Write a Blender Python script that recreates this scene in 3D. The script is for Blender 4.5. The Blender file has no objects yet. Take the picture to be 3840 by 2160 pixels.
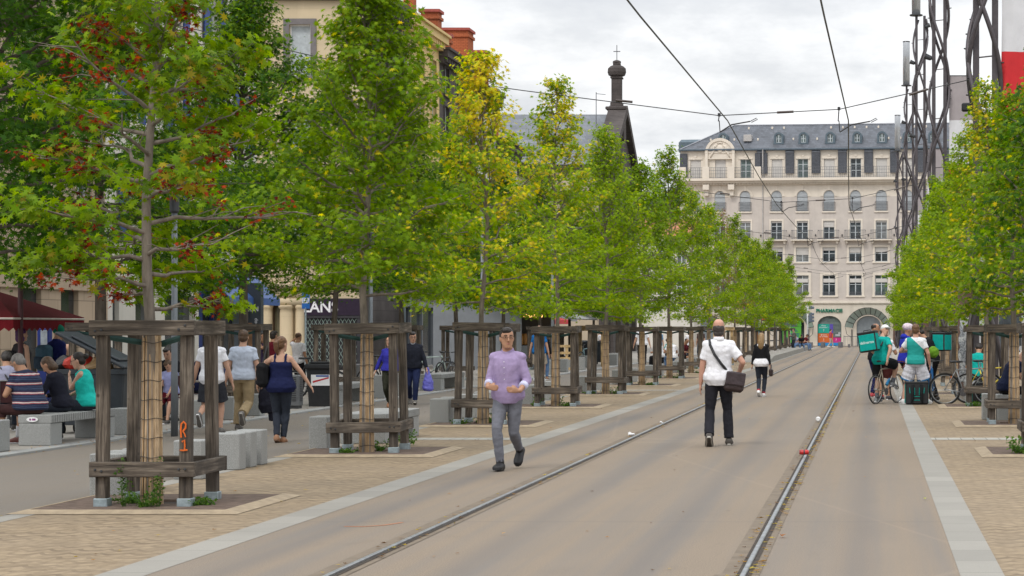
import bpy, bmesh, math, random
import numpy as np
from mathutils import Vector, Matrix, noise
R = math.radians
random.seed(11)
PX, PY, F, CAMH = 3270.0, 1234.0, 7603.0, 1.73      # vanishing point of the street, focal length and eye height as measured
def wx(px, d): return (px - PX) / F * d
def wz(py, d): return CAMH - (py - PY) / F * d
def dep(py): return CAMH * F / (py - PY)
scene = bpy.context.scene
COL = scene.collection

# ---------------------------------------------------------------- mesh building
class MB:
    def __init__(s): s.v = []; s.f = []; s.mi = []
    def add(s, vs, fs, mi=0):
        b = len(s.v)
        s.v.extend([tuple(v) for v in vs])
        for f in fs: s.f.append([i + b for i in f]); s.mi.append(mi)
        return s
    def box(s, x0, x1, y0, y1, z0, z1, mi=0):
        return s.add([(x0,y0,z0),(x1,y0,z0),(x1,y1,z0),(x0,y1,z0),(x0,y0,z1),(x1,y0,z1),(x1,y1,z1),(x0,y1,z1)],
              [(3,2,1,0),(4,5,6,7),(0,1,5,4),(1,2,6,5),(2,3,7,6),(3,0,4,7)], mi)
    def cbox(s, x0, x1, y0, y1, z0, z1, c=.008, mi=0, T=None):
        "box with chamfered edges"
        vs = []; idx = {}
        for ix, X in enumerate((x0, x1)):
            for iy, Y in enumerate((y0, y1)):
                for iz, Z in enumerate((z0, z1)):
                    sx, sy, sz = (1 if ix == 0 else -1), (1 if iy == 0 else -1), (1 if iz == 0 else -1)
                    for ax in range(3):
                        p = [X + c*sx, Y + c*sy, Z + c*sz]; p[ax] = (X, Y, Z)[ax]
                        idx[(ix,iy,iz,ax)] = len(vs); vs.append(Vector(p))
        fs = []
        for ax in range(3):
            o = [a for a in range(3) if a != ax]
            for e in (0, 1):
                ring = []
                for (a, b) in ((0,0),(1,0),(1,1),(0,1)):
                    k = [0,0,0]; k[ax] = e; k[o[0]] = a; k[o[1]] = b
                    ring.append(idx[(k[0],k[1],k[2],ax)])
                fs.append(ring)
        for ax in range(3):
            o = [a for a in range(3) if a != ax]
            for a in (0,1):
                for b in (0,1):
                    k0 = [0,0,0]; k0[o[0]] = a; k0[o[1]] = b; k1 = list(k0); k1[ax] = 1
                    fs.append([idx[(*k0, o[0])], idx[(*k1, o[0])], idx[(*k1, o[1])], idx[(*k0, o[1])]])
        for ix in (0,1):
            for iy in (0,1):
                for iz in (0,1): fs.append([idx[(ix,iy,iz,a)] for a in range(3)])
        cen = Vector(((x0+x1)/2, (y0+y1)/2, (z0+z1)/2))
        out = []
        for f in fs:
            p = [vs[i] for i in f]; n = (p[1]-p[0]).cross(p[2]-p[0]); m = sum(p, Vector())/len(p)
            out.append(f if n.dot(m - cen) > 0 else f[::-1])
        if T is not None: vs = [T @ v for v in vs]
        return s.add(vs, out, mi)
    def tbox(s, T, x0, x1, y0, y1, z0, z1, mi=0):
        b = MB().box(x0, x1, y0, y1, z0, z1); return s.add([T @ Vector(v) for v in b.v], b.f, mi)
    def tube(s, pts, rad, n=8, cap=True, mi=0, squash=None):
        pts = [Vector(p) for p in pts]; rad = rad if hasattr(rad, '__len__') else [rad]*len(pts)
        vs = []; fs = []; up = None
        for i, p in enumerate(pts):
            t = (pts[min(i+1, len(pts)-1)] - pts[max(i-1, 0)])
            t = t.normalized() if t.length > 1e-9 else Vector((0,0,1))
            if up is None:
                up = Vector((0,0,1)) if abs(t.z) < .9 else Vector((1,0,0))
            a = t.cross(up)
            a = a.normalized() if a.length > 1e-6 else t.orthogonal().normalized()
            b = a.cross(t).normalized(); up = b
            for k in range(n):
                w = 2*math.pi*k/n
                vs.append(p + (a*math.cos(w) + b*math.sin(w)) * rad[i])
        for i in range(len(pts)-1):
            for k in range(n):
                fs.append((i*n+k, i*n+(k+1) % n, (i+1)*n+(k+1) % n, (i+1)*n+k))
        if cap:
            fs.append(list(range(n))[::-1]); fs.append([(len(pts)-1)*n + k for k in range(n)])
        return s.add(vs, fs, mi)
    def lathe(s, prof, n=16, c=(0,0,0), mi=0, axis='z'):
        vs = []; fs = []
        for (r, z) in prof:
            for k in range(n):
                w = 2*math.pi*k/n; v = (r*math.cos(w), r*math.sin(w), z)
                if axis == 'x': v = (z, v[0], v[1])
                if axis == 'y': v = (v[0], z, v[1])
                vs.append((v[0]+c[0], v[1]+c[1], v[2]+c[2]))
        m = len(prof)
        for i in range(m-1):
            for k in range(n): fs.append((i*n+k, i*n+(k+1) % n, (i+1)*n+(k+1) % n, (i+1)*n+k))
        fs.append(list(range(n))[::-1]); fs.append([(m-1)*n+k for k in range(n)])
        return s.add(vs, fs, mi)
    def ell(s, c, r, nu=14, nv=9, mi=0, T=None):
        vs = [Vector((c[0], c[1], c[2]-r[2]))]; fs = []
        for j in range(1, nv):
            ph = -math.pi/2 + math.pi*j/nv
            for i in range(nu):
                th = 2*math.pi*i/nu
                vs.append(Vector((c[0]+r[0]*math.cos(ph)*math.cos(th), c[1]+r[1]*math.cos(ph)*math.sin(th), c[2]+r[2]*math.sin(ph))))
        vs.append(Vector((c[0], c[1], c[2]+r[2])))
        for i in range(nu): fs.append((0, 1+(i+1) % nu, 1+i))
        for j in range(nv-2):
            for i in range(nu):
                a = 1+j*nu; b = a+nu; fs.append((a+i, a+(i+1) % nu, b+(i+1) % nu, b+i))
        a = 1+(nv-2)*nu; t = len(vs)-1
        for i in range(nu): fs.append((a+i, a+(i+1) % nu, t))
        if T is not None: vs = [T @ v for v in vs]
        return s.add(vs, fs, mi)
    def prism(s, poly, lo, hi, axis='y', mi=0):
        "2-D outline extruded along an axis; poly in the two other axes"
        def P(a, b, t): return (a, t, b) if axis == 'y' else ((t, a, b) if axis == 'x' else (a, b, t))
        n = len(poly); ar = sum(poly[i][0]*poly[(i+1) % n][1]-poly[(i+1) % n][0]*poly[i][1] for i in range(n))
        if (ar < 0): poly = poly[::-1]
        vs = [P(a, b, lo) for a, b in poly] + [P(a, b, hi) for a, b in poly]
        side = [(i, (i+1) % n, n+(i+1) % n, n+i) for i in range(n)]
        A = list(range(n)); B = [n+i for i in range(n)]
        if axis == 'y': fs = [A, B[::-1]] + [f[::-1] for f in side]
        else: fs = [A[::-1], B] + side
        return s.add(vs, fs, mi)
    def xf(s, T):
        s.v = [tuple(T @ Vector(v)) for v in s.v]; return s
    def mesh(s, name, mats, smooth=False):
        me = bpy.data.meshes.new(name); me.from_pydata(s.v, [], s.f)
        for m in (mats if isinstance(mats, (list, tuple)) else [mats]): me.materials.append(m)
        if any(s.mi): me.polygons.foreach_set('material_index', s.mi)
        if smooth: me.polygons.foreach_set('use_smooth', [True]*len(me.polygons))
        me.update(); return me
    def build(s, name, mats, parent=None, smooth=False):
        return link(name, s.mesh(name, mats, smooth), parent)
def link(name, me, parent=None):
    o = bpy.data.objects.new(name, me); COL.objects.link(o)
    if parent is not None: o.parent = parent
    return o
def empty(name, loc=(0,0,0), rz=0):
    o = bpy.data.objects.new(name, None); COL.objects.link(o); o.empty_display_size = .2
    o.location = loc; o.rotation_euler.z = rz; return o
def tag(o, label=None, cat=None, group=None, kind=None):
    if label: o['label'] = label
    if cat: o['category'] = cat
    if group: o['group'] = group
    if kind: o['kind'] = kind
    return o
def struct(name, mb, mat, **k):
    o = mb.build(name, mat, **k); o['kind'] = 'structure'; return o
KIDS = {}
def copy_tree(o, parent=None):
    c = o.copy(); COL.objects.link(c)
    if parent is not None: c.parent = parent
    for ch in o.children: copy_tree(ch, c)
    return c
def place(proto, used, loc, rz=0, label=None, group=None, scale=None):
    o = proto if not used[0] else copy_tree(proto)
    used[0] = True
    o.location = loc; o.rotation_euler.z = rz
    if scale: o.scale = scale if hasattr(scale, '__len__') else (scale,)*3
    if label: o['label'] = label
    if group: o['group'] = group
    return o
ORD = ['zeroth','first','second','third','fourth','fifth','sixth','seventh','eighth','ninth','tenth','eleventh','twelfth','thirteenth','fourteenth','fifteenth','sixteenth','seventeenth','eighteenth','nineteenth','twentieth']

# ---------------------------------------------------------------- materials
def lin(r, g, b): return tuple(((c/255)/12.92 if c/255 <= .04045 else ((c/255+.055)/1.055)**2.4) for c in (r, g, b))
def newmat(name):
    m = bpy.data.materials.new(name); m.use_nodes = True
    nt = m.node_tree; return m, nt, nt.nodes['Principled BSDF']
def nd(nt, t, **k):
    n = nt.nodes.new(t)
    for a, b in k.items(): setattr(n, a, b)
    return n
def coords(nt, scale=(1,1,1), src='Object', rot=(0,0,0)):
    tc = nd(nt, 'ShaderNodeTexCoord'); mp = nd(nt, 'ShaderNodeMapping')
    nt.links.new(tc.outputs[src], mp.inputs[0]); mp.inputs['Scale'].default_value = scale; mp.inputs['Rotation'].default_value = rot
    return mp.outputs[0]
def nz(nt, vec, scale, detail=3, rough=.55):
    n = nd(nt, 'ShaderNodeTexNoise'); nt.links.new(vec, n.inputs['Vector'])
    n.inputs['Scale'].default_value = scale; n.inputs['Detail'].default_value = detail; n.inputs['Roughness'].default_value = rough
    return n.outputs['Fac']
def ramp(nt, fac, stops):
    r = nd(nt, 'ShaderNodeValToRGB'); nt.links.new(fac, r.inputs[0]); e = r.color_ramp.elements
    while len(e) < len(stops): e.new(.5)
    for i, (p, c) in enumerate(stops):
        e[i].position = p; e[i].color = (*c, 1) if len(c) == 3 else c
    return r.outputs[0]
def mix(nt, fac, a, b, mode='MIX'):
    m = nd(nt, 'ShaderNodeMix', data_type='RGBA', blend_type=mode)
    for sock, v in ((m.inputs[0], fac), (m.inputs[6], a), (m.inputs[7], b)):
        if isinstance(v, (int, float)): sock.default_value = v
        elif isinstance(v, tuple): sock.default_value = (*v, 1) if len(v) == 3 else v
        else: nt.links.new(v, sock)
    return m.outputs[2]
def math2(nt, op, a, b=None):
    m = nd(nt, 'ShaderNodeMath', operation=op)
    for i, v in enumerate((a, b)):
        if v is None: continue
        if isinstance(v, (int, float)): m.inputs[i].default_value = v
        else: nt.links.new(v, m.inputs[i])
    return m.outputs[0]
def bump(nt, bs, h, strength=.3, dist=.02):
    b = nd(nt, 'ShaderNodeBump'); nt.links.new(h, b.inputs['Height'])
    b.inputs['Strength'].default_value = strength; b.inputs['Distance'].default_value = dist
    nt.links.new(b.outputs[0], bs.inputs['Normal'])
def sc(c, k): return tuple(min(1, x*k) for x in c)
_mc = {}
def M(name, col, rough=.75, var=.18, scale=6, bmp=0, bs=60, metal=0, spec=.4, stretch=(1,1,1), src='Object'):
    if name in _mc: return _mc[name]
    m, nt, b = newmat(name)
    v = coords(nt, stretch, src)
    f = nz(nt, v, scale, 5, .6)
    c = ramp(nt, f, [(.3, sc(col, 1-var)), (.7, sc(col, 1+var))])
    nt.links.new(c, b.inputs['Base Color'])
    b.inputs['Roughness'].default_value = rough; b.inputs['Metallic'].default_value = metal
    b.inputs['Specular IOR Level'].default_value = spec
    if bmp: bump(nt, b, nz(nt, v, bs, 3), bmp, .01)
    _mc[name] = m; return m
def wood(name, stretch, dark=(.034,.028,.023), mid=(.115,.093,.073), light=(.26,.22,.175)):
    m, nt, b = newmat(name)
    oi = nd(nt, 'ShaderNodeObjectInfo')
    tc = nd(nt, 'ShaderNodeTexCoord'); mp = nd(nt, 'ShaderNodeMapping')
    ad = nd(nt, 'ShaderNodeVectorMath', operation='ADD'); sc3 = nd(nt, 'ShaderNodeVectorMath', operation='SCALE')
    nt.links.new(oi.outputs['Location'], sc3.inputs[0]); sc3.inputs['Scale'].default_value = 3.7
    nt.links.new(tc.outputs['Object'], ad.inputs[0]); nt.links.new(sc3.outputs[0], ad.inputs[1])
    nt.links.new(ad.outputs[0], mp.inputs[0]); mp.inputs['Scale'].default_value = stretch
    v = mp.outputs[0]
    f = nz(nt, v, 1, 6, .65)
    big = nz(nt, ad.outputs[0], 2.3, 3)
    c = ramp(nt, f, [(.33, dark), (.5, mid), (.70, light)])
    c = mix(nt, ramp(nt, big, [(.42, (0,0,0)), (.66, (.75,)*3)]), c, (.05,.042,.035))
    kn = nd(nt, 'ShaderNodeTexVoronoi'); nt.links.new(ad.outputs[0], kn.inputs['Vector']); kn.inputs['Scale'].default_value = 5.5
    k = ramp(nt, kn.outputs['Distance'], [(.05, (.35,.35,.35)), (.13, (1,1,1))])
    c = mix(nt, 1.0, c, k, 'MULTIPLY')
    nt.links.new(c, b.inputs['Base Color']); b.inputs['Roughness'].default_value = .85
    b.inputs['Specular IOR Level'].default_value = .25
    bump(nt, b, f, .5, .006); return m
WV = wood('wood_upright', (38,38,2.2)); WX = wood('wood_across', (2.2,38,38)); WY = wood('wood_along', (38,2.2,38))
NEWW = wood('pale_new_timber', (30,30,2.5), (.34,.22,.1), (.5,.35,.17), (.62,.47,.26))
GALV = M('galvanised_steel', (.30,.36,.38), .45, .3, 14, metal=.5)
STEEL = M('bright_steel', (.30,.31,.315), .42, .3, 10, metal=.8)
DARKM = M('dark_grey_metal', (.05,.052,.056), .5, .2, 8, metal=.3)
MAST = M('mast_brown_metal', (.085,.075,.08), .45, .2, 6, metal=.4)
BLACK = M('black_plastic', (.018,.019,.021), .5, .2, 10)
BINGREY = M('bin_plastic', (.035,.042,.05), .45, .25, 5)
RUBBER = M('tyre_rubber', (.02,.02,.021), .8, .2, 10)
WHITE = M('white_paint', (.75,.75,.75), .6, .05, 5)
def granite(name, base=(.29,.295,.285), k=1.0):
    m, nt, b = newmat(name); v = coords(nt)
    f = nz(nt, v, 170, 2, .7); g = nz(nt, v, 1.6, 4)
    c = ramp(nt, f, [(.35, sc(base, .62)), (.5, base), (.66, sc(base, 1.45))])
    c = mix(nt, math2(nt, 'MULTIPLY', g, .5), c, sc(base, .68))
    nt.links.new(c, b.inputs['Base Color']); b.inputs['Roughness'].default_value = .8
    bump(nt, b, f, .15, .004); return m
GRAN = granite('granite')
GRANTOP = granite('granite_dark', (.25,.25,.24))

# --- paving, roads
def road_mat(name, base, streak=.18, joints=True):
    m, nt, b = newmat(name); v = coords(nt)
    fine = nz(nt, v, 95, 3, .8)
    st = nz(nt, coords(nt, (2.2, .045, 1)), 1.0, 4, .6)
    big = nz(nt, coords(nt, (.35, .12, 1)), 1.0, 5, .6)
    blot = nz(nt, coords(nt, (3, 1.2, 1)), 1.0, 5, .7)
    c = ramp(nt, fine, [(.34, sc(base, .56)), (.5, base), (.66, sc(base, 1.5))])
    c = mix(nt, ramp(nt, st, [(.44, (0,0,0)), (.66, (streak*3.4,)*3)]), c, sc((.17,.16,.15), .8))
    c = mix(nt, ramp(nt, big, [(.4, (0,0,0)), (.7, (.34,)*3)]), c, sc(base, 1.3))
    c = mix(nt, ramp(nt, blot, [(.58, (0,0,0)), (.75, (.28,)*3)]), c, sc(base, .66))
    crk = nd(nt, 'ShaderNodeTexVoronoi', feature='DISTANCE_TO_EDGE'); nt.links.new(coords(nt, (.12,.05,1)), crk.inputs['Vector']); crk.inputs['Scale'].default_value = 1.0
    c = mix(nt, ramp(nt, crk.outputs['Distance'], [(.0008, (.22,)*3), (.0022, (0,0,0))]), c, sc(base, 1.5))
    stn = nd(nt, 'ShaderNodeTexVoronoi'); nt.links.new(coords(nt, (1.1,.5,1)), stn.inputs['Vector']); stn.inputs['Scale'].default_value = 1.3
    c = mix(nt, ramp(nt, stn.outputs['Distance'], [(.015, (.5,)*3), (.05, (0,0,0))]), c, sc(base, .4))
    # tyre bands worn darker along the wheel paths
    sx = nd(nt, 'ShaderNodeSeparateXYZ'); nt.links.new(v, sx.inputs[0])
    if joints:
        for xc in (-4.62, -2.98, -1.72, -.1):
            a = math2(nt, 'ABSOLUTE', math2(nt, 'SUBTRACT', math2(nt, 'ADD', sx.outputs[0], math2(nt, 'MULTIPLY', big, .2)), xc + .1))
            c = mix(nt, ramp(nt, a, [(.03, (.42,)*3), (.22, (0,0,0))]), c, (.10,.098,.1))
        jt = math2(nt, 'ABSOLUTE', math2(nt, 'SUBTRACT', math2(nt, 'FRACT', math2(nt, 'DIVIDE', sx.outputs[1], 5.2)), .5))
        c = mix(nt, ramp(nt, jt, [(.0014, (.65,)*3), (.004, (0,0,0))]), c, (.09,.08,.075))
    nt.links.new(c, b.inputs['Base Color']); b.inputs['Roughness'].default_value = .88
    bump(nt, b, fine, .25, .006); return m
ROAD = road_mat('tan_asphalt', (.195,.153,.110))
PATH = road_mat('grey_tan_asphalt', (.150,.128,.102), .12, False)
def sand_mat():
    m, nt, b = newmat('sand_paving'); v = coords(nt)
    sx = nd(nt, 'ShaderNodeSeparateXYZ'); nt.links.new(v, sx.inputs[0])
    big = nz(nt, v, .7, 4)
    wav = math2(nt, 'MULTIPLY', math2(nt, 'ABSOLUTE', math2(nt, 'SINE', math2(nt, 'ADD', math2(nt, 'MULTIPLY', sx.outputs[0], 13.0), math2(nt, 'MULTIPLY', big, 5)))), .13)
    cy = math2(nt, 'ADD', sx.outputs[1], wav)
    cb = nd(nt, 'ShaderNodeCombineXYZ'); nt.links.new(sx.outputs[0], cb.inputs[0]); nt.links.new(cy, cb.inputs[1])
    br = nd(nt, 'ShaderNodeTexBrick'); nt.links.new(cb.outputs[0], br.inputs['Vector'])
    br.inputs['Scale'].default_value = 1; br.inputs['Brick Width'].default_value = 5.0; br.inputs['Row Height'].default_value = .27
    br.inputs['Mortar Size'].default_value = .05; br.inputs['Mortar Smooth'].default_value = .35
    br.inputs['Color1'].default_value = (.275,.208,.128,1); br.inputs['Color2'].default_value = (.245,.185,.113,1); br.inputs['Mortar'].default_value = (.105,.075,.046,1)
    pn = nz(nt, v, 1.1, 3)
    base = mix(nt, nz(nt, v, 9, 3), (.238,.178,.108), (.288,.220,.136))
    c = mix(nt, ramp(nt, pn, [(.38, (.15,)*3), (.62, (1,1,1))]), base, br.outputs['Color'])
    cel = nd(nt, 'ShaderNodeTexVoronoi'); nt.links.new(coords(nt, (1,1.0,1)), cel.inputs['Vector']); cel.inputs['Scale'].default_value = 9.5; cel.inputs['Randomness'].default_value = .6
    c = mix(nt, .30, c, ramp(nt, cel.outputs['Color'], [(.1, (.20,.145,.085)), (.9, (.40,.31,.20))]))
    c = mix(nt, ramp(nt, cel.outputs['Distance'], [(.38, (0,0,0)), (.62, (.40,)*3)]), c, (.13,.093,.056))
    c = mix(nt, ramp(nt, nz(nt, v, 90, 2, .7), [(.3, (.3,)*3), (.55, (0,0,0))]), c, (.14,.10,.06))
    c = mix(nt, ramp(nt, big, [(.42, (0,0,0)), (.72, (.4,)*3)]), c, (.20,.155,.105))
    nt.links.new(c, b.inputs['Base Color']); b.inputs['Roughness'].default_value = .9
    bump(nt, b, br.outputs['Fac'], -.4, .01); return m
SAND = sand_mat()
def slab_mat(name, base, w, h, mortar=.006, off=.5):
    m, nt, b = newmat(name); v = coords(nt)
    br = nd(nt, 'ShaderNodeTexBrick'); nt.links.new(v, br.inputs['Vector']); br.offset = off
    br.inputs['Scale'].default_value = 1; br.inputs['Brick Width'].default_value = w; br.inputs['Row Height'].default_value = h
    br.inputs['Mortar Size'].default_value = mortar; br.inputs['Mortar Smooth'].default_value = .2
    br.inputs['Color1'].default_value = (*sc(base, 1.08), 1); br.inputs['Color2'].default_value = (*sc(base, .9), 1); br.inputs['Mortar'].default_value = (*sc(base, .42), 1)
    f = nz(nt, v, 120, 2, .7)
    c = mix(nt, ramp(nt, f, [(.35, (.35,)*3), (.6, (0,0,0))]), br.outputs['Color'], sc(base, .62))
    c = mix(nt, ramp(nt, nz(nt, v, .9, 5), [(.45, (0,0,0)), (.75, (.4,)*3)]), c, sc(base, .66))
    nt.links.new(c, b.inputs['Base Color']); b.inputs['Roughness'].default_value = .85
    return m
KERB = slab_mat('granite_strip', (.272,.258,.226), 9, .72, .005, 0)
PAVE = slab_mat('pale_paving', (.29,.268,.235), .6, .4)
SETT = slab_mat('white_setts', (.36,.345,.30), .2, .17, .01, 0)
PLAZA = slab_mat('plaza_paving', (.32,.29,.245), 1.2, .8)
CONC = M('concrete_bed', (.158,.125,.09), .85, .2, 5, .2, 90)
GROOVE = M('groove_brown', (.045,.035,.027), .95, .4, 12)  # flat dark brown for the rail grooves and grate pits

# --- sheets of ground
def sheet(name, x0, x1, y0, y1, z, mat, ny=1):
    mb = MB(); mb.add([(x0,y0,z),(x1,y0,z),(x1,y1,z),(x0,y1,z)], [(0,1,2,3)]); return struct(name, mb, mat)
sheet('ground', -900, 900, -60, 2500, -.03, PLAZA)
YF = 196
sheet('tram_road', -5.1, .62, 4, YF, 0, ROAD)
sheet('granite_edge', -5.45, -5.1, 4, YF, .002, KERB)
sheet('granite_edge', .62, .93, 4, YF, .002, KERB)
sheet('sand_pavement', -7.8, -5.45, 4, 104, 0, SAND)
sheet('sand_pavement', .93, 6.2, 4, 104, 0, SAND)
sheet('plaza', 6.2, 120, 4, YF, 0, PLAZA)
sheet('plaza', .93, 6.2, 104, YF, 0, PLAZA)
sheet('granite_edge', -8.03, -7.8, 4, 104, .002, KERB)
sheet('walking_path', -11.7, -8.03, 4, YF, 0, PATH)
sheet('pavement', -60, -11.95, 4, YF, .03, PAVE)
mb = MB(); mb.cbox(-11.95, -11.7, 4, YF, -.02, .035, .006); struct('kerb', mb, GRAN)
sheet('tram_road', -60, 120, YF, 205, -.004, ROAD)
for i, y in enumerate((31.6, 57.0, 82.2)):
    sheet('sett_band', -7.8, -5.45, y, y+.62, .004, SETT); sheet('sett_band', .93, 6.2, y, y+.62, .004, SETT)
# platform
mb = MB(); mb.prism([(103, .0), (110, .27), (168, .27), (168, 0)], -8.02, -5.62, 'x')
struct('tram_platform', mb, PAVE)
mb = MB(); mb.prism([(101.5, .004), (110, .29), (168, .29), (168, .0), (101.5, 0)], -5.62, -5.28, 'x'); struct('platform_kerb', mb, KERB)
# rails: bed, groove, guide rail
for x in (-3.79, -.90):
    sheet('rail_bed', x-.16, x+.11, 4, YF, .004, CONC)
    sheet('rail_groove', x-.05, x+.055, 4, YF, .008, GROOVE)
    mb = MB(); ys = [4, YF]
    mb.prism([(x-.019, .008), (x-.019, .020), (x-.013, .024), (x+.013, .024), (x+.019, .020), (x+.019, .008)], 4, YF, 'y')
    r = mb.build('guide_rail', STEEL); tag(r, 'bright steel guide rail of the left tram track' if x < -2 else 'bright steel guide rail of the right tram track, leaves along it', 'rail', 'tram guide rails')
cam = bpy.data.cameras.new('camera'); camo = bpy.data.objects.new('camera', cam); COL.objects.link(camo)
cam.sensor_width = 36; cam.lens = 36*F/3840; cam.shift_x = -(PX-1920)/3840; cam.shift_y = (PY-1080)/3840
camo.location = (0, 0, CAMH); camo.rotation_euler = (R(90), 0, 0)
cam.clip_start = .3; cam.clip_end = 6000
scene.camera = camo
scene.view_settings.view_transform = 'Standard'; scene.view_settings.look = 'None'
scene.view_settings.exposure = 0; scene.view_settings.gamma = 1; scene.view_settings.use_curve_mapping = False
w = bpy.data.worlds.new('World'); scene.world = w; w.use_nodes = True
nt = w.node_tree; bg = nt.nodes['Background']
SUN_EL, SUN_AZ = 52, 205       # azimuth measured from +Y clockwise: behind and to the left of the camera
sky = nd(nt, 'ShaderNodeTexSky', sky_type='NISHITA'); sky.sun_disc = False
sky.sun_elevation = R(SUN_EL); sky.sun_rotation = R(SUN_AZ); sky.air_density = 1.2; sky.dust_density = 3
tc = nd(nt, 'ShaderNodeTexCoord'); sx = nd(nt, 'ShaderNodeSeparateXYZ'); nt.links.new(tc.outputs['Generated'], sx.inputs[0])
# cloud deck: project the view direction onto a flat layer of cloud
zz = math2(nt, 'ADD', math2(nt, 'MAXIMUM', sx.outputs[2], 0), .30)
cb = nd(nt, 'ShaderNodeCombineXYZ')
nt.links.new(math2(nt, 'DIVIDE', sx.outputs[0], zz), cb.inputs[0]); nt.links.new(math2(nt, 'DIVIDE', sx.outputs[1], zz), cb.inputs[1])
mp = nd(nt, 'ShaderNodeMapping'); nt.links.new(cb.outputs[0], mp.inputs[0])
mp.inputs['Location'].default_value = (2.2, .35, 0); mp.inputs['Scale'].default_value = (1.5, 1.5, 1)
f = nz(nt, mp.outputs[0], 1.2, 7, .6)
cl = ramp(nt, f, [(.40, (8.2, 8.45, 9.0)), (.50, (9.9, 10.1, 10.4)), (.62, (13.8, 13.8, 13.8))])
zen = ramp(nt, sx.outputs[2], [(.0, (.86,.88,.92)), (.12, (1,1,1)), (.38, (1.32,1.33,1.35)), (1, (2.6,2.6,2.6))])
cl = mix(nt, 1.0, cl, zen, 'MULTIPLY')
c = mix(nt, .9, sky.outputs[0], cl)
nt.links.new(c, bg.inputs[0]); bg.inputs[1].default_value = .089
sl = bpy.data.lights.new('sun', 'SUN'); sl.energy = 1.25; sl.angle = R(14); sl.color = (1, .95, .88)
so = bpy.data.objects.new('sun', sl); COL.objects.link(so)
d = Vector((math.sin(R(SUN_AZ))*math.cos(R(SUN_EL)), math.cos(R(SUN_AZ))*math.cos(R(SUN_EL)), math.sin(R(SUN_EL))))
so.rotation_euler = d.to_track_quat('Z', 'Y').to_euler(); so.location = d*100
# ---------------------------------------------------------------- trees (liquidambars)
def leafmat(name, trans=.35):
    m, nt, b = newmat(name)
    at = nd(nt, 'ShaderNodeAttribute', attribute_name='leafcol')
    out = nt.nodes['Material Output']
    df = b; nt.links.new(at.outputs['Color'], b.inputs['Base Color']); b.inputs['Roughness'].default_value = .55
    b.inputs['Specular IOR Level'].default_value = .14
    tr = nd(nt, 'ShaderNodeBsdfTranslucent')
    hs = nd(nt, 'ShaderNodeHueSaturation'); nt.links.new(at.outputs['Color'], hs.inputs['Color'])
    hs.inputs['Value'].default_value = 1.35; hs.inputs['Saturation'].default_value = 1.05; hs.inputs['Hue'].default_value = .497
    nt.links.new(hs.outputs[0], tr.inputs[0])
    ms = nd(nt, 'ShaderNodeMixShader'); ms.inputs[0].default_value = trans
    nt.links.new(b.outputs[0], ms.inputs[1]); nt.links.new(tr.outputs[0], ms.inputs[2]); nt.links.new(ms.outputs[0], out.inputs[0])
    return m
LEAF = leafmat('leaf', .5)
BARK = M('bark', (.20,.17,.14), .9, .38, 14, .6, 60, stretch=(1,1,.25), spec=.2)
BARK2 = M('bark_dark', (.10,.082,.066), .9, .4, 12, .6, 60, stretch=(1,1,.25), spec=.2)
def star():
    pts = []; lob = [(-150,.40),(-122,.20),(-88,.48),(-62,.2),(-36,.52),(-18,.23),(0,.60)]
    half = [(r*math.sin(R(a)), r*math.cos(R(a))) for a, r in lob]
    pts = half + [(-x, y) for x, y in half[-2::-1]]
    return np.array(pts + [(.03,-.12), (0,0)])       # notch at stem, then centre
STAR = star()
def leaf_template(kind):
    if kind == 'star':
        n = len(STAR)-1
        v = np.zeros((n+1, 3)); v[:, :2] = STAR; v[:, 2] = -.28*(np.abs(v[:, 0])**1.5) - .12*np.abs(v[:, 1])
        f = np.array([(n, i, (i+1) % n) for i in range(n)])
    elif kind == 'five':
        a = np.array([(-.42,-.12),(-.14,-.02),(-.30,.36),(-.06,.14),(0,.55),(.06,.14),(.30,.36),(.14,-.02),(.42,-.12),(0,-.22)])
        v = np.zeros((11, 3)); v[:10, :2] = a; v[:, 2] = -.3*np.abs(v[:, 0])
        f = np.array([(10, (i+1) % 10, i) for i in range(10)])
    else:
        v = np.array([(-.46,-.15,-.1),(0,-.3,0),(.46,-.1,-.1),(.2,.12,0),(0,.55,-.1),(-.2,.12,0)], float)
        f = np.array([(0,1,5),(1,3,5),(1,2,3),(5,3,4)])
    return v, f
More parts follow.
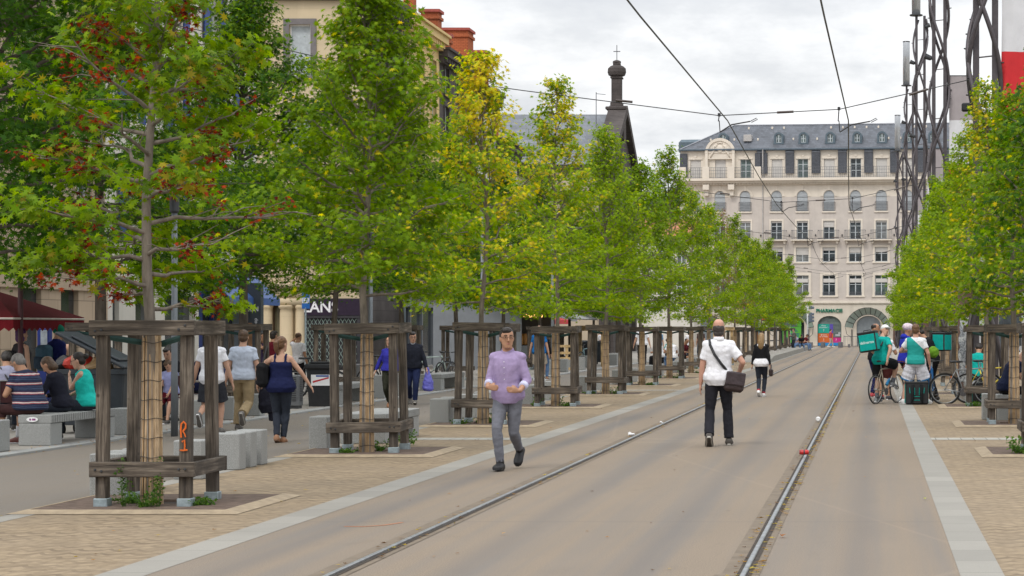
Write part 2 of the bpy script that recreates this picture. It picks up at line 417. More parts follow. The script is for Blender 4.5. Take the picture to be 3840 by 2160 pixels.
def leaves_mesh(name, P, size, palette, kind, rng, droop=.5, out=None):
    tv, tf = leaf_template(kind); n = len(P); k = len(tv)
    # random frames: normals mostly up and outward, tips hanging
    az = rng.uniform(0, 2*np.pi, n); tilt = np.abs(rng.normal(.75, .42, n))
    nrm = np.stack([np.sin(tilt)*np.cos(az), np.sin(tilt)*np.sin(az), np.cos(tilt)], 1)
    if out is not None:
        o = out.copy(); o[:, 2] *= .3; o /= (np.linalg.norm(o, axis=1, keepdims=True)+1e-6); nrm = nrm + o*.65
        nrm /= np.linalg.norm(nrm, axis=1, keepdims=True)
    tip = rng.normal(0, 1, (n, 3)); tip[:, 2] -= droop*1.6
    if out is not None: tip += o*1.1
    tip -= nrm*np.sum(tip*nrm, 1, keepdims=True); tip /= np.linalg.norm(tip, axis=1, keepdims=True)+1e-9
    sd = np.cross(tip, nrm); s = size*rng.uniform(.68, 1.2, n)
    V = P[:, None, :] + s[:, None, None]*(tv[None, :, 0:1]*sd[:, None, :] + tv[None, :, 1:2]*tip[:, None, :] + tv[None, :, 2:3]*nrm[:, None, :])
    V = V.reshape(-1, 3); Fc = (tf[None] + (np.arange(n)*k)[:, None, None]).reshape(-1, 3)
    me = bpy.data.meshes.new(name); me.vertices.add(len(V)); me.vertices.foreach_set('co', V.astype(np.float32).ravel())
    me.loops.add(Fc.size); me.loops.foreach_set('vertex_index', Fc.astype(np.int32).ravel())
    me.polygons.add(len(Fc)); me.polygons.foreach_set('loop_start', np.arange(0, Fc.size, 3, dtype=np.int32))
    me.update(calc_edges=True)
    col = palette(rng, P, n); col = np.concatenate([col, np.ones((n, 1))], 1)
    ca = me.color_attributes.new('leafcol', 'FLOAT_COLOR', 'POINT'); ca.data.foreach_set('color', np.repeat(col, k, 0).astype(np.float32).ravel())
    me.materials.append(LEAF); return me
def pal(base, alt=None, p=0, hi=None, php=0, top=None):
    base = [np.array(c) for c in base]
    def fn(rng, P, n):
        idx = rng.integers(0, len(base), n); c = np.array(base)[idx]*rng.uniform(.72, 1.3, (n, 1))
        if alt:
            # autumn colour comes in sprays, not leaf by leaf
            q = np.array([noise.noise(Vector(x)*1.5) for x in P])*.5 + .5
            pp = p if top is None else p*np.clip((P[:, 2]-top[0])/(top[1]-top[0])+.15, .05, 1.6)
            mk = (rng.uniform(0, 1, n) < np.clip(pp*(q*2.6-.55), 0, .96)); a = np.array(alt)[rng.integers(0, len(alt), n)]*rng.uniform(.8, 1.2, (n, 1))
            c[mk] = a[mk]
        return np.clip(c, 0, 1)
    return fn
G_MID = [(.155,.258,.006), (.112,.208,.006), (.200,.298,.008)]
G_DARK = [(.048,.128,.008), (.068,.155,.008), (.034,.098,.010)]
G_LIME = [(.215,.330,.008), (.165,.275,.008), (.275,.375,.010)]
YEL = [(.60,.54,.02), (.48,.49,.02), (.66,.50,.03)]
RUST = [(.22,.10,.04), (.16,.075,.04), (.28,.14,.06)]
RED = [(.38,.055,.014), (.22,.028,.014), (.11,.014,.012)]
def tree_geo(seed, h, base, rad, nl, size, palette, kind, tr=.075, shape='cone', nb=34, dens=1.0, asc=.75, gap=0, wob=.05, redb=0):
    "trunk with ascending limbs and twigs, leaves in sprays along the twigs; returns trunk MB, crown mesh(es)"
    rng = np.random.default_rng(seed); rr = random.Random(seed)
    T = MB(); n = 9
    ax = [Vector((wob*math.sin(i*1.1+seed), wob*math.cos(i*.9+seed*2), h*.97*i/n)) * 1.0 for i in range(n+1)]
    for i in range(3): ax[i].x *= i/3; ax[i].y *= i/3
    T.tube(ax, [tr*(1-.93*(i/n)**1.1)+.006 for i in range(n+1)], 9)
    def axis(z):
        t = min(max(z/(h*.97), 0), .999)*n; i = int(t); return ax[i].lerp(ax[i+1], t-i)
    tips = []; outs = []; red = []
    for b in range(nb):
        u = (b+rr.random()*.7)/nb; z = base + (h*.985-base)*u**.92
        if shape == 'cone': prof = (.72+u*1.9 if u < .15 else ((1-u)/.85)**.85)
        elif shape == 'spire': prof = (.72+u*1.9 if u < .15 else ((1-u)/.85)**1.15)
        elif shape == 'egg': prof = math.sin(math.pi*min(1, .16+u*.84))**.72 if u > .3 else .62+u*1.0
        else: prof = 1-u**2.2*.75
        L = rad*max(prof, .1)*rr.uniform(.72, 1.12); a = b*2.39996 + rr.uniform(-.5, .5)
        el = asc*(.02+.98*min(1, u*1.5))+rr.uniform(-.14, .12)
        p0 = axis(z - L*math.sin(el)*.35 if z - L*math.sin(el)*.35 > base*.95 else z)
        dr = Vector((math.cos(a)*math.cos(el), math.sin(a)*math.cos(el), math.sin(el)))
        m = 5; pts = [p0]
        for i in range(1, m+1):
            t = i/m; pts.append(p0 + dr*L*t + Vector((0,0,1))*(L*.16*t*t*(1 if u > .3 else -.2)) + Vector((rr.uniform(-1,1), rr.uniform(-1,1), rr.uniform(-1,1)))*.045*L)
        r0 = min(tr*.42, .012+.016*L)
        T.tube(pts, [r0*(1-.8*i/m) for i in range(m+1)], 5, cap=False)
        bare = gap and rr.random() < gap
        nt_ = 4 + int(L*4)
        for k in range(nt_):
            t = .22+.78*(k+rr.random())/nt_; i = min(int(t*m), m-1); q = pts[i].lerp(pts[i+1], t*m-i)
            sa = a + rr.choice((-1, 1))*rr.uniform(.4, 1.25); sl_ = (.24+.42*L*(1-t*.6))*rr.uniform(.6, 1.1); e2 = el*.5+rr.uniform(-.25, .5)
            d2 = Vector((math.cos(sa)*math.cos(e2), math.sin(sa)*math.cos(e2), math.sin(e2)))
            e = q + d2*sl_; T.tube([q, q+d2*sl_*.5+Vector((0,0,rr.uniform(-.02,.05))), e], [.007, .005, .002], 4, cap=False)
            if redb and z < h*.72 and math.hypot(q.x, q.y) < 1.0 and rr.random() < redb:
                for s in range(rr.randint(5, 11)): red.append(q.lerp(e, rr.uniform(.3, 1.05)) + Vector((rr.gauss(0, .035), rr.gauss(0, .035), rr.gauss(-.03, .04))))
                continue
            if bare: continue
            for s in range(3 + int(sl_*7)):
                tips.append(q.lerp(e, rr.uniform(.15, 1.12))); outs.append(d2)
        tips.append(pts[-1]); outs.append(dr)
    tips = np.array([tuple(t) for t in tips]); outs = np.array([tuple(t) for t in outs])
    ix = rng.integers(0, len(tips), nl)
    P = tips[ix] + rng.normal(0, 1, (nl, 3))*np.array([.10, .10, .075])*dens*max(.8, rad/2.2) + outs[ix]*rng.uniform(0, .06, (nl, 1))
    P[:, 2] = np.maximum(P[:, 2], base*.9)
    cm = leaves_mesh('crown', P, size, palette, kind, rng, out=outs[ix])
    rm = None
    if red:
        RP = np.array([tuple(t) for t in red]); RP = np.repeat(RP, 4, 0) + rng.normal(0, .035, (len(RP)*4, 3))
        rm = leaves_mesh('withered_leaves', RP, .075, pal(RED), 'five', rng, droop=1.6)
    return T, cm, rm
# --- reed screen round each young trunk
def reed_mat():
    m, nt, b = newmat('reed')
    at = nd(nt, 'ShaderNodeAttribute', attribute_name='reedcol'); v = coords(nt, (30,30,5))
    c = mix(nt, ramp(nt, nz(nt, v, 1, 4), [(.35, (.65,.65,.65)), (.65, (1.1,1.1,1.1))]), (0,0,0), at.outputs['Color'])
    c = mix(nt, 1.0, at.outputs['Color'], ramp(nt, nz(nt, v, 1, 4), [(.35, (.62,.6,.58)), (.62, (1,1,1))]), 'MULTIPLY')
    nt.links.new(c, b.inputs['Base Color']); b.inputs['Roughness'].default_value = .7; return m
REED = reed_mat(); WIRE = M('rusty_wire', (.07,.06,.05), .7, .2, 10)
def reed_screen(seed, h=1.72, r0=.092, r1=.070, n=34):
    rr = random.Random(seed); mb = MB(); cols = []
    for k in range(n):
        a = 2*math.pi*k/n; j = rr.uniform(-.1, .1); tw = rr.uniform(-.12, .12); top = h + rr.uniform(-.10, .05); b0 = len(mb.v)
        lay = rr.choice((0, 0, .008)); rr_ = rr.uniform(.0085, .0125)
        pts = [((r0+lay+(r1-r0)*t)*math.cos(a+j*.3+tw*t), (r0+lay+(r1-r0)*t)*math.sin(a+j*.3+tw*t), .0+top*t) for t in (0, .3, .65, 1)]
        mb.tube(pts, rr_, 5)
        c = rr.choice([(.52,.35,.19), (.58,.41,.24), (.46,.31,.17), (.38,.29,.20), (.28,.25,.22), (.62,.46,.29), (.50,.34,.18)]); cols += [(*c, 1)]*(len(mb.v)-b0)
    me = mb.mesh('reed_screen', REED); ca = me.color_attributes.new('reedcol', 'FLOAT_COLOR', 'POINT'); ca.data.foreach_set('color', np.array(cols, np.float32).ravel())
    wires = []
    for i in range(9):
        z = .12+i*.185; t = z/h; r = r0+(r1-r0)*t+.02; wb = MB()
        wb.tube([(r*math.cos(a), r*math.sin(a), z+.008*math.sin(3*a+i)) for a in [2*math.pi*q/20 for q in range(21)]], .0035, 4, cap=False); wires.append(wb.mesh('wire', WIRE))
    return me, wires
REEDS = [reed_screen(s) for s in (1, 2, 3)]
def make_tree(geo, reed=None, bark=None, crown='crown'):
    T, cm, rm = geo; e = empty('liquidambar_tree')
    T.build('trunk', bark or BARK, e, smooth=True); link('crown', cm, e)
    if rm: link('withered_leaves', rm, e)
    if reed is not None:
        a = link('reed_screen', REEDS[reed][0], e); [link('wire', w_, a) for w_ in REEDS[reed][1]]
    e['category'] = 'tree'; return e
YS = [19.7+8.4*k for k in range(19)]
XL, XR = -7.0, 2.56
GROUP_T = 'young liquidambar trees along the tram street'
P_G = pal(G_MID, YEL, .05); P_GL = pal(G_LIME, YEL, .04)
near = [  # left row, nearest first: one tree each
 (tree_geo(101, 7.0, 1.9, 1.3, 8000, .115, pal(G_MID, [(.3,.25,.02)], .12), 'star', .058, 'cone', 52, 1.0, .70, .20, redb=.34), 'green tree with clusters of withered red leaves, leftmost of the tram side row'),
 (tree_geo(102, 6.9, 2.2, 1.72, 15500, .105, pal(G_MID, YEL, .05), 'star', .06, 'cone', 56, 1.1, .95, 0), 'dense mid green tree with a few yellow leaves, standing right of the red-leaved tree'),
 (tree_geo(103, 6.7, 2.0, 1.65, 9200, .105, pal(G_LIME, YEL, .62, top=(1.6, 5.4)), 'star', .05, 'cone', 46, 1.0, 1.0, .04), 'tree turning bright yellow, behind the man in the lilac shirt'),
 (tree_geo(104, 7.3, 2.05, 1.65, 9000, .105, pal(G_LIME, YEL, .45, top=(3.6, 6.6)), 'star', .05, 'cone', 42, 1.0, 1.0, 0), 'slender lime green tree with yellowing top, right of the bright yellow tree'),
]
for k, (g, lab) in enumerate(near):
    t = make_tree(g, k % 3); t.location = (XL, YS[k], 0); tag(t, lab, 'tree', GROUP_T); t.rotation_euler.z = (0, .4, 1.0, 2.0)[k]
MIDS = [tree_geo(110+i, (7.2, 7.6, 6.8, 7.3)[i], (2.0, 2.25, 2.1, 2.0)[i], (2.0, 1.75, 1.9, 1.6)[i], (12500, 11000, 12000, 9500)[i], .12, pal((G_LIME, G_LIME+G_MID, G_MID, G_LIME+G_MID)[i], YEL, (.03,.05,.02,.10)[i]), 'five', .055, 'cone', (42, 36, 40, 32)[i], 1.1, .95) for i in range(4)]
BROWN = tree_geo(120, 7.4, 2.0, 1.05, 2300, .10, pal(RUST, G_MID, .35), 'five', .07, 'cone', 36, 1.0, 1.0)
protos = [make_tree(g, i % 3) for i, g in enumerate(MIDS)]; used = [[False] for _ in protos]
brown = make_tree(BROWN, 1)
LN = {4: 'bright green tree fifth from the left in the tram side row', 5: 'leafy green tree behind the white shirted walker, sixth in the tram side row'}
for k in range(4, 19):
    y = YS[k]
    if k == 9:
        brown.location = (XL, y, 0); tag(brown, 'thin brown half-bare tree among the green ones of the tram side row', 'tree', GROUP_T); continue
    i = (0, 2, 1, 3)[k % 4]; lab = LN.get(k, 'green tree with reed-wrapped trunk, %s from the left in the tram side row' % ORD[k+1])
    place(protos[i], used[i], (XL, y, 0), k*1.7, lab, GROUP_T, random.uniform(.90, 1.06))
# right row
rt = [(28.1, tree_geo(131, 5.9, 1.95, 1.15, 8000, .105, pal(G_DARK+G_MID, YEL, .04), 'star', .06, 'cone', 46, 1.0, .9), 'dark green tree cut by the right edge of the photo'),
      (36.5, tree_geo(132, 5.9, 1.95, 1.35, 11000, .105, pal(G_MID, YEL, .10), 'star', .06, 'cone', 50, 1.1, .85), 'mid green tree over the seated bald man'),
      (44.9, tree_geo(133, 7.2, 2.0, 1.25, 6800, .11, pal(G_MID+G_LIME[:1], YEL, .40), 'star', .06, 'cone', 46, 1.0, .95), 'yellow flecked tree over the leaning grey bicycle')]
for y, g, lab in rt:
    t = make_tree(g, 1); t.location = (XR, y, 0); tag(t, lab, 'tree', 'liquidambar trees of the right hand row')
for k in range(4, 16):
    i = (0, 3, 2, 1)[k % 4]; lab = 'green tree of the right hand row, %s one counting from the photo edge' % ORD[k]
    place(protos[i], used[i], (XR, YS[k], 0), k*2.1+.6, lab, 'liquidambar trees of the right hand row', random.uniform(.92, 1.0))
# second row on the left: older, taller, darker
P_D = pal(G_DARK + [(.060,.125,.010)], None)
BIG = [tree_geo(141+i, 10.4, 2.8 if i == 0 else 2.65, (2.6, 2.8, 2.7)[i], (22000, 30000, 28000)[i], (.14, .14, .14)[i], pal(G_DARK + ([(.13,.22,.008)]*2 if i else [(.05,.12,.012)])), 'star' if i < 1 else 'five', .11, 'egg' if i < 1 else 'spire', 66, 1.15, .75) for i in range(3)] + [tree_geo(151+i, 8.4, 2.6, (2.6, 2.5)[i], 25000, .115, pal(G_DARK + [(.13,.22,.008)]*2), 'five', .085, 'spire', 60, 1.1, .8) for i in range(2)]
bp = [make_tree(g, None, BARK2) for g in BIG]; bu = [[False] for _ in bp]
BL = ['large dark tree at the left edge behind the bench sitters', 'tall dark green tree behind the red-leaved one', 'tall green tree above the cream corner building shopfront', 'tall dark tree in front of the dark shop with the lattice shutter']
XB = -13.85
for k, y in enumerate([28.6, 36.4, 44.6, 52.2, 59.8, 67.6, 76, 84.4, 93, 101, 110]):
    i = 0 if k == 0 else (1 + k % 2 if k < 3 else 3 + k % 2); lab = BL[k] if k < 4 else 'tall dark tree of the back row, %s counting from the photo edge' % ORD[k+1]
    s = (1.0, 1.0, 1.0, 1.0, 1.03, .98, .97, .93, .92, .9, .88)[k]
    place(bp[i], bu[i], (XB if k else -12.95, y if k else 29.6, 0), k*1.3, lab, 'tall trees of the back row by the shops', s)
# ---------------------------------------------------------------- timber tree guards
def guard_proto(W=(WV, WX, WY)):
    e = empty('tree_guard'); e['category'] = 'tree guard'
    rr = random.Random(5)
    for sx_ in (-1, 1):
        for sy in (-1, 1):
            p = MB(); x, y = sx_*.40, sy*.40; lx, ly = rr.uniform(-.012, .012), rr.uniform(-.012, .012)
            p.cbox(-.054, .054, -.054, .054, .09, 1.668, .009)
            p.v = [(v[0]+x+lx*v[2], v[1]+y+ly*v[2], v[2]) for v in p.v]
            po = p.build('post', W[0], e)
            MB().cbox(x-.067, x+.067, y-.067, y+.067, .0, .105, .006).build('steel_foot', GALV, po)
            MB().box(x-.02, x+.02, y-.02, y+.02, -.01, .004)
    for z0, z1 in ((.312, .458), (1.668, 1.815)):
        for sy in (-1, 1):
            dx = rr.uniform(-.015, .015)
            MB().cbox(-.505+dx, .505+dx, sy*.485-.026, sy*.485+.026, z0, z1, .007).build('rail', W[1], e)
        for sx_ in (-1, 1):
            MB().cbox(sx_*.485-.026, sx_*.485+.026, -.452, .452, z0+.004, z1-.004, .007).build('rail', W[2], e)
    # plank laid across the top of the posts, seen as the upper face
    for sx_ in (-1, 1):
        m = MB(); m.tube([(sx_*.42, -.42, 1.64), (sx_*.12, -.13, 1.60), (sx_*.02, -.10, 1.585), (-sx_*.06, .0, 1.59)], .02, 6); m.v = [(v[0], v[1], 1.6+(v[2]-1.6)*1.6) for v in m.v]
        m.build('strap', STRAP, e)
    bo = MB()
    for z in (.385, 1.74):
        for x in (-.43, -.37, .37, .43): bo.lathe([(.001, -.524), (.011, -.522), (.013, -.511)], 8, (x, 0, z + rr.uniform(-.03, .03)), axis='y')
    bo.build('bolts', DARKM, e)
    return e
STRAP = M('green_rubber_strap', (.03,.08,.075), .7, .2, 10)
gp = guard_proto(); gu = [False]
GL = ['weathered timber guard with an orange mark on its post, around the red-leaved tree', 'weathered timber guard around the dense green tree behind the granite bench',
      'weathered timber guard behind the man in the lilac shirt', 'timber guard around the slender lime green tree']
for k in range(19):
    if k == 9: continue
    lab = GL[k] if k < 4 else 'weathered timber guard around the %s tram side tree from the left' % ORD[k+1]
    o = place(gp, gu, (XL, YS[k]+.2, 0), R((0, 2.2, -2.5, 1.6, -1.1, 2.8, -.6)[k % 7]), lab, 'timber guards of the tram side tree row', (1, 1.0, 1.015, .985, 1.01, .99)[k % 6]); o.rotation_euler.x = R((0, .6, -.5, .8, -.7)[k % 5]); o.rotation_euler.y = R((.0, -.7, .8, -.4, .6, -.9)[k % 6])
np_ = guard_proto((NEWW, NEWW, NEWW)); np_.location = (XL, YS[9]+.2, 0)
tag(np_, 'pale new timber guard around the brown half-bare tree', 'tree guard', 'timber guards of the tram side tree row')
for y, lab in [(28.1, 'timber guard cut by the right edge of the photo'), (36.5, 'timber guard beside the seated bald man'), (44.9, 'timber guard with the grey bicycle leaning on it')] + \
        [(YS[k], 'timber guard of the right hand row, %s one counting from the photo edge' % ORD[k]) for k in range(4, 12)]:
    place(gp, gu, (XR, y+.2, 0), R(-1), lab, 'timber guards of the right hand tree row')
for i, y in enumerate([28.6, 36.4, 44.6, 52.2, 59.8, 67.6, 76, 84.4, 93]):
    lab = ['timber guard of the back row at the left edge behind the bench', 'dark timber guard of the back row behind the open wheelie bin', 'timber guard of the back row behind the man in khaki trousers',
           'timber guard of the back row in front of the lattice shutter'][i] if i < 4 else 'timber guard of the back row by the shops, %s counting from the photo edge' % ORD[i+1]
    if i == 0: continue
    place(gp, gu, (XB, y+.1, .03), R(2), lab, 'timber guards of the back tree row')
# orange sprayed R and 1 on the first guard's front right post
ORANGE = M('orange_spray_paint', (.62,.12,.01), .6, .1, 20)
def stroke(mb, pts, w, y):
    mb.tube([(x, y, z) for x, z in pts], w, 6); return mb
mk = MB(); fy = YS[0]+.2-.40-.063; x0 = XL+.405
stroke(mk, [(x0-.035,.70),(x0-.04,.78),(x0-.035,.84),(x0-.005,.865),(x0+.02,.84),(x0+.018,.80),(x0-.015,.765)], .011, fy)
stroke(mk, [(x0-.015,.765),(x0+.005,.74),(x0+.018,.705)], .008, fy)
stroke(mk, [(x0-.025,.655),(x0+.005,.675),(x0+.008,.61),(x0+.006,.575)], .010, fy)
stroke(mk, [(x0-.05,.568),(x0+.0,.566),(x0+.04,.572)], .009, fy)
mk.v = [(x0 + (v[0]-x0)*.8, fy + (v[1]-fy)*.35, .57+(v[2]-.57)*.92) for v in mk.v]
tag(mk.build('sprayed_mark', ORANGE), 'orange sprayed R and 1 on the guard post of the red-leaved tree', 'graffiti')
sp = MB(); stroke
sp.tube([(-4.62, 17.75, .003), (-4.45, 17.74, .003), (-4.31, 17.85, .003), (-4.22, 18.05, .003), (-4.2, 18.12, .003)], .02, 6)
sp.v = [(v[0], v[1], .003+(v[2]-.003)*.06) for v in sp.v]; sp.v = [(x, y, max(z, .0022)) for x, y, z in sp.v]
tag(sp.build('sprayed_mark', M('orange_road_spray', (.36,.155,.08), .8, .2, 30)), 'faint orange sprayed line on the tan road beside the granite edge', 'graffiti')
# ---------------------------------------------------------------- tree grates
GRATE = M('rusty_grate', (.16,.115,.09), .75, .3, 9, metal=.2); STONEF = M('pale_stone_frame', (.31,.245,.165), .85, .2, 7, .3, 40)
def grate_proto(n=30):
    e = empty('tree_grate'); e['category'] = 'tree grate'; h = .92
    m = MB(); m.box(-h, h, -h, h, -.001, .006)
    m.build('pit', GROOVE, e)
    m = MB()
    for i in range(n):
        y = -h+.03+(2*h-.06)*i/(n-1)
        for a, b in (((-h, -.24), (.24, h)) if abs(y) < .24 else ((-h, h),)): m.box(a, b, y-.02, y+.02, .007, .03)
    for x in (-h, -.25, .25, h): m.box(x-.015, x+.015, -h, h, .0065, .0285)
    m.build('slats', GRATE, e)
    f = MB(); o = h+.16
    for a in range(4):
        T = Matrix.Rotation(a*math.pi/2, 4, 'Z')
        b = MB().add([(-h, -h, .034), (h, -h, .034), (h, -h, .004), (-h, -h, .004), (-o, -o, .005), (o, -o, .005), (-h-.03, -h-.03, .034), (h+.03, -h-.03, .034)],
                     [(0, 6, 7, 1), (6, 4, 5, 7), (0, 1, 2, 3)]); f.add([T @ Vector(v) for v in b.v], b.f)
    f.build('stone_frame', STONEF, e); return e
gr = grate_proto(); gru = [False]
for k in range(11):
    place(gr, gru, (XL, YS[k]+.28, 0), 0, ['rusty slatted grate around the foot of the red-leaved tree', 'slatted grate around the foot of the dense green tree', 'slatted grate under the bright yellow tree'][k] if k < 3 else 'slatted grate at the foot of the %s tram side tree' % ORD[k+1], 'tree grates on the left')
for y, lab in ((28.1, 'slatted grate at the right edge of the photo'), (36.5, 'slatted grate in front of the seated bald man'), (44.9, 'slatted grate under the grey bicycle'), (53.3, 'slatted grate at the feet of the group of riders')):
    place(gr, gru, (XR, y+.28, 0), 0, lab, 'tree grates on the right')
gs = grate_proto(10); gs.location = (2.3, 30.6, -.001); gs.scale = (.36, .3, .8); tag(gs, 'small drain cover beside the white sett band', 'drain cover')
gs.location = (2.95, 31.05, -.001)
# ---------------------------------------------------------------- weeds
WEED = leafmat('weed_leaf', .25)
def weed(seed, h, r, n):
    rng = np.random.default_rng(seed); rr = random.Random(seed); e = empty('weed_plant'); st = MB(); pts = []
    for s in range(n):
        a = rr.uniform(0, 6.28); hh = h*rr.uniform(.3, 1); rr2 = r*rr.uniform(.2, 1)
        p = [(rr2*.3*math.cos(a), rr2*.3*math.sin(a), .01), (rr2*.7*math.cos(a), rr2*.7*math.sin(a), hh*.55), (rr2*math.cos(a), rr2*math.sin(a), hh)]
        st.tube(p, [.004, .003, .001], 4)
        for q in range(int(9+hh*30)):
            t = rr.uniform(.05, 1); v = Vector(p[0]).lerp(Vector(p[1]), t*2) if t < .5 else Vector(p[1]).lerp(Vector(p[2]), t*2-1)
            pts.append(v + Vector((rr.gauss(0, .025), rr.gauss(0, .025), rr.gauss(0, .012))))
    P = np.array([tuple(p) for p in pts]); P[:, 2] = np.maximum(P[:, 2], .012)
    st.build('stems', M('weed_stem', (.09,.16,.04), .7), e)
    link('leaves', leaves_mesh('weed_leaves', P, .05, pal([(.075,.165,.02), (.055,.13,.02), (.11,.2,.03)]), 'simple', rng, .2), e)
    e['category'] = 'weed'; return e
wp = [weed(1, .60, .13, 7), weed(2, .11, .26, 20), weed(3, .22, .18, 12)]; wu = [[False] for _ in wp]
WL = [(0, -.18, -.45, 'tall weed at the foot of the first guard, left of the reed screen'), (0, .16, -.47, 'tall weed right of the reed screen of the red-leaved tree'), (1, .52, -.3, 'low green weed beside the right post of the first guard'),
      (1, -.25, -.05, 'low weeds spreading inside the first guard'), (2, .05, -.5, 'weed in front of the first reed screen')]
for i, dx, dy, lab in WL: place(wp[i], wu[i], (XL+dx, YS[0]+.2+dy, .02), dx*9, lab, 'weeds growing in the tree pits', .82)
place(wp[1], wu[1], (XL-.22, YS[1]-.2, .02), 1, 'small weed left of the reed screen of the dense green tree', 'weeds growing in the tree pits', .7)
place(wp[2], wu[2], (XL+.12, YS[1]+.25, .02), 1, 'weed behind the reed screen of the dense green tree', 'weeds growing in the tree pits', .8)
place(wp[2], wu[2], (-6.93, 30.2, .0), 2, 'weed tuft beside the granite bench behind the second guard', 'weeds growing in the tree pits', 1.0)
for k in range(2, 9):
    for j, (dx, dy) in enumerate(((-.42, -.3), (.30, -.35), (-.05, .3))):
        place(wp[(j+k) % 2 + 1], wu[(j+k) % 2 + 1], (XL+dx, YS[k]+.2+dy, .02), k+j*2.0, 'weeds at the %s of the %s tram side guard' % (('left foot', 'right foot', 'far side')[j], ORD[k+1]), 'weeds growing in the tree pits', .9)
place(wp[1], wu[1], (2.25, 44.75, .02), 1, 'green weeds beneath the grey bicycle', 'weeds growing in the tree pits', 1.1)
place(wp[2], wu[2], (2.02, 27.75, .02), 1, 'weed at the foot of the guard on the right photo edge', 'weeds growing in the tree pits', 1.3)
# ---------------------------------------------------------------- granite blocks and benches
def block(x0, x1, y0, y1, z1, lab, z0=0, grp='granite seat blocks', rz=0, nm='granite_block'):
    cx, cy = (x0+x1)/2, (y0+y1)/2
    m = MB().cbox(x0-cx, x1-cx, y0-cy, y1-cy, 0, z1-z0, .012)
    o = m.build(nm, GRAN); o.location = (cx, cy, z0); o.rotation_euler.z = rz
    return tag(o, lab, 'granite block', grp)
for i, y in enumerate((20.8, 21.25, 21.7)): block(-8.03, -7.7, y, y+.24, .45, 'granite slab left behind the first guard, %s of three' % ('nearest', 'middle', 'farthest')[i])
block(-8.03, -7.7, 23.3, 23.62, .45, 'single granite slab seen between the posts of the first guard')
for i, y in enumerate((24.85, 25.3, 25.75)): block(-8.08, -7.75, y, y+.25, .45, 'granite slab right of the first guard, %s of three' % ('nearest', 'middle', 'farthest')[i])
block(-8.03, -7.76, 28.9, 29.4, .48, 'tall granite block left of the second guard')
block(-8.05, -7.7, 36.9, 37.3, .46, 'granite block left of the third guard')
block(-8.05, -7.7, 37.8, 38.1, .46, 'granite block behind the left post of the third guard')
block(-8.05, -7.7, 39.4, 39.8, .46, 'granite block seen beyond the reed screen of the yellow tree')
block(-8.05, -7.7, 41.0, 41.3, .46, 'granite block right of the man in the lilac shirt, nearer one'); block(-8.05, -7.7, 41.9, 42.2, .46, 'granite block right of the man in the lilac shirt, farther one')
for k in range(3, 12):
    y = YS[k]
    for j, dy in enumerate((1.0, 1.5, 4.4)):
        block(-8.05, -7.68, y+dy, y+dy+.3, .46, 'granite block %s the %s tram side guard' % (('just behind', 'close behind', 'midway beyond')[j], ORD[k+1]))
def bench(x0, x1, y0, y1, lab, h=.45, n=3, sticker=False, z0=.03):
    e = empty('granite_bench', ((x0+x1)/2, (y0+y1)/2, z0)); tag(e, lab, 'bench', 'granite benches'); a = (x1-x0)/2; b = (y1-y0)/2
    for yy in (-b, b-.42): MB().cbox(-a, a, yy, yy+.42, 0, h-.125, .01).build('support', GRAN, e)
    L = 2*b/n
    for i in range(n): MB().cbox(-a-.01, a+.01, -b+i*L+.004, -b+(i+1)*L-.004, h-.122, h, .008).build('seat_slab', GRAN, e)
    g = MB()
    for i in range(int(2*b/.085)): g.box(a+.0105, a+.0125, -b+.05+i*.085, -b+.056+i*.085, h-.115, h-.006)
    g.build('seat_grooves', DARKM, e)
    if sticker:
        s = MB(); s.prism([(.085*math.cos(t)-.03, .036*math.sin(t)+h-.065) for t in [i*math.pi/10 for i in range(20)]], -b-.014, -b-.011, 'y'); so_ = s.build('sticker', WHITE, e)
        s = MB()
        for dx in (-.02, .02, .045): s.box(dx-.05, dx-.025, -b-.0155, -b-.0145, h-.08, h-.052)
        s.build('print', M('blue_red_print', (.25,.06,.2), .5, .9, 30), so_)
    return e
bench(-12.42, -11.95, 29.5, 32.0, 'granite bench with an oval sticker, seating the striped shirt man', sticker=True)
bench(-8.02, -7.35, 30.6, 32.9, 'granite bench between the second and third tram side guards', z0=0)
bench(-12.5, -11.95, 45.4, 48.4, 'granite bench beside the black bin with a sticker')
bench(-12.5, -11.9, 56.0, 59.2, 'granite bench behind the third guard beside a parked bicycle')
bench(2.35, 4.3, 37.9, 38.5, 'granite bench under the seated bald man', n=2, z0=0, h=.5)
block(-12.6, -12.03, 27.95, 28.3, .47, 'granite block at the left edge in front of the bench', .03)
block(-12.2, -11.93, 32.5, 32.85, .46, 'granite block left behind the first guard by the kerb', .03)
block(-12.25, -11.93, 36.0, 36.4, .46, 'granite block behind the man in the white tee and shorts', .03)
block(-12.25, -11.93, 37.9, 38.3, .46, 'granite block left of the khaki trousers', .03)
block(-12.3, -11.95, 39.6, 39.9, .46, 'granite block seen between the two walking friends', .03)
for i, y in enumerate((51.6, 52.1, 52.6)): block(-12.25, -11.93, y, y+.3, .6, 'granite slab behind the man with the plastic bag, %s of three' % ('nearest', 'middle', 'farthest')[i], .03)
block(-12.3, -11.95, 49.7, 50.1, .6, 'granite block right of the black litter bin', .03)
for i, (y, x) in enumerate(((66.5, -12.2), (70.2, -12.3), (76.0, -12.2), (80, -12.3), (84, -12.2), (89.5, -12.5), (95, -12.2), (99.5, -12.4))):
    block(x-.45, x+.25, y, y+.5, .55, 'granite block along the shop side kerb, %s beyond the parked bicycles' % ORD[i+1], .03)
block(2.1, 2.35, 38.6, 38.9, .5, 'granite block left of the bald man, behind the guard', 0); block(3.2, 3.5, 33.4, 33.8, .62, 'granite block at the right photo edge', 0)
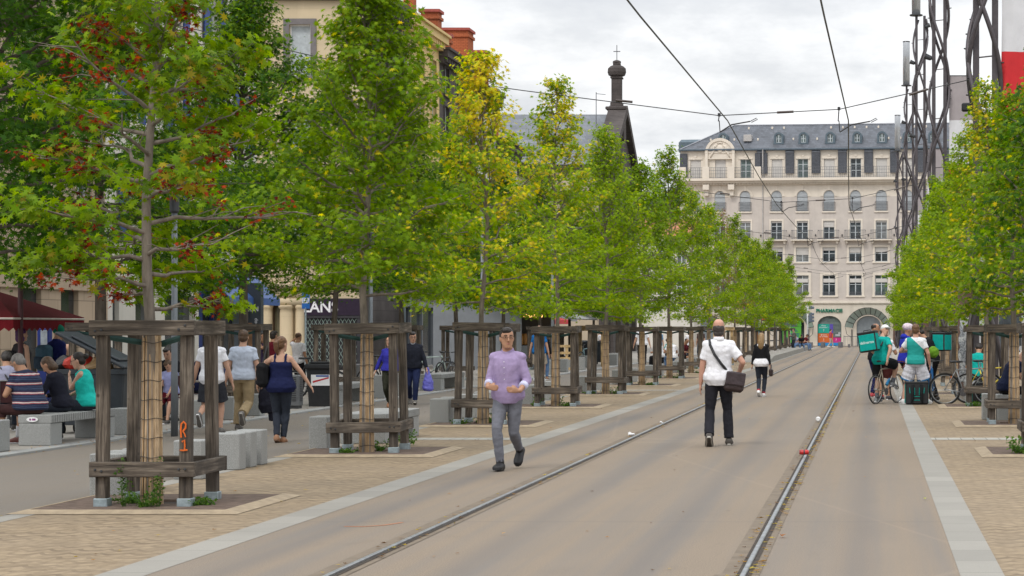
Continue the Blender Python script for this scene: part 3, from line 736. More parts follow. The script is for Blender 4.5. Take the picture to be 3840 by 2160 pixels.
# ---------------------------------------------------------------- bins
def big_bin(loc, rz, lab, lid=0, w=1.2, d=.85, h=1.08, rubbish=False, grp='large wheelie bins'):
    e = empty('wheelie_bin', loc, rz); tag(e, lab, 'wheelie bin', grp); t = .88
    b = MB(); n = 14
    def ring(s, z): return [(s*w/2*math.copysign(abs(math.cos(a))**.25, math.cos(a)), s*d/2*math.copysign(abs(math.sin(a))**.25, math.sin(a)), z) for a in [2*math.pi*i/24 for i in range(24)]]
    rs = [ring(t, .14), ring(t+.02, .3), ring(.985, h-.12), ring(1.05, h-.11), ring(1.05, h-.03), ring(.96, h-.03), ring(.95, h-.3)]
    v = sum(rs, []); f = [(i*24+k, i*24+(k+1) % 24, (i+1)*24+(k+1) % 24, (i+1)*24+k) for i in range(len(rs)-1) for k in range(24)]; f.append(list(range(24))[::-1]); f.append([(len(rs)-1)*24+k for k in range(24)])
    b.add(v, f); b.build('body', BINGREY, e)
    for x in (-w*.36, w*.36):
        for y in (-d*.33, d*.33): MB().lathe([(.02, -.03), (.07, -.028), (.07, .028), (.02, .03)], 12, (x, y, .07), axis='x').build('wheel', RUBBER, e)
    L = MB(); T = Matrix.Translation((w*.5, 0, h-.02)) @ Matrix.Rotation(lid, 4, 'Y')
    L.cbox(-w*1.03, .02, -d*.53, d*.53, 0, .05, .015, 0, T); L.cbox(-w*.86, -w*.12, -d*.4, d*.4, .05, .095, .03, 0, T)
    lo = L.build('lid', BINGREY, e)
    m = MB(); m.tbox(T, -w*.5, -w*.34, -d*.32, -d*.16, .095, .098); m.build('label', WHITE, lo)
    if rubbish:
        rr = random.Random(4)
        for nm, c, col in (('red_bag', (-.22, -.18, h+.06), (.5,.035,.02)), ('cardboard', (.12, -.2, h+.01), (.3,.19,.09)), ('rubbish_bag', (-.42, .05, h+.03), (.02,.02,.022))):
            q = MB(); q.ell(c, (.22, .2, .14), 16, 10); q.v = [tuple(Vector(v)+Vector((noise.noise(Vector(v)*7), noise.noise(Vector(v)*7+Vector((5,0,0))), noise.noise(Vector(v)*7+Vector((0,5,0)))))*.07) for v in q.v]
            q.build(nm, M('rubbish_'+nm, col, .4, .3, 8), e)
    return e
big_bin((-12.75, 33.3, .03), 0, 'dark wheelie bin overflowing with rubbish, its lid half open', R(27), rubbish=True)
big_bin((-13.75, 98, .03), 0, 'dark lidded bin by the pallet fence, left one'); big_bin((-13.1, 96, .03), 0, 'dark lidded bin by the pallet fence, right one')
def street_bin(loc, lab):
    e = empty('litter_bin', loc); tag(e, lab, 'litter bin', 'metal litter bins'); m = MB()
    m.cbox(-.2, .2, -.16, .16, .05, .72, .02); m.build('body', M('litter_bin_metal', (.13,.135,.14), .5, .2, 8, metal=.4), e)
    g = MB()
    for i in range(14): g.box(.04, .14, -.1625, -.1605, .16+i*.038, .178+i*.038)
    for i in range(14): g.box(.2005, .2025, -.1, .1, .16+i*.038, .178+i*.038)
    g.build('slots', BLACK, e); MB().cbox(-.18, .18, -.14, .14, 0, .05, .01).build('plinth', DARKM, e); return e
street_bin((-12.42, 43.4, .03), 'slotted grey metal litter bin behind the woman in navy'); street_bin((-14.4, 57, .03), 'grey metal litter bin by the lattice shutter')
e = empty('litter_bin', (-12.1, 44.7, .03)); tag(e, 'black plastic litter bin with a white sticker beside the second guard', 'litter bin'); m = MB()
m.add([(-.25,-.24,.0),(.25,-.24,0),(.25,.24,0),(-.25,.24,0),(-.29,-.28,.82),(.29,-.28,.82),(.29,.28,.82),(-.29,.28,.82)], [(3,2,1,0),(4,5,6,7),(0,1,5,4),(1,2,6,5),(2,3,7,6),(3,0,4,7)]); m.build('body', BLACK, e)
MB().cbox(-.33, .33, -.33, .33, .82, .94, .03).cbox(-.24, .24, -.24, .24, .94, .985, .02).build('lid', BLACK, e)
s = MB().box(-.19, .25, -.276, -.272, .46, .70); s.v = [(x, y-.003-(z-.46)*.03, z) for x, y, z in s.v]; st_ = s.build('sticker', WHITE, e)
s = MB().add([(-.15,-.285,.52),(.2,-.289,.62),(.2,-.289,.65),(-.15,-.286,.56)], [(0,1,2,3)]); s.build('red_stripe', M('red_print', (.5,.03,.04), .5), st_)
s = MB().box(-.08, .2, -.2905, -.2885, .655, .69); s.build('blue_stripe', M('blue_print', (.05,.1,.3), .5), st_)
# ---------------------------------------------------------------- litter on the ground
LIT = leafmat('fallen_leaf', .1)
def fallen(name, pts, size, cols, lab, cat='fallen leaves', kind='stuff', grp=None):
    rng = np.random.default_rng(len(pts)); P = np.array(pts, float)
    me = leaves_mesh(name, P, size, pal(cols), 'five', rng, -.0)
    n = len(me.vertices); co = np.zeros(n*3, np.float32); me.vertices.foreach_get('co', co); co = co.reshape(-1, 3); k = 11
    base = np.repeat(P, k, 0); co[:, 2] = base[:, 2] + np.abs(co[:, 2]-base[:, 2])*.35 + .004; me.vertices.foreach_set('co', co.ravel())
    o = link(name, me); return tag(o, lab, cat, grp, kind)
rr = random.Random(8); pts = []
for i in range(420):
    y = 13.5 + rr.random()**1.4*50; pts.append((-.90 + rr.choice((-1, 1, 1, 1))*rr.uniform(.035, .11), y, .012))
for i in range(130):
    y = 14 + rr.random()**1.3*50; pts.append((-3.79 + rr.choice((-1, 1))*rr.uniform(.03, .12), y, .012))
fallen('fallen_leaves', pts, .085, [(.42,.30,.03), (.30,.17,.04), (.35,.2,.05), (.16,.09,.04), (.5,.4,.06)], 'yellow and brown leaves lying along the tram rails')
pts = [(rr.uniform(-12.0, -11.5)+rr.gauss(0,.1), rr.uniform(25, 60), .01 if 1 else 0) for i in range(260)] + [(rr.uniform(-11.6, -5.3), rr.uniform(15, 60), .006) for i in range(90)] + [(rr.uniform(-5, 5), rr.uniform(14.5, 50), .004) for i in range(70)]
pts = [(x, y, .04 if x < -11.68 else z) for x, y, z in pts]
fallen('fallen_leaves', pts, .07, [(.42,.30,.03), (.40,.2,.05), (.30,.16,.05), (.16,.09,.04)], 'scattered yellow leaves on the paving and along the kerb')
for nm, x, y, s, c, lab in (('fallen_leaf', -3.1, 17.0, .12, [(.45,.25,.07)], 'large curled tan leaf on the road between the two rails'), ('fallen_leaf', -.75, 16.8, .2, [(.33,.13,.04)], 'long brown leaf on the road right of the near rail'), ('fallen_leaf', .53, 20.5, .13, [(.38,.42,.05)], 'yellow green leaf on the road by the right granite edge')):
    fallen(nm, [(x, y, .012)], s, c, lab, 'leaf', None, 'single fallen leaves on the road')
c_ = empty('drinks_can', (0,0,0), R(6)); c_.location = (-.905, 27.0, .09); tag(c_, 'crushed red drinks can lying on the near tram rail', 'can')
MB().lathe([(.026,-.062),(.033,-.054),(.033,.054),(.026,.062)], 16, axis='x').build('body', M('red_can', (.42,.02,.02), .35, .5, 14), c_, smooth=True)
MB().lathe([(.0335,-.009),(.0337,-.008),(.0337,.008),(.0335,.009)], 16, axis='x').build('print', M('dark_can_print', (.03,.03,.035), .4), c_)
MB().lathe([(.005,-.0635),(.024,-.0635),(.024,-.0615)], 16, axis='x').build('end', STEEL, c_)
cu = empty('paper_cup', (-1.0, 37.6, .012)); tag(cu, 'white lidded paper cup lying beside the near rail', 'cup')
MB().lathe([(.033,-.06),(.045,.05)], 14, (0,0,.047), axis='y').build('body', WHITE, cu); MB().lathe([(.047,.05),(.047,.06),(.03,.066)], 14, (0,0,.047), axis='y').build('lid', M('cup_lid', (.4,.42,.44), .5), cu)
def crumple(x, y, s, lab, z=.02):
    q = MB().ell((0,0,s*.4), (s, s*.6, s*.45), 12, 8); q.v = [tuple(Vector(v)+Vector((noise.noise(Vector(v)*30), noise.noise(Vector(v)*30+Vector((9,0,0))), noise.noise(Vector(v)*30+Vector((0,9,0)))))*s*.5) for v in q.v]
    o = q.build('crumpled_paper', WHITE); o.location = (x, y, z); tag(o, lab, 'paper litter', 'crumpled white paper'); return o
crumple(-3.86, 32.5, .06, 'white crumpled paper on the left rail, nearer one'); crumple(-3.83, 36.9, .035, 'small white paper scrap on the left rail, farther one')
crumple(-11.75, 40.2, .09, 'white paper lying at the kerb below the litter bins', .045)
# ---------------------------------------------------------------- people
DG = bpy.context
def remeshed(name, mb, vox, mat, parent, smooth=3, wrinkle=0, wscale=14, seed=0, factor=.5):
    me = mb.mesh('tmp', mat); o = bpy.data.objects.new('tmp', me); COL.objects.link(o)
    r = o.modifiers.new('r', 'REMESH'); r.mode = 'VOXEL'; r.voxel_size = vox; r.use_smooth_shade = True
    s = o.modifiers.new('s', 'SMOOTH'); s.factor = factor; s.iterations = smooth
    dg = bpy.context.evaluated_depsgraph_get(); dg.update()
    m2 = bpy.data.meshes.new_from_object(o.evaluated_get(dg)); bpy.data.objects.remove(o); bpy.data.meshes.remove(me)
    m2.name = name
    if not m2.materials: m2.materials.append(mat)
    if wrinkle:
        n = len(m2.vertices); off = Vector((seed*3.1, seed*1.7, 0)); ds = []
        for v in m2.vertices:
            p = v.co; a = noise.noise(Vector((p.x*wscale*.6+p.z*wscale*.25, p.y*wscale*.6, p.z*wscale*1.1-abs(p.x)*wscale*.5))+off) +   .4*noise.noise(Vector((p.x*wscale*2.2, p.y*wscale*2, p.z*wscale*2.6+p.x*wscale))+off)
            ds.append(v.co + v.normal*(a*wrinkle*1.0))
        for v, c in zip(m2.vertices, ds): v.co = c
    m2.polygons.foreach_set('use_smooth', [True]*len(m2.polygons)); m2.update()
    return link(name, m2, parent)
SKIN = {k: M('skin_'+k, c, .5, .08, 9, spec=.35) for k, c in dict(light=(.50,.29,.20), tan=(.40,.215,.13), pink=(.52,.28,.20), brown=(.25,.13,.08)).items()}
HAIRM = {k: M('hair_'+k, c, .5, .35, 40, .3, 90, stretch=(1,1,.2)) for k, c in dict(dark=(.018,.013,.010), brown=(.075,.042,.022), grey=(.17,.16,.15), ash=(.045,.036,.032), blond=(.26,.165,.075), chestnut=(.13,.065,.03)).items()}
CLO = {}
def cloth(k, c, rough=.85): 
    if k not in CLO: CLO[k] = M('cloth_'+k, c, rough, .13, 16, .12, 220, spec=.15)
    return CLO[k]
def ik(root, tgt, l1, l2, pole):
    d = tgt - root; L = min(d.length, (l1+l2)*.998); u = d.normalized()
    tgt = root + u*L; a = (l1*l1 - l2*l2 + L*L)/(2*L); h = math.sqrt(max(l1*l1-a*a, 0))
    p = pole - u*pole.dot(u); p = p.normalized() if p.length > 1e-6 else Vector((0,1,0))
    return root + u*a + p*h, tgt
def ering(mb, secs, n=20):
    "loft: list of (centre, x half width, y half depth, xdir, ydir)"
    vs = []; fs = []
    for (c, a, b, X, Y) in secs:
        for k in range(n):
            w = 2*math.pi*k/n; cw, sw = math.cos(w), math.sin(w); e = .88
            vs.append(c + X*(a*math.copysign(abs(cw)**e, cw)) + Y*(b*math.copysign(abs(sw)**e, sw)))
    m = len(secs)
    for i in range(m-1):
        for k in range(n): fs.append((i*n+k, i*n+(k+1) % n, (i+1)*n+(k+1) % n, (i+1)*n+k))
    fs.append(list(range(n))[::-1]); fs.append([(m-1)*n+k for k in range(n)])
    mb.add(vs, fs)
def limb(mb, a, b, ra, rb, rm=None, n=12, bulge=None, cap=True):
    pts = [a + (b-a)*t for t in (0, .25, .5, .75, 1)]; rm = rm if rm else (ra+rb)/2
    rs = [ra, (ra+rm)/2 if not bulge else bulge, rm, (rm+rb)/2, rb]
    if cap:
        u = (b-a).normalized(); pts = [a - u*ra*.75, a - u*ra*.4] + pts + [b + u*rb*.4, b + u*rb*.75]; rs = [ra*.5, ra*.88] + rs + [rb*.88, rb*.5]
    mb.tube(pts, rs, n)
BODY_M = [(-.10,.105,.095,0),(-.02,.165,.118,-.008),(.05,.166,.118,-.005),(.15,.146,.106,.004),(.27,.156,.112,.008),(.37,.172,.118,.004),(.45,.172,.105,-.004),(.50,.125,.078,-.012),(.535,.066,.062,-.012),(.60,.055,.058,.004),(.64,.05,.055,.01)]
BODY_F = [(-.10,.115,.10,0),(-.02,.172,.122,-.012),(.05,.16,.115,-.005),(.15,.125,.092,.004),(.27,.135,.105,.012),(.36,.148,.118,.014),(.44,.148,.095,-.002),(.50,.105,.068,-.012),(.535,.054,.054,-.012),(.60,.046,.05,.004),(.64,.043,.048,.01)]
class Person:
    """a figure facing local +Y, right hand at +X; pose given by ankle and wrist targets"""
    def __init__(s, loc, head, label, H=1.75, sex='m', fat=0, skin='light', vox=.011, hip=None, lean=0, slide=0, side=0, legs=None, arms=None, hy=0, hp=0, twist=0, toe=(0,0), knee=None, curl=0, scale=None, cat='person', group=None, elbow=None, feet=(0,0), hand_dir=None):
        s.k = H/1.735; s.e = empty('person', loc, head); tag(s.e, label, cat, group); s.vox = vox; s.e.scale = (s.k,)*3; s.vox = vox/s.k
        s.skin = SKIN[skin]; s.fat = fat; s.sex = sex; s.seed = int(abs(loc[0]*17+loc[1]*7)) % 50; f = 1.0 if sex == 'm' else .9
        V = Vector; hipz = hip if hip is not None else .925; s.pel = V((0, slide, hipz)); prof = BODY_M if sex == 'm' else BODY_F
        s.prof = prof; s.lean = lean; s.curl = curl; s.side = side; s.tw = twist
        s.secs = [s.sec(z, a+fat*(.9 if z < .4 else .2)*(1-abs(z-.12)*1.2 if z < .45 else .3), b+fat*(1.3 if z < .4 else .2)*(1-abs(z-.12)*1.2 if z < .45 else .3), y + (fat*.5 if z < .35 else 0)) for z, a, b, y in prof]
        c, X, Y, Z = s.frame(.455); sw = .176*(1 if sex == 'm' else .88) + fat*.2
        s.sh = {'R': c + X*sw, 'L': c - X*sw}; s.cX, s.cY, s.cZ = X, Y, Z
        hw = .085 if sex == 'm' else .088; s.hipj = {'R': s.pel+V((hw,0,-.02)), 'L': s.pel+V((-hw,0,-.02))}
        legs = legs or {}; arms = arms or {}
        s.kn = {}; s.an = {}; s.el = {}; s.wr = {}; s.toe = {'L': toe[0], 'R': toe[1]}; s.fy = {'L': feet[0], 'R': feet[1]}
        for q, sg in (('L', -1), ('R', 1)):
            t = V(legs.get(q, (sg*.10, 0, .085))); pole = V((knee or {}).get(q, (sg*.08, 1, .1)))
            s.kn[q], s.an[q] = ik(s.hipj[q], t, .435, .415, pole)
            t = V(arms.get(q, (sg*.26, .02, .80))); pole = V((elbow or {}).get(q, (sg*.35, -1, -.25)))
            s.el[q], s.wr[q] = ik(s.sh[q], t, .285*f**.3, .25*f**.3, pole)
        nb, X, Y, Z = s.frame(.585); s.hc = nb + Z*.106 + Y*(.022); s.hd = Matrix.Rotation(head*0, 3, 'Z')
        base = Matrix((X, Y, Z)).transposed()
        s.hm = (Matrix.Rotation(0, 3, 'Z') @ base @ Matrix.Rotation(hy, 3, 'Z') @ Matrix.Rotation(-hp, 3, 'X')); s.hT = Matrix.Translation(s.hc) @ s.hm.to_4x4() @ Matrix.Scale(1.06, 4)
        s.hdir = hand_dir or {}
        s.body()
    def frame(s, z):
        "spine bends forward progressively"
        V = Vector; t = max(z, 0)/.6; a = s.lean + s.curl*t; n = 8; p = s.pel.copy()
        if z < 0: return p + V((0,0,z)), V((1,0,0)), V((0,1,0)), V((0,0,1))
        for i in range(n):
            th = s.lean + s.curl*(t*(i+.5)/n); p = p + V((math.sin(s.side)*1, math.sin(th), math.cos(th)*math.cos(s.side)))*(z/n)
        Z = V((math.sin(s.side), math.sin(a), math.cos(a))).normalized(); X = V((1,0,0)); X = (X - Z*X.dot(Z)).normalized()
        X = Matrix.Rotation(s.tw*min(t, 1), 3, Z) @ X; return p, X, Z.cross(X), Z
    def sec(s, z, a, b, y):
        c, X, Y, Z = s.frame(z); return (c + Y*y, a, b, X, Y)
    def body(s):
        B = MB(); g = s.fat; ering(B, s.secs); fm = 1 if s.sex == 'm' else .88
        for q in 'LR':
            limb(B, s.hipj[q], s.kn[q], .086+g*.25, .055+g*.1, .072+g*.2); limb(B, s.kn[q], s.an[q], .054+g*.1, .036, .048, bulge=.06*fm+g*.1)
            limb(B, s.sh[q]-s.cX*(.02 if q == 'R' else -.02), s.el[q], .058*fm+g*.1, .041*fm, .049*fm+g*.1); limb(B, s.el[q], s.wr[q], .041*fm, .028*fm, .037*fm)
            s.foot(B, q, .0); s.hand(B, q)
        for q, sg in (('L', -1), ('R', 1)): limb(B, s.frame(.50)[0]+s.cX*sg*.03-s.cY*.01, s.sh[q]+s.cX*sg*.0, .050*fm, .050*fm)
        # head
        H = [(-.118,.030,.030,.050),(-.105,.044,.046,.040),(-.075,.058,.068,.020),(-.04,.066,.082,.006),(0,.071,.090,.0),(.04,.0735,.094,-.003),(.075,.067,.086,-.006),(.10,.050,.066,-.008),(.117,.026,.036,-.008)]
        X, Y, Z = (s.hT.to_3x3() @ Vector(v) for v in ((1,0,0),(0,1,0),(0,0,1)))
        ering(B, [(s.hT @ Vector((0, y, z)), a, b, X, Y) for z, a, b, y in H], 18)
        B.tube([s.hT @ Vector(p) for p in ((0,.088,.025),(0,.104,-.005),(0,.112,-.028),(0,.085,-.04))], [.007,.011,.015,.008], 8)
        for sg in (-1, 1): B.ell((sg*.075, -.008, -.008), (.010,.020,.032), 8, 6, T=s.hT)
        B.tube([s.hT @ Vector(p) for p in ((-.02,.078,-.068),(0,.083,-.068),(.02,.078,-.068))], [.005,.009,.005], 6)
        nb, _, _, _ = s.frame(.52); limb(B, nb, s.hc - s.hm @ Vector((0,.01,.05)), .064 if s.sex == 'm' else .050, .058 if s.sex == 'm' else .046)
        s.B = remeshed('body', B, s.vox, s.skin, s.e, 2, factor=.45)
    def hand(s, B, q):
        w = s.wr[q]; d = (w - s.el[q]).normalized(); sg = 1 if q == 'R' else -1
        if q in s.hdir: d = Vector(s.hdir[q]).normalized()
        up = Vector((0,0,1)) if abs(d.z) < .75 else Vector((0,1,0))
        th = (up - d*up.dot(d)).normalized()      # towards the thumb
        pn = d.cross(th)*sg                        # back of the hand
        p = w + d*.012
        secs = [(p, .024, .019, th, pn), (p+d*.035, .036, .016, th, pn), (p+d*.085, .040, .014, th, pn)]; ering(B, secs, 12)
        r = .0095
        for i, (o, L) in enumerate(((.030,.072),(.010,.080),(-.011,.074),(-.030,.058))):
            a = p + d*.078 + th*o; cu = .25+.12*i; c = a + d*L*.5 - pn*L*.12; e = c + (d*(1-cu*.4) - pn*cu)*L*.5
            B.tube([a, a.lerp(c, .5), c, c.lerp(e, .6), e], [r, r, r*.95, r*.88, r*.65], 7)
        a = p + d*.03 + th*.026; c = a + d*.030 + th*.024 - pn*.012; B.tube([a, a.lerp(c, .5), c, c + d*.034 + th*.004 - pn*.012], [.012,.012,.0105,.007], 7)
    def fdir(s, q):
        a = s.fy[q]; t = s.toe[q]; return Vector((math.sin(a)*math.cos(t), math.cos(a)*math.cos(t), math.sin(t)))
    def foot(s, B, q, g, sole=False):
        d = s.fdir(q); an = s.an[q]; X = Vector((math.cos(s.fy[q]), -math.sin(s.fy[q]), 0)); U = X.cross(d)
        b = an - U*.072; k = 1 if s.sex == 'm' else .88
        F_ = [(-.068,.022,.018,.034),(-.06,.032,.034,.036),(-.02,.036+g*.3,.044,.044),(.03,.036,.040,.040),(.08,.042,.030,.030),(.13,.046,.023,.023),(.17,.036,.017,.018),(.188,.016,.010,.014)]
        if sole: F_ = [(y, a+g, h+g, c) for y, a, h, c in F_]
        ering(B, [(b + d*(y*k) + U*(c-.006), (a+g)*k, h*k+g, X, U) for y, a, h, c in F_], 14)
    # ------- clothing
    def upper(s, name, mat, hem=-.04, top=.532, g=.014, sleeve=.5, loose=0, tank=False, wr=.006, mats=None, collar=False, sg=.012, hemg=.030):
        B = MB(); secs = []
        prof = [p for p in s.prof if hem <= p[0] <= top]
        zs = sorted(set([hem, top] + [p[0] for p in prof]))
        for z in zs:
            for i in range(len(s.prof)-1):
                if s.prof[i][0] <= z <= s.prof[i+1][0]:
                    u = (z-s.prof[i][0])/(s.prof[i+1][0]-s.prof[i][0]); A, C = s.secs[i], s.secs[i+1]
                    c, X, Y, Z = s.frame(z) if z >= 0 else (s.pel+Vector((0,0,z)), Vector((1,0,0)), Vector((0,1,0)), Vector((0,0,1)))
                    yo = s.prof[i][3]*(1-u)+s.prof[i+1][3]*u + (s.fat*.5 if z < .35 else 0); lo = loose*max(0, 1-z/.4)
                    gg = g*(1 if z < .46 else max(.35, 1-(z-.46)*8)); gg = max(gg, hemg) if z < .09 else gg; secs.append((c+Y*yo, A[1]*(1-u)+C[1]*u+gg+lo, A[2]*(1-u)+C[2]*u+gg+lo, X, Y)); break
        ering(B, secs, 24); fm = 1 if s.sex == 'm' else .88
        if not tank:
            for q in 'LR':
                sq = 1 if q == 'R' else -1; limb(B, s.frame(.50)[0]+s.cX*sq*.04-s.cY*.01-s.cZ*.012, s.sh[q], .050*fm+g*.6, .056*fm+g*.6)
                sgn = 1 if q == 'R' else -1; a = s.sh[q] - s.cX*sgn*.03; e = s.el[q]; r0 = .064*fm+s.fat*.1
                if sleeve <= 1: limb(B, a, a.lerp(e, sleeve), r0+sg*.4, .050*fm+sg+s.fat*.1, cap=False); B.ell(tuple(a), (r0,)*3, 10, 7)
                else:
                    limb(B, a, e, r0+sg*.4, .044*fm+sg, n=12); limb(B, e, e.lerp(s.wr[q], sleeve-1), .043*fm+sg, (.031 if sleeve > 1.6 else .036)*fm+sg, n=12, cap=False)
        else:
            for sgn in (-1, 1):
                a = s.frame(.40); b = s.frame(.50)
                for yy in (-.085, .085): B.tube([a[0]+a[1]*sgn*.085+a[2]*yy*1.1, b[0]+b[1]*sgn*.085+b[2]*yy*.85], .02, 6)
                B.tube([b[0]+b[1]*sgn*.085-b[2]*.07, b[0]+b[1]*sgn*.085+b[3]*.028-b[2]*.01, b[0]+b[1]*sgn*.085+b[2]*.06], .018, 6)
        o = remeshed(name, B, s.vox, mat, s.e, 2, wr, 13, s.seed)
        if collar:
            C = MB(); c, X, Y, Z = s.frame(.54)
            ering(C, [(c-Y*.012-Z*.03, .088*fm, .084*fm, X, Y), (c-Y*.006+Z*.012, .074*fm, .074*fm, X, Y), (c-Y*.0+Z*.032, .069*fm, .070*fm, X, Y)], 18)
            C.v = [tuple(Vector(v) - Z*(.05 if i >= 18 else .02)*max(0, (Vector(v)-c).dot(Y)/.07)**1.5) if (Vector(v)-c).dot(Y) > 0 else v for i, v in enumerate(C.v)]; C.build('collar', mat, o, True)
        return o
    def lower(s, name, mat, kind='trousers', g=.012, wr=.006, waist=.07, flare=.0):
        B = MB(); prof = [p for p in zip(s.prof, s.secs) if p[0][0] <= .051]
        c, X, Y, Z = s.frame(waist); secs = [(q[0]-Vector((0,0,.0)), q[1]+g, q[2]+g, q[3], q[4]) for p, q in prof] + [(c, s.secs[2][1]-.004+g, s.secs[2][2]+g, X, Y)]
        ering(B, secs, 22); f = s.fat
        for q in 'LR':
            h, k, a = s.hipj[q], s.kn[q], s.an[q]
            if kind == 'trousers':
                limb(B, h, k, .094+g+f*.25, .058+g+f*.1, .080+g+f*.2, n=14); limb(B, k, k.lerp(a, .965), .058+g, .045+g+flare, .054+g+flare*.5, n=14, bulge=.062+g, cap=False)
                B.ell(tuple(k), (.058+g,)*3, 10, 7)
            elif kind == 'shorts': limb(B, h, h.lerp(k, .86), .096+g+f*.25, .074+g+flare+f*.15, .086+g+flare*.5+f*.2, n=14, cap=False)
            elif kind == 'knee':
                limb(B, h, k, .094+g, .060+g, .080+g, n=14); limb(B, k, k.lerp(a, .25), .060+g, .064+g, n=14, cap=False); B.ell(tuple(k), (.06+g,)*3, 10, 7)
            if kind != 'shorts': pass
            B.ell(tuple(h), (.094+g,)*3, 10, 7)
        return remeshed(name, B, s.vox, mat, s.e, 2, wr, 15, s.seed+3)
    def shoes(s, mat, sole=None, high=0, names=('shoe', 'shoe')):
        for i, q in enumerate('LR'):
            B = MB(); s.foot(B, q, .007, True); an = s.an[q]
            if high: limb(B, an, an.lerp(s.kn[q], high), .05, .047, cap=False)
            o = B.build(names[i], mat, s.e, True)
            S = MB(); d = s.fdir(q); X = Vector((math.cos(s.fy[q]), -math.sin(s.fy[q]), 0)); U = X.cross(d); b = an - U*.085; k = 1 if s.sex == 'm' else .88
            ol = [(-.07,.02),(-.055,.036),(0,.038),(.06,.042),(.13,.05),(.175,.042),(.198,.016)]
            pts = [(b+d*(y*k)+X*w*k) for y, w in ol] + [(b+d*(y*k)-X*w*k) for y, w in ol[::-1]]; n = len(pts)
            S.add(pts+[p+U*.024 for p in pts], [list(range(n)), [n+i for i in range(n)][::-1]] + [(i, n+i, n+(i+1) % n, (i+1) % n) for i in range(n)])
            S.build('sole', sole or WHITE, o)
    def socks(s, mat, t=.3):
        for q in 'LR':
            B = MB(); a = s.an[q]; limb(B, a, a.lerp(s.kn[q], t), .044, .054, cap=False); B.build('sock', mat, s.e, True)
    def hair(s, kind, col='dark', hatmat=None, capdir=1):
        T = s.hT; H = MB(); m = HAIRM[col]; nm = 'hair'
        if kind in ('short', 'long', 'bun', 'pony', 'bob'):
            H.ell((0,-.022,.042), (.083,.098,.088), 18, 11, T=T); H.ell((0,-.045,-.012), (.079,.068,.075), 16, 10, T=T)
            if kind == 'short': H.ell((.01,.045,.085), (.06,.048,.042), 12, 8, T=T)
            if kind == 'long':
                H.tube([T @ Vector(p) for p in ((0,-.05,.02),(0,-.082,-.08))]+[T.translation + Vector((0,0,0)) + s.frame(.5)[2]*(-.10) + Vector((0,0,-.16-.1*i)) for i in range(3)], [.085,.09,.088,.075,.03], 14)
            if kind == 'bob': H.ell((0,-.04,-.07), (.088,.07,.08), 16, 10, T=T)
            if kind == 'bun': H.ell((0,-.135,.03), (.045,.04,.045), 12, 8, T=T)
            if kind == 'pony': H.tube([T @ Vector(p) for p in ((0,-.10,.05),(0,-.14,.02),(0,-.125,-.08),(.01,-.10,-.17))], [.03,.045,.04,.012], 10)
        elif kind == 'balding':
            H.ell((0,-.024,-.006), (.0795,.084,.08), 18, 10, T=T); H.ell((0,-.048,-.065), (.066,.052,.055), 16, 9, T=T)
        elif kind == 'shaved': H.ell((0,-.014,.036), (.0765,.094,.084), 18, 11, T=T)
        elif kind == 'beanie': H.ell((0,-.012,.05), (.09,.105,.095), 18, 11, T=T); nm = 'beanie'
        elif kind == 'cap':
            H.ell((0,-.01,.055), (.084,.104,.078), 18, 11, T=T); nm = 'cap'
            v = MB().ell((0,.10*capdir,.045), (.07,.085,.012), 14, 8, T=T); H.add(v.v, v.f)
            q = MB(); q.ell((0,-.05,-.02), (.077,.062,.06), 14, 9, T=T); q.build('hair', m, s.e, True)
        elif kind == 'helmet': H.ell((0,-.01,.055), (.1,.13,.09), 18, 11, T=T); nm = 'helmet'
        o = remeshed(nm, H, max(s.vox*.8, .006), hatmat or m, s.e, 2, .004 if not hatmat else 0, 40, s.seed); return o
    def face(s, glasses=False, beard=None, shades=False):
        T = s.hT
        for sg in (-1, 1):
            MB().ell((sg*.031, .083, .012), (.011,.008,.0055), 8, 6, T=T).build('eye', M('eye', (.03,.025,.02), .3), s.e, True)
            MB().tube([T @ Vector(p) for p in ((sg*.014,.093,.032),(sg*.03,.094,.037),(sg*.048,.083,.032))], .004, 5).build('eyebrow', HAIRM['dark'], s.e)
        m = MB(); m.tube([T @ Vector(p) for p in ((-.024,.079,-.064),(0,.0915,-.063),(.024,.079,-.064))], [.003,.006,.003], 6); m.build('mouth', M('lips', (.30,.10,.085), .5), s.e)
        if glasses:
            g = MB()
            for sg in (-1, 1):
                g.tube([T @ Vector((sg*.033+.024*math.cos(a), .104-.006*abs(math.cos(a)), .01+.017*math.sin(a))) for a in [i*math.pi/8 for i in range(17)]], .0016, 5, cap=False)
                g.tube([T @ Vector((sg*.057,.098,.014)), T @ Vector((sg*.078,-.005,.012))], .0022, 5)
            g.tube([T @ Vector((-.01,.106,.014)), T @ Vector((.01,.106,.014))], .0022, 5); g.build('glasses', BLACK, s.e)
        if beard:
            b = MB(); b.ell((0,.030,-.088), (.054,.060,.036), 14, 9, T=T)
            remeshed('beard', b, .008, M('stubble', beard, .8), s.e, 2)
    def w(s, p):
        "world position of a local point"
        return Matrix.Translation(s.e.location) @ Matrix.Rotation(s.e.rotation_euler.z, 4, 'Z') @ Matrix.Scale(s.k, 4) @ Vector(p)
def bagmesh(mb, c, hx, hy, hz, T=None, c_=.02): mb.cbox(c[0]-hx, c[0]+hx, c[1]-hy, c[1]+hy, c[2]-hz, c[2]+hz, c_, T=T)
AWAY, TOWARD = 0, math.pi
def soft(name, mb, vox, mat, e, wr=.006, ws=14, seed=0, sm=3): return remeshed(name, mb, vox, mat, e, sm, wr, ws, seed)
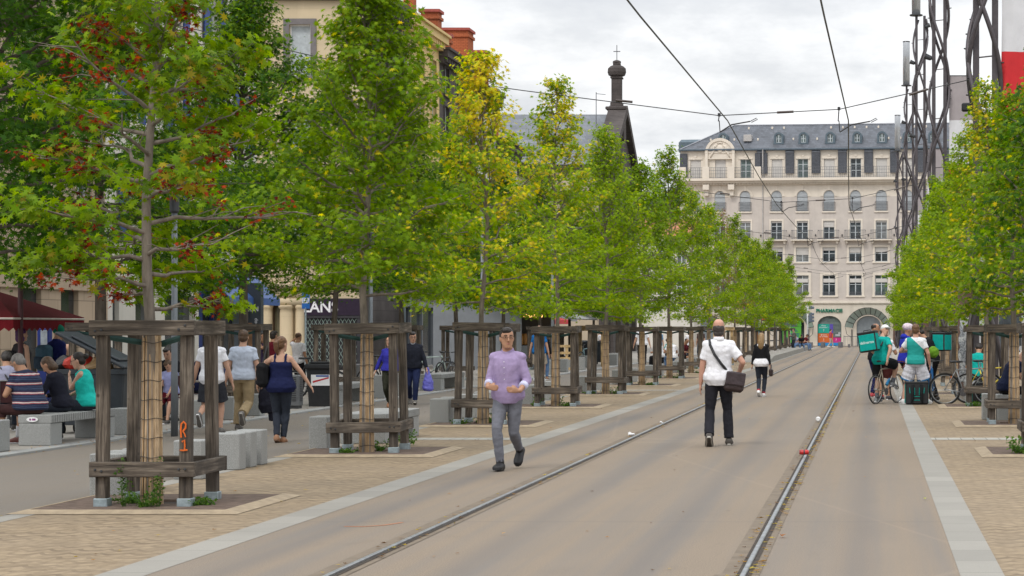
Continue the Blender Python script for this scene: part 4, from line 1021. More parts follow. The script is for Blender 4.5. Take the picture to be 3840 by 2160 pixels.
# --- 1 man in white shirt walking away, messenger bag
p = Person((wx(2695, 30), 30.0, 0), R(3), 'balding person in white polo shirt and black trousers walking away with shoulder bag', 1.86, vox=.009, fat=.008, skin='pink',
  hip=.935, lean=.02, legs={'L': (-.125, -.22, .15), 'R': (.14, .14, .09)}, toe=(-.75, .0), arms={'L': (-.25, .03, .84), 'R': (.285, .17, 1.02)}, elbow={'L': (-.7, -1, -.2), 'R': (.75, -1, -.3)}, hp=-.02, hy=-.05)
p.upper('polo_shirt', cloth('white', (.74,.74,.77)), hem=-.10, g=.016, sleeve=.72, loose=.010, wr=.007, collar=True, sg=.018); p.lower('trousers', cloth('black_denim', (.022,.022,.028)), g=.008, flare=.014, wr=.006)
p.shoes(M('dark_shoe', (.06,.052,.045), .6), M('pale_sole', (.42,.40,.36), .8)); p.hair('balding', 'ash'); p1 = p
b = empty('shoulder_bag', p.e.location, R(3)); tag(b, 'dark brown leather shoulder bag hanging from a black strap at the white shirted walker', 'bag'); LEA = M('dark_leather', (.035,.022,.022), .45, .3, 9, .2)
T = Matrix.Translation((.235, -.09, .95)) @ Matrix.Rotation(R(8), 4, 'Y') @ Matrix.Rotation(R(10), 4, 'Z')
q = MB(); bagmesh(q, (0,0,0), .150, .06, .15, T, .04); soft('body', q, .012, LEA, b, .006)
q = MB(); bagmesh(q, (.0,-.066,.05), .148, .012, .10, T, .01); soft('flap', q, .009, M('leather_flap', (.05,.036,.04), .4, .3, 9, .2), b, .004)
q = MB(); q.tube([(.13,-.10,1.11), (.04,-.178,1.22), (-.06,-.178,1.36), (-.125,-.125,1.50), (-.135,-.02,1.565), (-.10,.09,1.5), (.02,.165,1.3), (.16,.14,1.13)], .021, 6); q.build('strap', BLACK, b)
# --- 2 man in lilac shirt walking towards us
p = Person((wx(1905, 24.9), 24.9, 0), R(172), 'person in lilac shirt with rolled sleeves and grey jeans walking towards us', 1.76, vox=.0085, skin='tan', hip=.905, lean=.03, fat=.002,
  legs={'L': (-.03, -.36, .22), 'R': (.04, .17, .09)}, toe=(-.75, .08), arms={'L': (-.22, .23, .965), 'R': (.16, .28, 1.01)}, elbow={'L': (-.35, -.9, -.6), 'R': (.35, -.9, -.6)}, hy=.5, hp=-.02, hand_dir={'R': (-.8,.4,-.05), 'L': (.7,.5,.12)}, feet=(0,-.05))
LIL = cloth('lilac', (.315,.245,.40)); o = p.upper('shirt', LIL, hem=-.10, g=.014, sleeve=1.35, loose=.008, wr=.0045, collar=True, sg=.013); p.lower('jeans', cloth('grey_denim', (.155,.16,.185)), g=.004, wr=.006)
cf = MB()
for q_ in 'LR':
    e_, w_ = p.el[q_], p.wr[q_]; cf.tube([e_.lerp(w_, .38), e_.lerp(w_, .62)], [.056, .053], 12)
cf.build('cuff', cloth('pale_cuff', (.55,.55,.72)), o, True)
bt = MB()
for i in range(6):
    c, X, Y, Z = p.frame(.06+.07*i); bt.ell(tuple(c+Y*(.128+.003*i)), (.006,.004,.006), 8, 5)
bt.build('button', WHITE, o)
p.shoes(M('black_boot', (.018,.018,.02), .55), BLACK, .22); p.hair('short', 'dark'); p.face(True)
# --- 3 woman in black walking away
p = Person((wx(2855, 51.8), 51.8, 0), R(-4), 'person with long fair hair in black jumper walking away on the road', 1.62, 'f', vox=.012, legs={'L': (-.05, -.18, .16), 'R': (.05, .08, .09)}, toe=(-.6, 0), arms={'L': (-.26, .0, .82), 'R': (.25, -.05, .80)})
p.lower('jeans', cloth('dark_denim', (.03,.036,.05)), g=.004); p.upper('blouse', cloth('white', (.74,.74,.77)), hem=-.12, g=.016, tank=True, loose=.03); p.upper('jumper', cloth('black', (.012,.012,.014)), hem=.0, g=.026, sleeve=1.95, loose=.02); p.shoes(WHITE); p.hair('long', 'blond'); p.socks(M('red_sock', (.4,.03,.04)), .1)
b = empty('handbag', p.e.location, R(-4)); tag(b, 'small black handbag at the right hand of the fair haired walker', 'bag'); q = MB(); bagmesh(q, (.25,-.0,.62), .05, .12, .1, None, .03); soft('body', q, .012, LEA, b); q = MB(); q.tube([(.25,-.1,.7),(.25,-.08,.82),(.25,.06,.82),(.25,.09,.7)], .008, 6); q.build('handle', BLACK, b)
# --- 4 woman in navy top
p = Person((wx(1052, 30.9), 30.9, 0), R(6), 'person in navy strappy top and dark jeans walking away, arms swinging', 1.61, 'f', fat=.02, vox=.009, legs={'L': (-.045, -.09, .11), 'R': (.035, .05, .075)}, toe=(-.25, 0), arms={'L': (-.36, -.04, .98), 'R': (.46, .10, .93)}, elbow={'L': (-.9, -.6, 0), 'R': (.6, -1, .1)}, hy=-.5, side=.02)
NAV = cloth('navy', (.012,.016,.06)); p.lower('jeans', cloth('dark_denim', (.03,.036,.05)), g=.005); p.upper('top', NAV, hem=-.14, top=.40, g=.02, tank=True, loose=.035); p.hair('pony', 'chestnut'); p.shoes(M('sandal', (.30,.15,.08), .6), M('sandal_sole', (.18,.1,.06)))
b = empty('handbag', p.e.location, R(6)); tag(b, 'slouchy black bag hanging at the left side of the person in navy', 'bag'); q = MB(); bagmesh(q, (-.25,-.06,1.03), .09, .15, .19, None, .06); soft('body', q, .012, cloth('black', (.012,.012,.014)), b, .01, 10); q = MB(); q.tube([(-.24,-.14,1.2),(-.19,-.05,1.47),(-.23,.08,1.2)], .012, 6); q.build('strap', BLACK, b)
# --- 5 man khaki
p = Person((wx(912, 34.6), 34.6, 0), R(4), 'person in pale blue tee and khaki trousers walking away', 1.70, vox=.0095, fat=.008, hip=.93, legs={'L': (-.11, .10, .09), 'R': (.06, -.34, .30)}, toe=(0, -1.0), arms={'L': (-.30, -.02, .84), 'R': (.31, .0, .84)}, hp=.1, hy=.1)
p.lower('trousers', cloth('khaki', (.33,.25,.145)), g=.018, flare=.02); p.upper('tee', cloth('pale_blue', (.46,.51,.60)), hem=-.05, g=.022, sleeve=.6, loose=.014, sg=.022); p.hair('short', 'brown'); p.shoes(M('grey_shoe', (.14,.13,.12), .7), M('pale_sole', (.42,.40,.36), .8))
j = empty('jacket', p.e.location, R(4)); tag(j, 'dark jacket hanging from the right hand of the person in khaki trousers', 'jacket'); q = MB(); q.tube([(.33,.02,.80),(.36,.02,.66),(.39,.02,.45),(.42,.03,.30)], [.03,.11,.15,.13], 12); q.tube([(.38,.02,.6),(.46,.02,.4),(.47,.02,.16)], [.07,.06,.05], 10); q.v = [(x, .02+(y-.02)*.5, z) for x, y, z in q.v]; soft('cloth', q, .012, cloth('dark_jacket', (.014,.014,.022)), j, .018, 9)
# --- 6 man white tee, shorts
p = Person((wx(795, 33.4), 33.4, 0), R(2), 'person in white tee and dark shorts walking away behind the first guard', 1.71, vox=.0095, legs={'L': (-.10, -.38, .33), 'R': (.11, .10, .09)}, toe=(-1.0, 0), arms={'L': (-.32, .02, .84), 'R': (.31, .08, .86)})
p.lower('shorts', cloth('dark_shorts', (.035,.037,.045)), 'shorts', g=.02, flare=.03); p.upper('tee', cloth('white', (.74,.74,.77)), hem=-.09, g=.022, sleeve=.6, loose=.018, sg=.022); p.hair('short', 'dark'); p.shoes(M('grey_shoe', (.14,.13,.12), .7))
# --- 7 man dark sweater w/ bag
p = Person((wx(1548, 46.4), 46.4, 0), R(190), 'person in dark sweater and glasses walking towards us carrying a plastic bag', 1.66, vox=.011, fat=.02, skin='light', hip=.92, legs={'L': (-.06, .16, .10), 'R': (.07, -.22, .16)}, toe=(.2, -.55), arms={'L': (-.33, .12, .86), 'R': (.30, -.05, .83)}, hy=.2, hp=.15)
p.lower('jeans', cloth('navy_denim', (.018,.026,.075)), g=.012); p.upper('sweater', cloth('dark_navy_knit', (.016,.018,.028)), hem=-.05, g=.026, sleeve=1.95, loose=.018, collar=True); p.hair('short', 'dark'); p.face(True); p.shoes(M('grey_shoe', (.14,.13,.12), .7), M('pale_sole', (.42,.40,.36), .8))
cx = MB(); ering(cx, [(p.frame(.52)[0], .068, .07, Vector((1,0,0)), Vector((0,1,0))), (p.frame(.565)[0], .06, .064, Vector((1,0,0)), Vector((0,1,0)))], 16); cx.build('shirt_collar', cloth('grey_collar', (.4,.42,.46)), p.e)
b = empty('plastic_bag', p.w((-.36,.13,0)), 0); tag(b, 'violet blue plastic bag hanging from the hand of the person in dark sweater', 'bag'); q = MB(); q.tube([(0,0,.86),(0,0,.72),(0,0,.52),(0,0,.36),(0,0,.31)], [.018,.06,.12,.135,.09], 14); q.v = [(x, y*.6, z) for x, y, z in q.v]; soft('film', q, .014, M('violet_plastic', (.13,.13,.50), .35, .2, 8), b, .014, 12)
# --- 8 woman in blue cardigan
p = Person((wx(1462, 44.6), 44.6, 0), R(180), 'person in royal blue cardigan half hidden by the second guard, walking towards us', 1.56, 'f', vox=.012, legs={'L': (-.05, .12, .09), 'R': (.06, -.2, .15)}, toe=(0,-.5), arms={'L': (-.26, .1, .84), 'R': (.36, .05, .84)}, hy=-.1)
p.lower('trousers', cloth('dark_olive', (.035,.037,.025)), g=.014); p.upper('cardigan', cloth('royal_blue', (.035,.035,.30)), hem=-.02, g=.024, sleeve=1.9, loose=.03); p.hair('bob', 'dark'); p.face(); p.shoes(M('sandal', (.30,.15,.08), .6), M('sandal_sole', (.18,.1,.06)))
# --- 9 three men by the cream shopfront
p = Person((wx(1118, 53), 53.0, .03), R(-20), 'person in white polo with a hand raised to the head, by the lattice shutter', 1.60, vox=.012, skin='tan', arms={'L': (-.17, .17, 1.60), 'R': (.27, .05, .82)}, elbow={'L': (-1, .2, -.6), 'R': (.35,-1,-.25)})
p.lower('trousers', cloth('black', (.012,.012,.014)), g=.014); p.upper('polo_shirt', cloth('white', (.74,.74,.77)), hem=-.06, sleeve=.65, g=.02, sg=.02); p.hair('shaved', 'brown'); p.shoes(BLACK, BLACK)
p = Person((wx(1025, 51.5), 51.5, .03), R(-25), 'person in maroon tee standing with back turned by the cream shopfront', 1.64, vox=.012, skin='tan', arms={'L': (-.3, .3, 1.2), 'R': (.3, .1, .9)})
p.lower('trousers', cloth('black', (.012,.012,.014)), g=.014); p.upper('tee', cloth('maroon', (.10,.008,.016)), hem=-.06, sleeve=.7, g=.02); p.hair('short', 'dark'); p.shoes(BLACK, BLACK)
p = Person((wx(988, 52.2), 52.2, .03), R(150), 'person in dark purple top rubbing the chin beside the person in maroon', 1.60, vox=.012, skin='tan', arms={'L': (-.04, .2, 1.48), 'R': (.25, .08, .85)}, elbow={'L': (-.8, .3, -.8), 'R': (.35,-1,-.25)}, hp=.1)
p.lower('trousers', cloth('black', (.012,.012,.014)), g=.014); p.upper('tee', cloth('dark_purple', (.035,.025,.06)), hem=-.06, sleeve=.7, g=.02); p.hair('short', 'dark'); p.face(); p.shoes(BLACK, BLACK)
# --- 10 blue tee man and companion
p = Person((wx(2022, 67), 67.0, 0), R(-5), 'person in bright blue tee and beige shorts seen behind the fourth guard', 1.84, vox=.014, fat=.02, arms={'L': (-.3,0,.85), 'R': (.29,.04,.85)}, legs={'L': (-.1,-.1,.1), 'R': (.1,.1,.09)})
p.lower('shorts', cloth('beige', (.42,.36,.29)), 'shorts', g=.024, flare=.03); p.upper('tee', cloth('bright_blue', (.015,.14,.40)), hem=-.08, sleeve=.6, g=.024, loose=.02); p.hair('shaved', 'brown'); p.shoes(WHITE)
p = Person((wx(2040, 69.5), 69.5, 0), R(0), 'person in blue jeans walking beside the person in bright blue tee', 1.68, 'f', vox=.014); p.lower('jeans', cloth('mid_denim', (.10,.17,.30)), g=.008); p.upper('top', cloth('black', (.012,.012,.014)), sleeve=1.9); p.hair('bob', 'blond'); p.shoes(M('sandal', (.30,.15,.08), .6))
# --- 11 white shirt man in the distance
p = Person((wx(2408, 93), 93.0, 0), R(8), 'person in white shirt and black trousers behind the sixth guard', 1.95, vox=.016, fat=.03, arms={'L': (-.34,0,.85), 'R': (.33,.04,.85)}); p.lower('trousers', cloth('black', (.012,.012,.014)), g=.02); p.upper('shirt', cloth('white', (.74,.74,.77)), hem=-.04, sleeve=.7, g=.024, loose=.02); p.hair('shaved', 'dark'); p.shoes(BLACK, BLACK)
def sitter(px, d, z, rz, lab, top, bottom=('jeans', 'mid_denim', (.10,.17,.30)), hair=('short', 'dark'), sex='m', H=1.72, seat=.45, lean=.12, curl=.35, sleeve=.6, vox=.014, kind='trousers', hy=0, hp=.2, skin='tan', arms=None, elbow=None, face=False, fat=0, X=None, tank=False, grp=None, spread=.14, shoe=None):
    sh = seat + .10
    p = Person((wx(px, d) if X is None else X, d, z), rz, lab, H, sex, vox=vox, hip=sh/(H/1.75), lean=lean, curl=curl, fat=fat, legs={'L': (-spread, .46, .09), 'R': (spread, .48, .09)}, knee={'L': (-.2,.7,1), 'R': (.2,.7,1)},
        arms=arms or {'L': (-.13, .38, sh+.17), 'R': (.13, .38, sh+.17)}, elbow=elbow or {'L': (-.8,-.6,-.5), 'R': (.8,-.6,-.5)}, hy=hy, hp=hp, skin=skin, group=grp)
    p.lower(bottom[0], cloth(bottom[1], bottom[2]), kind, g=.014); p.upper(top[0], cloth(top[1], top[2]) if not hasattr(top[2], 'node_tree') else top[2], hem=-.05, sleeve=sleeve, g=.02, tank=tank, loose=.01)
    p.hair(*hair); p.shoes(shoe or M('dark_shoe', (.06,.052,.045), .6))
    if face: p.face(face == 2)
    return p
G = 'people sitting by the shop side kerb'
sitter(2480, 88, 0, R(80), 'person in white tee sitting on a granite block, dark trousers, behind the sixth guard', ('tee', 'white', (.74,.74,.77)), ('trousers', 'black', (.012,.012,.014)), grp=G)
sitter(2519, 86, 0, R(20), 'person in white tee and blue jeans sitting with back turned beside the seventh guard', ('tee', 'white', (.74,.74,.77)), grp=G, fat=.02)
sitter(2558, 89, 0, R(-120), 'person in burgundy sleeveless top sitting behind the seventh guard', ('top', 'maroon', (.10,.008,.016)), ('shorts', 'black', (.012,.012,.014)), ('shaved', 'dark'), grp=G, kind='shorts')
sitter(2516, 93, 0, R(150), 'person in turquoise tee sitting among others beyond the sixth guard', ('tee', 'turquoise_pale', (.15,.42,.42)), ('trousers', 'black', (.012,.012,.014)), grp=G)
for px, d, H, lab, top, hair in ((2470, 104, 1.75, 'person in denim blue shirt standing with a backpack beyond the sixth guard', ('shirt', 'denim_shirt', (.13,.26,.42)), ('short', 'dark')), (2585, 108, 1.68, 'person in white vest and blue shorts standing beyond the seventh guard', ('vest', 'white', (.74,.74,.77)), ('bob', 'dark')),
    (2628, 112, 1.78, 'person in brown jacket standing left of the balding walker', ('jacket', 'brown', (.08,.05,.045)), ('short', 'dark')), (2250, 106, 1.7, 'person in white top standing behind the pallet bins', ('top', 'white', (.74,.74,.77)), ('short', 'dark'))):
    p = Person((wx(px, d), d, 0), R(d*40), lab, H, vox=.018, group='people standing far down the street'); p.lower('trousers', cloth('dark_denim', (.03,.036,.05)), g=.014); p.upper(top[0], cloth(top[1], top[2]), sleeve=.7, g=.02); p.hair(*hair); p.shoes(BLACK)
for i, (px, d) in enumerate(((2975, 158), (2990, 160), (3004, 158), (3018, 162))):
    sitter(px, d, 0, R(90+i*50), 'person waiting at the far end by the traffic light, %s from the left' % ORD[i+1], (('jacket', 'grey_jacket', (.12,.12,.11)), ('tee', 'lilac_grey', (.3,.3,.4)), ('tee', 'black', (.012,.012,.014)), ('top', 'maroon', (.10,.008,.016)))[i], grp='people waiting at the far end of the street', vox=.022) if i else None
p = Person((wx(2977, 158), 158, 0), R(120), 'person in grey jacket standing at the far end by the traffic light', 1.75, vox=.022, arms={'L': (-.1,.3,1.2), 'R': (.1,.3,1.2)}); p.lower('trousers', cloth('dark_denim', (.03,.036,.05))); p.upper('jacket', cloth('grey_jacket', (.12,.12,.11)), sleeve=1.9, g=.03); p.hair('short', 'dark'); p.shoes(BLACK)
p = Person((wx(3117, 196), 193, 0), R(-80), 'person in red top passing the pharmacy window', 1.72, vox=.024, legs={'L': (-.08,.25,.1), 'R': (.08,-.25,.12)}); p.lower('trousers', cloth('beige', (.42,.36,.29))); p.upper('top', cloth('red_top', (.4,.05,.08)), sleeve=1.9, g=.03); p.hair('short', 'dark'); p.shoes(WHITE)
# --- left bench sitters
STR = None
m, nt, bs = newmat('cloth_navy_striped'); v = coords(nt); sx_ = nd(nt, 'ShaderNodeSeparateXYZ'); nt.links.new(v, sx_.inputs[0]); STR = m
ph = math2(nt, 'FRACT', math2(nt, 'DIVIDE', math2(nt, 'ADD', sx_.outputs[2], math2(nt, 'MULTIPLY', nz(nt, v, 5), .03)), .135))
c = ramp(nt, ph, [(.0, (.012,.018,.05)), (.54, (.012,.018,.05))]); cr = c.node.color_ramp; cr.interpolation = 'CONSTANT'
for pos, col in ((.12, (.05,.08,.15)), (.17, (.012,.018,.05)), (.32, (.04,.06,.13)), (.36, (.012,.018,.05)), (.56, (.36,.06,.07)), (.64, (.5,.47,.45)), (.76, (.36,.06,.07)), (.80, (.012,.018,.05))):
    el = cr.elements.new(pos); el.color = (*col, 1)
nt.links.new(c, bs.inputs['Base Color']); bs.inputs['Roughness'].default_value = .9
p = sitter(0, 29.75, .03, R(62), 'heavy grey haired person in navy striped polo and brown shorts sitting on the bench', ('polo_shirt', 'x', STR), ('shorts', 'brown_cotton', (.055,.025,.025)), ('short', 'grey'), 'm', 1.76, .46, .22, .30, .62, .009, 'knee', 0, .25, 'tan', fat=.055, X=-12.33, spread=.17, shoe=M('red_brown_shoe', (.14,.04,.03), .6))
p.socks(M('white_sock', (.6,.6,.62)), .4)
p = sitter(0, 30.55, .03, R(80), 'dark haired person in black top sitting between the striped shirt man and the teal top', ('top', 'black_navy', (.012,.013,.022)), ('jeans', 'dark_denim', (.03,.036,.05)), ('bob', 'brown'), 'f', 1.62, .46, .15, .35, 1.9, .011, X=-12.2, hp=.3)
p = sitter(0, 31.1, .03, R(96), 'person in glasses and turquoise sleeveless top sitting on the bench, chin in hand', ('top', 'turquoise', (.015,.47,.40)), ('jeans', 'dark_denim', (.03,.036,.05)), ('bun', 'dark'), 'f', 1.68, .46, .10, .16, 0, .0095, X=-12.03, face=2, hy=0, hp=.05, skin='light', tank=True, arms={'L': (.08, .30, .98), 'R': (.13, .36, .68)}, elbow={'L': (-.6, -.1, -1), 'R': (.8,-.6,-.5)}, fat=.012)
p = sitter(0, 33.4, .03, R(200), 'person in lilac grey tee with a dark strap across the back, at the left edge', ('tee', 'lilac_grey', (.3,.29,.37)), ('jeans', 'dark_denim', (.03,.036,.05)), ('short', 'dark'), H=1.74, X=-14.25, vox=.012, hp=.3, fat=.02)
p.e.rotation_euler.z = R(25); q = MB(); q.tube([p.frame(.49)[0]+p.frame(.49)[2]*-.10-Vector((.1,0,0)), p.frame(.3)[0]-p.frame(.3)[2]*.155, p.frame(.05)[0]-p.frame(.05)[2]*.15+Vector((.13,0,0))], .014, 6); q.build('strap', BLACK, p.e)
def chair(loc, rz, lab, col=(.05,.012,.014)):
    e = empty('cafe_chair', loc, rz); tag(e, lab, 'chair', 'cafe terrace chairs'); f = MB()
    for sx_ in (-1, 1):
        f.tube([(sx_*.22,.22,0),(sx_*.22,.2,.45),(sx_*.22,-.2,.45),(sx_*.22,-.26,.86)], .012, 6); f.tube([(sx_*.22,-.26,0),(sx_*.22,-.2,.45)], .012, 6)
    f.tube([(-.22,-.26,.86),(.22,-.26,.86)], .012, 6); f.build('frame', STEEL, e); MB().cbox(-.21,.21,-.2,.21,.445,.47,.008).build('seat', M('chair_weave', col, .7, .3, 40), e)
    b = MB(); b.add([(-.21,-.212,.50),(.21,-.212,.50),(.21,-.256,.85),(-.21,-.256,.85),(-.21,-.20,.50),(.21,-.20,.50),(.21,-.244,.85),(-.21,-.244,.85)], [(0,1,2,3),(7,6,5,4),(0,4,5,1),(1,5,6,2),(2,6,7,3),(3,7,4,0)]); b.build('backrest', M('chair_weave', col), e)
def table(loc, lab):
    e = empty('cafe_table', loc); tag(e, lab, 'table', 'cafe terrace tables'); MB().lathe([(.34,.71),(.35,.715),(.35,.735),(.34,.74)], 24).build('tabletop', M('table_top', (.2,.17,.15), .5), e); MB().lathe([(.03,.03),(.03,.71)], 10).build('stem', DARKM, e); MB().lathe([(.22,0),(.2,.025),(.03,.04)], 16).build('base', DARKM, e)
for i, (px, d, rz, lab, top, hair, sex, H) in enumerate((
  (520, 37.2, R(-70), 'dark haired person in black leaning on a terrace table, seen in profile behind the guard', ('top', 'black', (.012,.012,.014)), ('pony', 'dark'), 'f', 1.66),
  (552, 37.9, R(175), 'fair haired person in dark blue with a red cloth behind, at the terrace table', ('top', 'dark_blue', (.012,.014,.05)), ('bob', 'blond'), 'f', 1.62),
  (470, 39.5, R(-100), 'person in black sitting low behind the left post of the first guard', ('jacket', 'black', (.012,.012,.014)), ('short', 'dark'), 'm', 1.72),
  (285, 40, R(150), 'person with receding hair seen just above the open bin lid', ('jacket', 'black', (.012,.012,.014)), ('balding', 'brown'), 'm', 1.84),
  (735, 39.0, R(-60), 'person in dark clothes sitting right of the child at the terrace', ('jacket', 'dark_blue', (.012,.014,.05)), ('short', 'dark'), 'm', 1.75),
  (640, 40.5, R(180), 'person in dark top facing us behind the reed screen', ('top', 'black', (.012,.012,.014)), ('short', 'dark'), 'm', 1.7))):
    p = sitter(px, d, .03, rz, lab, top, ('trousers', 'dark_denim', (.03,.036,.05)), hair, sex, H, .46, .1, .25, 1.8 if i != 1 else .6, .012, face=1 if i in (0, 3, 5) else False, hp=.1, skin='light')
    chair((p.e.location.x, p.e.location.y, .03), rz, 'cane chair under the %s' % ' '.join(lab.split()[:10]).rstrip(','))
p = sitter(643, 36.6, .03, R(170), 'child with brown hair looking down at the terrace table', ('tee', 'blue_print', (.3,.32,.55)), ('shorts', 'maroon', (.10,.008,.016)), ('short', 'brown'), 'm', 1.25, .46, .1, .2, .6, .010, 'shorts', 0, .45, 'light', face=1)
chair((p.e.location.x, p.e.location.y, .03), R(170), 'cane chair under the child at the terrace table')
table((wx(600, 38.4), 38.4, .03), 'round terrace table between the seated friends'); table((wx(700, 38), 37.8, .03), 'round terrace table in front of the child'); table((-14.9, 35, .03), 'round terrace table at the left edge'); chair((-14.1, 33.3, .03), R(25), 'cane chair at the left edge under the lilac grey tee')
rc = MB(); rc.ell((wx(552, 37.5), 37.62, .86), (.13,.05,.14), 14, 10); soft('red_cloth', rc, .012, cloth('red_cloth', (.62,.03,.015)), None, .02, 12); rc = bpy.context.scene.objects['red_cloth']; tag(rc, 'bright red cloth hung over a terrace chair back', 'cloth')
p = Person((wx(78, 36.5), 36.5, .03), R(-30), 'person with purple hair and bare arms walking behind the parasol pole', 1.72, 'f', vox=.012, fat=.02, legs={'L': (-.08,.15,.09), 'R': (.08,-.2,.14)}); p.lower('trousers', cloth('black', (.012,.012,.014))); p.upper('top', cloth('dark_grey', (.05,.047,.05)), tank=True, g=.02); p.hair('bob', hatmat=M('purple_hair', (.075,.01,.10), .6)); p.shoes(BLACK)
b = empty('backpack', p.e.location, R(-30)); tag(b, 'small bag with yellow and green stripes on the back of the purple haired walker', 'bag'); q = MB(); bagmesh(q, (-.05,-.2,1.2), .1, .06, .12, None, .03); q.build('body', BLACK, b)
for i, c in enumerate(((.5,.12,.02), (.55,.42,.03), (.03,.25,.1))): MB().box(-.14+.06*i, -.085+.06*i, -.265, -.262, 1.11, 1.29).build('stripe', M('stripe%d' % i, c), b)
p = Person((wx(206, 37.5), 37.5, .03), R(-35), 'person in green beanie and navy hoodie walking with a backpack', 1.76, vox=.012, legs={'L': (-.08,.2,.09), 'R': (.08,-.2,.14)}, lean=.08); p.lower('trousers', cloth('navy_denim', (.018,.026,.075))); p.upper('hoodie', cloth('navy_hoodie', (.014,.02,.11)), sleeve=1.9, g=.03, collar=True); p.hair('beanie', hatmat=cloth('green_knit', (.01,.16,.10))); p.shoes(BLACK)
b = empty('backpack', p.e.location, R(-35)); tag(b, 'slate blue backpack on the person in the green beanie', 'backpack'); q = MB(); bagmesh(q, (0,-.22,1.17), .17, .11, .24, None, .06); soft('body', q, .014, cloth('slate_blue', (.06,.12,.17)), b, .008, 9); q = MB(); bagmesh(q, (0,-.34,1.08), .12, .03, .11, None, .02); soft('pocket', q, .014, cloth('slate_dark', (.035,.06,.09)), b)
# ---------------------------------------------------------------- lettering
def text_mesh(body, size, depth=.002, align='CENTER', sx_=1.0, bold=0, shear=0):
    cu = bpy.data.curves.new('lettering', 'FONT'); cu.body = body; cu.size = size; cu.extrude = depth; cu.align_x = align; cu.align_y = 'CENTER'; cu.offset = bold; cu.shear = shear
    cu.space_character = 1.0; o = bpy.data.objects.new('lettering', cu); COL.objects.link(o)
    dg = bpy.context.evaluated_depsgraph_get(); dg.update(); me = bpy.data.meshes.new_from_object(o.evaluated_get(dg)); bpy.data.objects.remove(o)
    for v in me.vertices: v.co.x *= sx_
    return me
def lettering(body, size, T, mat, parent=None, name='lettering', **k):
    me = text_mesh(body, size, **k); me.transform(T); me.materials.clear(); me.materials.append(mat); return link(name, me, parent)
UP = Matrix.Rotation(math.pi/2, 4, 'X')       # text plane upright, facing -Y
TEAL = cloth('teal', (.005,.33,.29)); TEALD = cloth('dark_teal', (.006,.24,.21))
def wheel(e, y, r, name='wheel', tyre=.018):
    t = MB(); t.tube([(0, y+r*math.cos(a), r+.003+r*math.sin(a)) for a in [i*math.pi/18 for i in range(37)]], tyre, 6, cap=False); w_ = t.build(name, RUBBER, e, True)
    s = MB()
    rr_ = r-.03
    s.tube([(0, y+rr_*math.cos(a), r+.003+rr_*math.sin(a)) for a in [i*math.pi/18 for i in range(37)]], .011, 5, cap=False); s.build('rim', STEEL, w_, True)
    s = MB()
    for i in range(24):
        a = i*math.pi/12; s.tube([((.02 if i % 2 else -.02), y, r), (0, y+rr_*math.cos(a), r+rr_*math.sin(a))], .0016, 3, cap=False)
    s.lathe([(.018,-.035),(.022,-.03),(.022,.03),(.018,.035)], 8, (0, y, r), axis='x'); s.build('spokes', STEEL, w_)
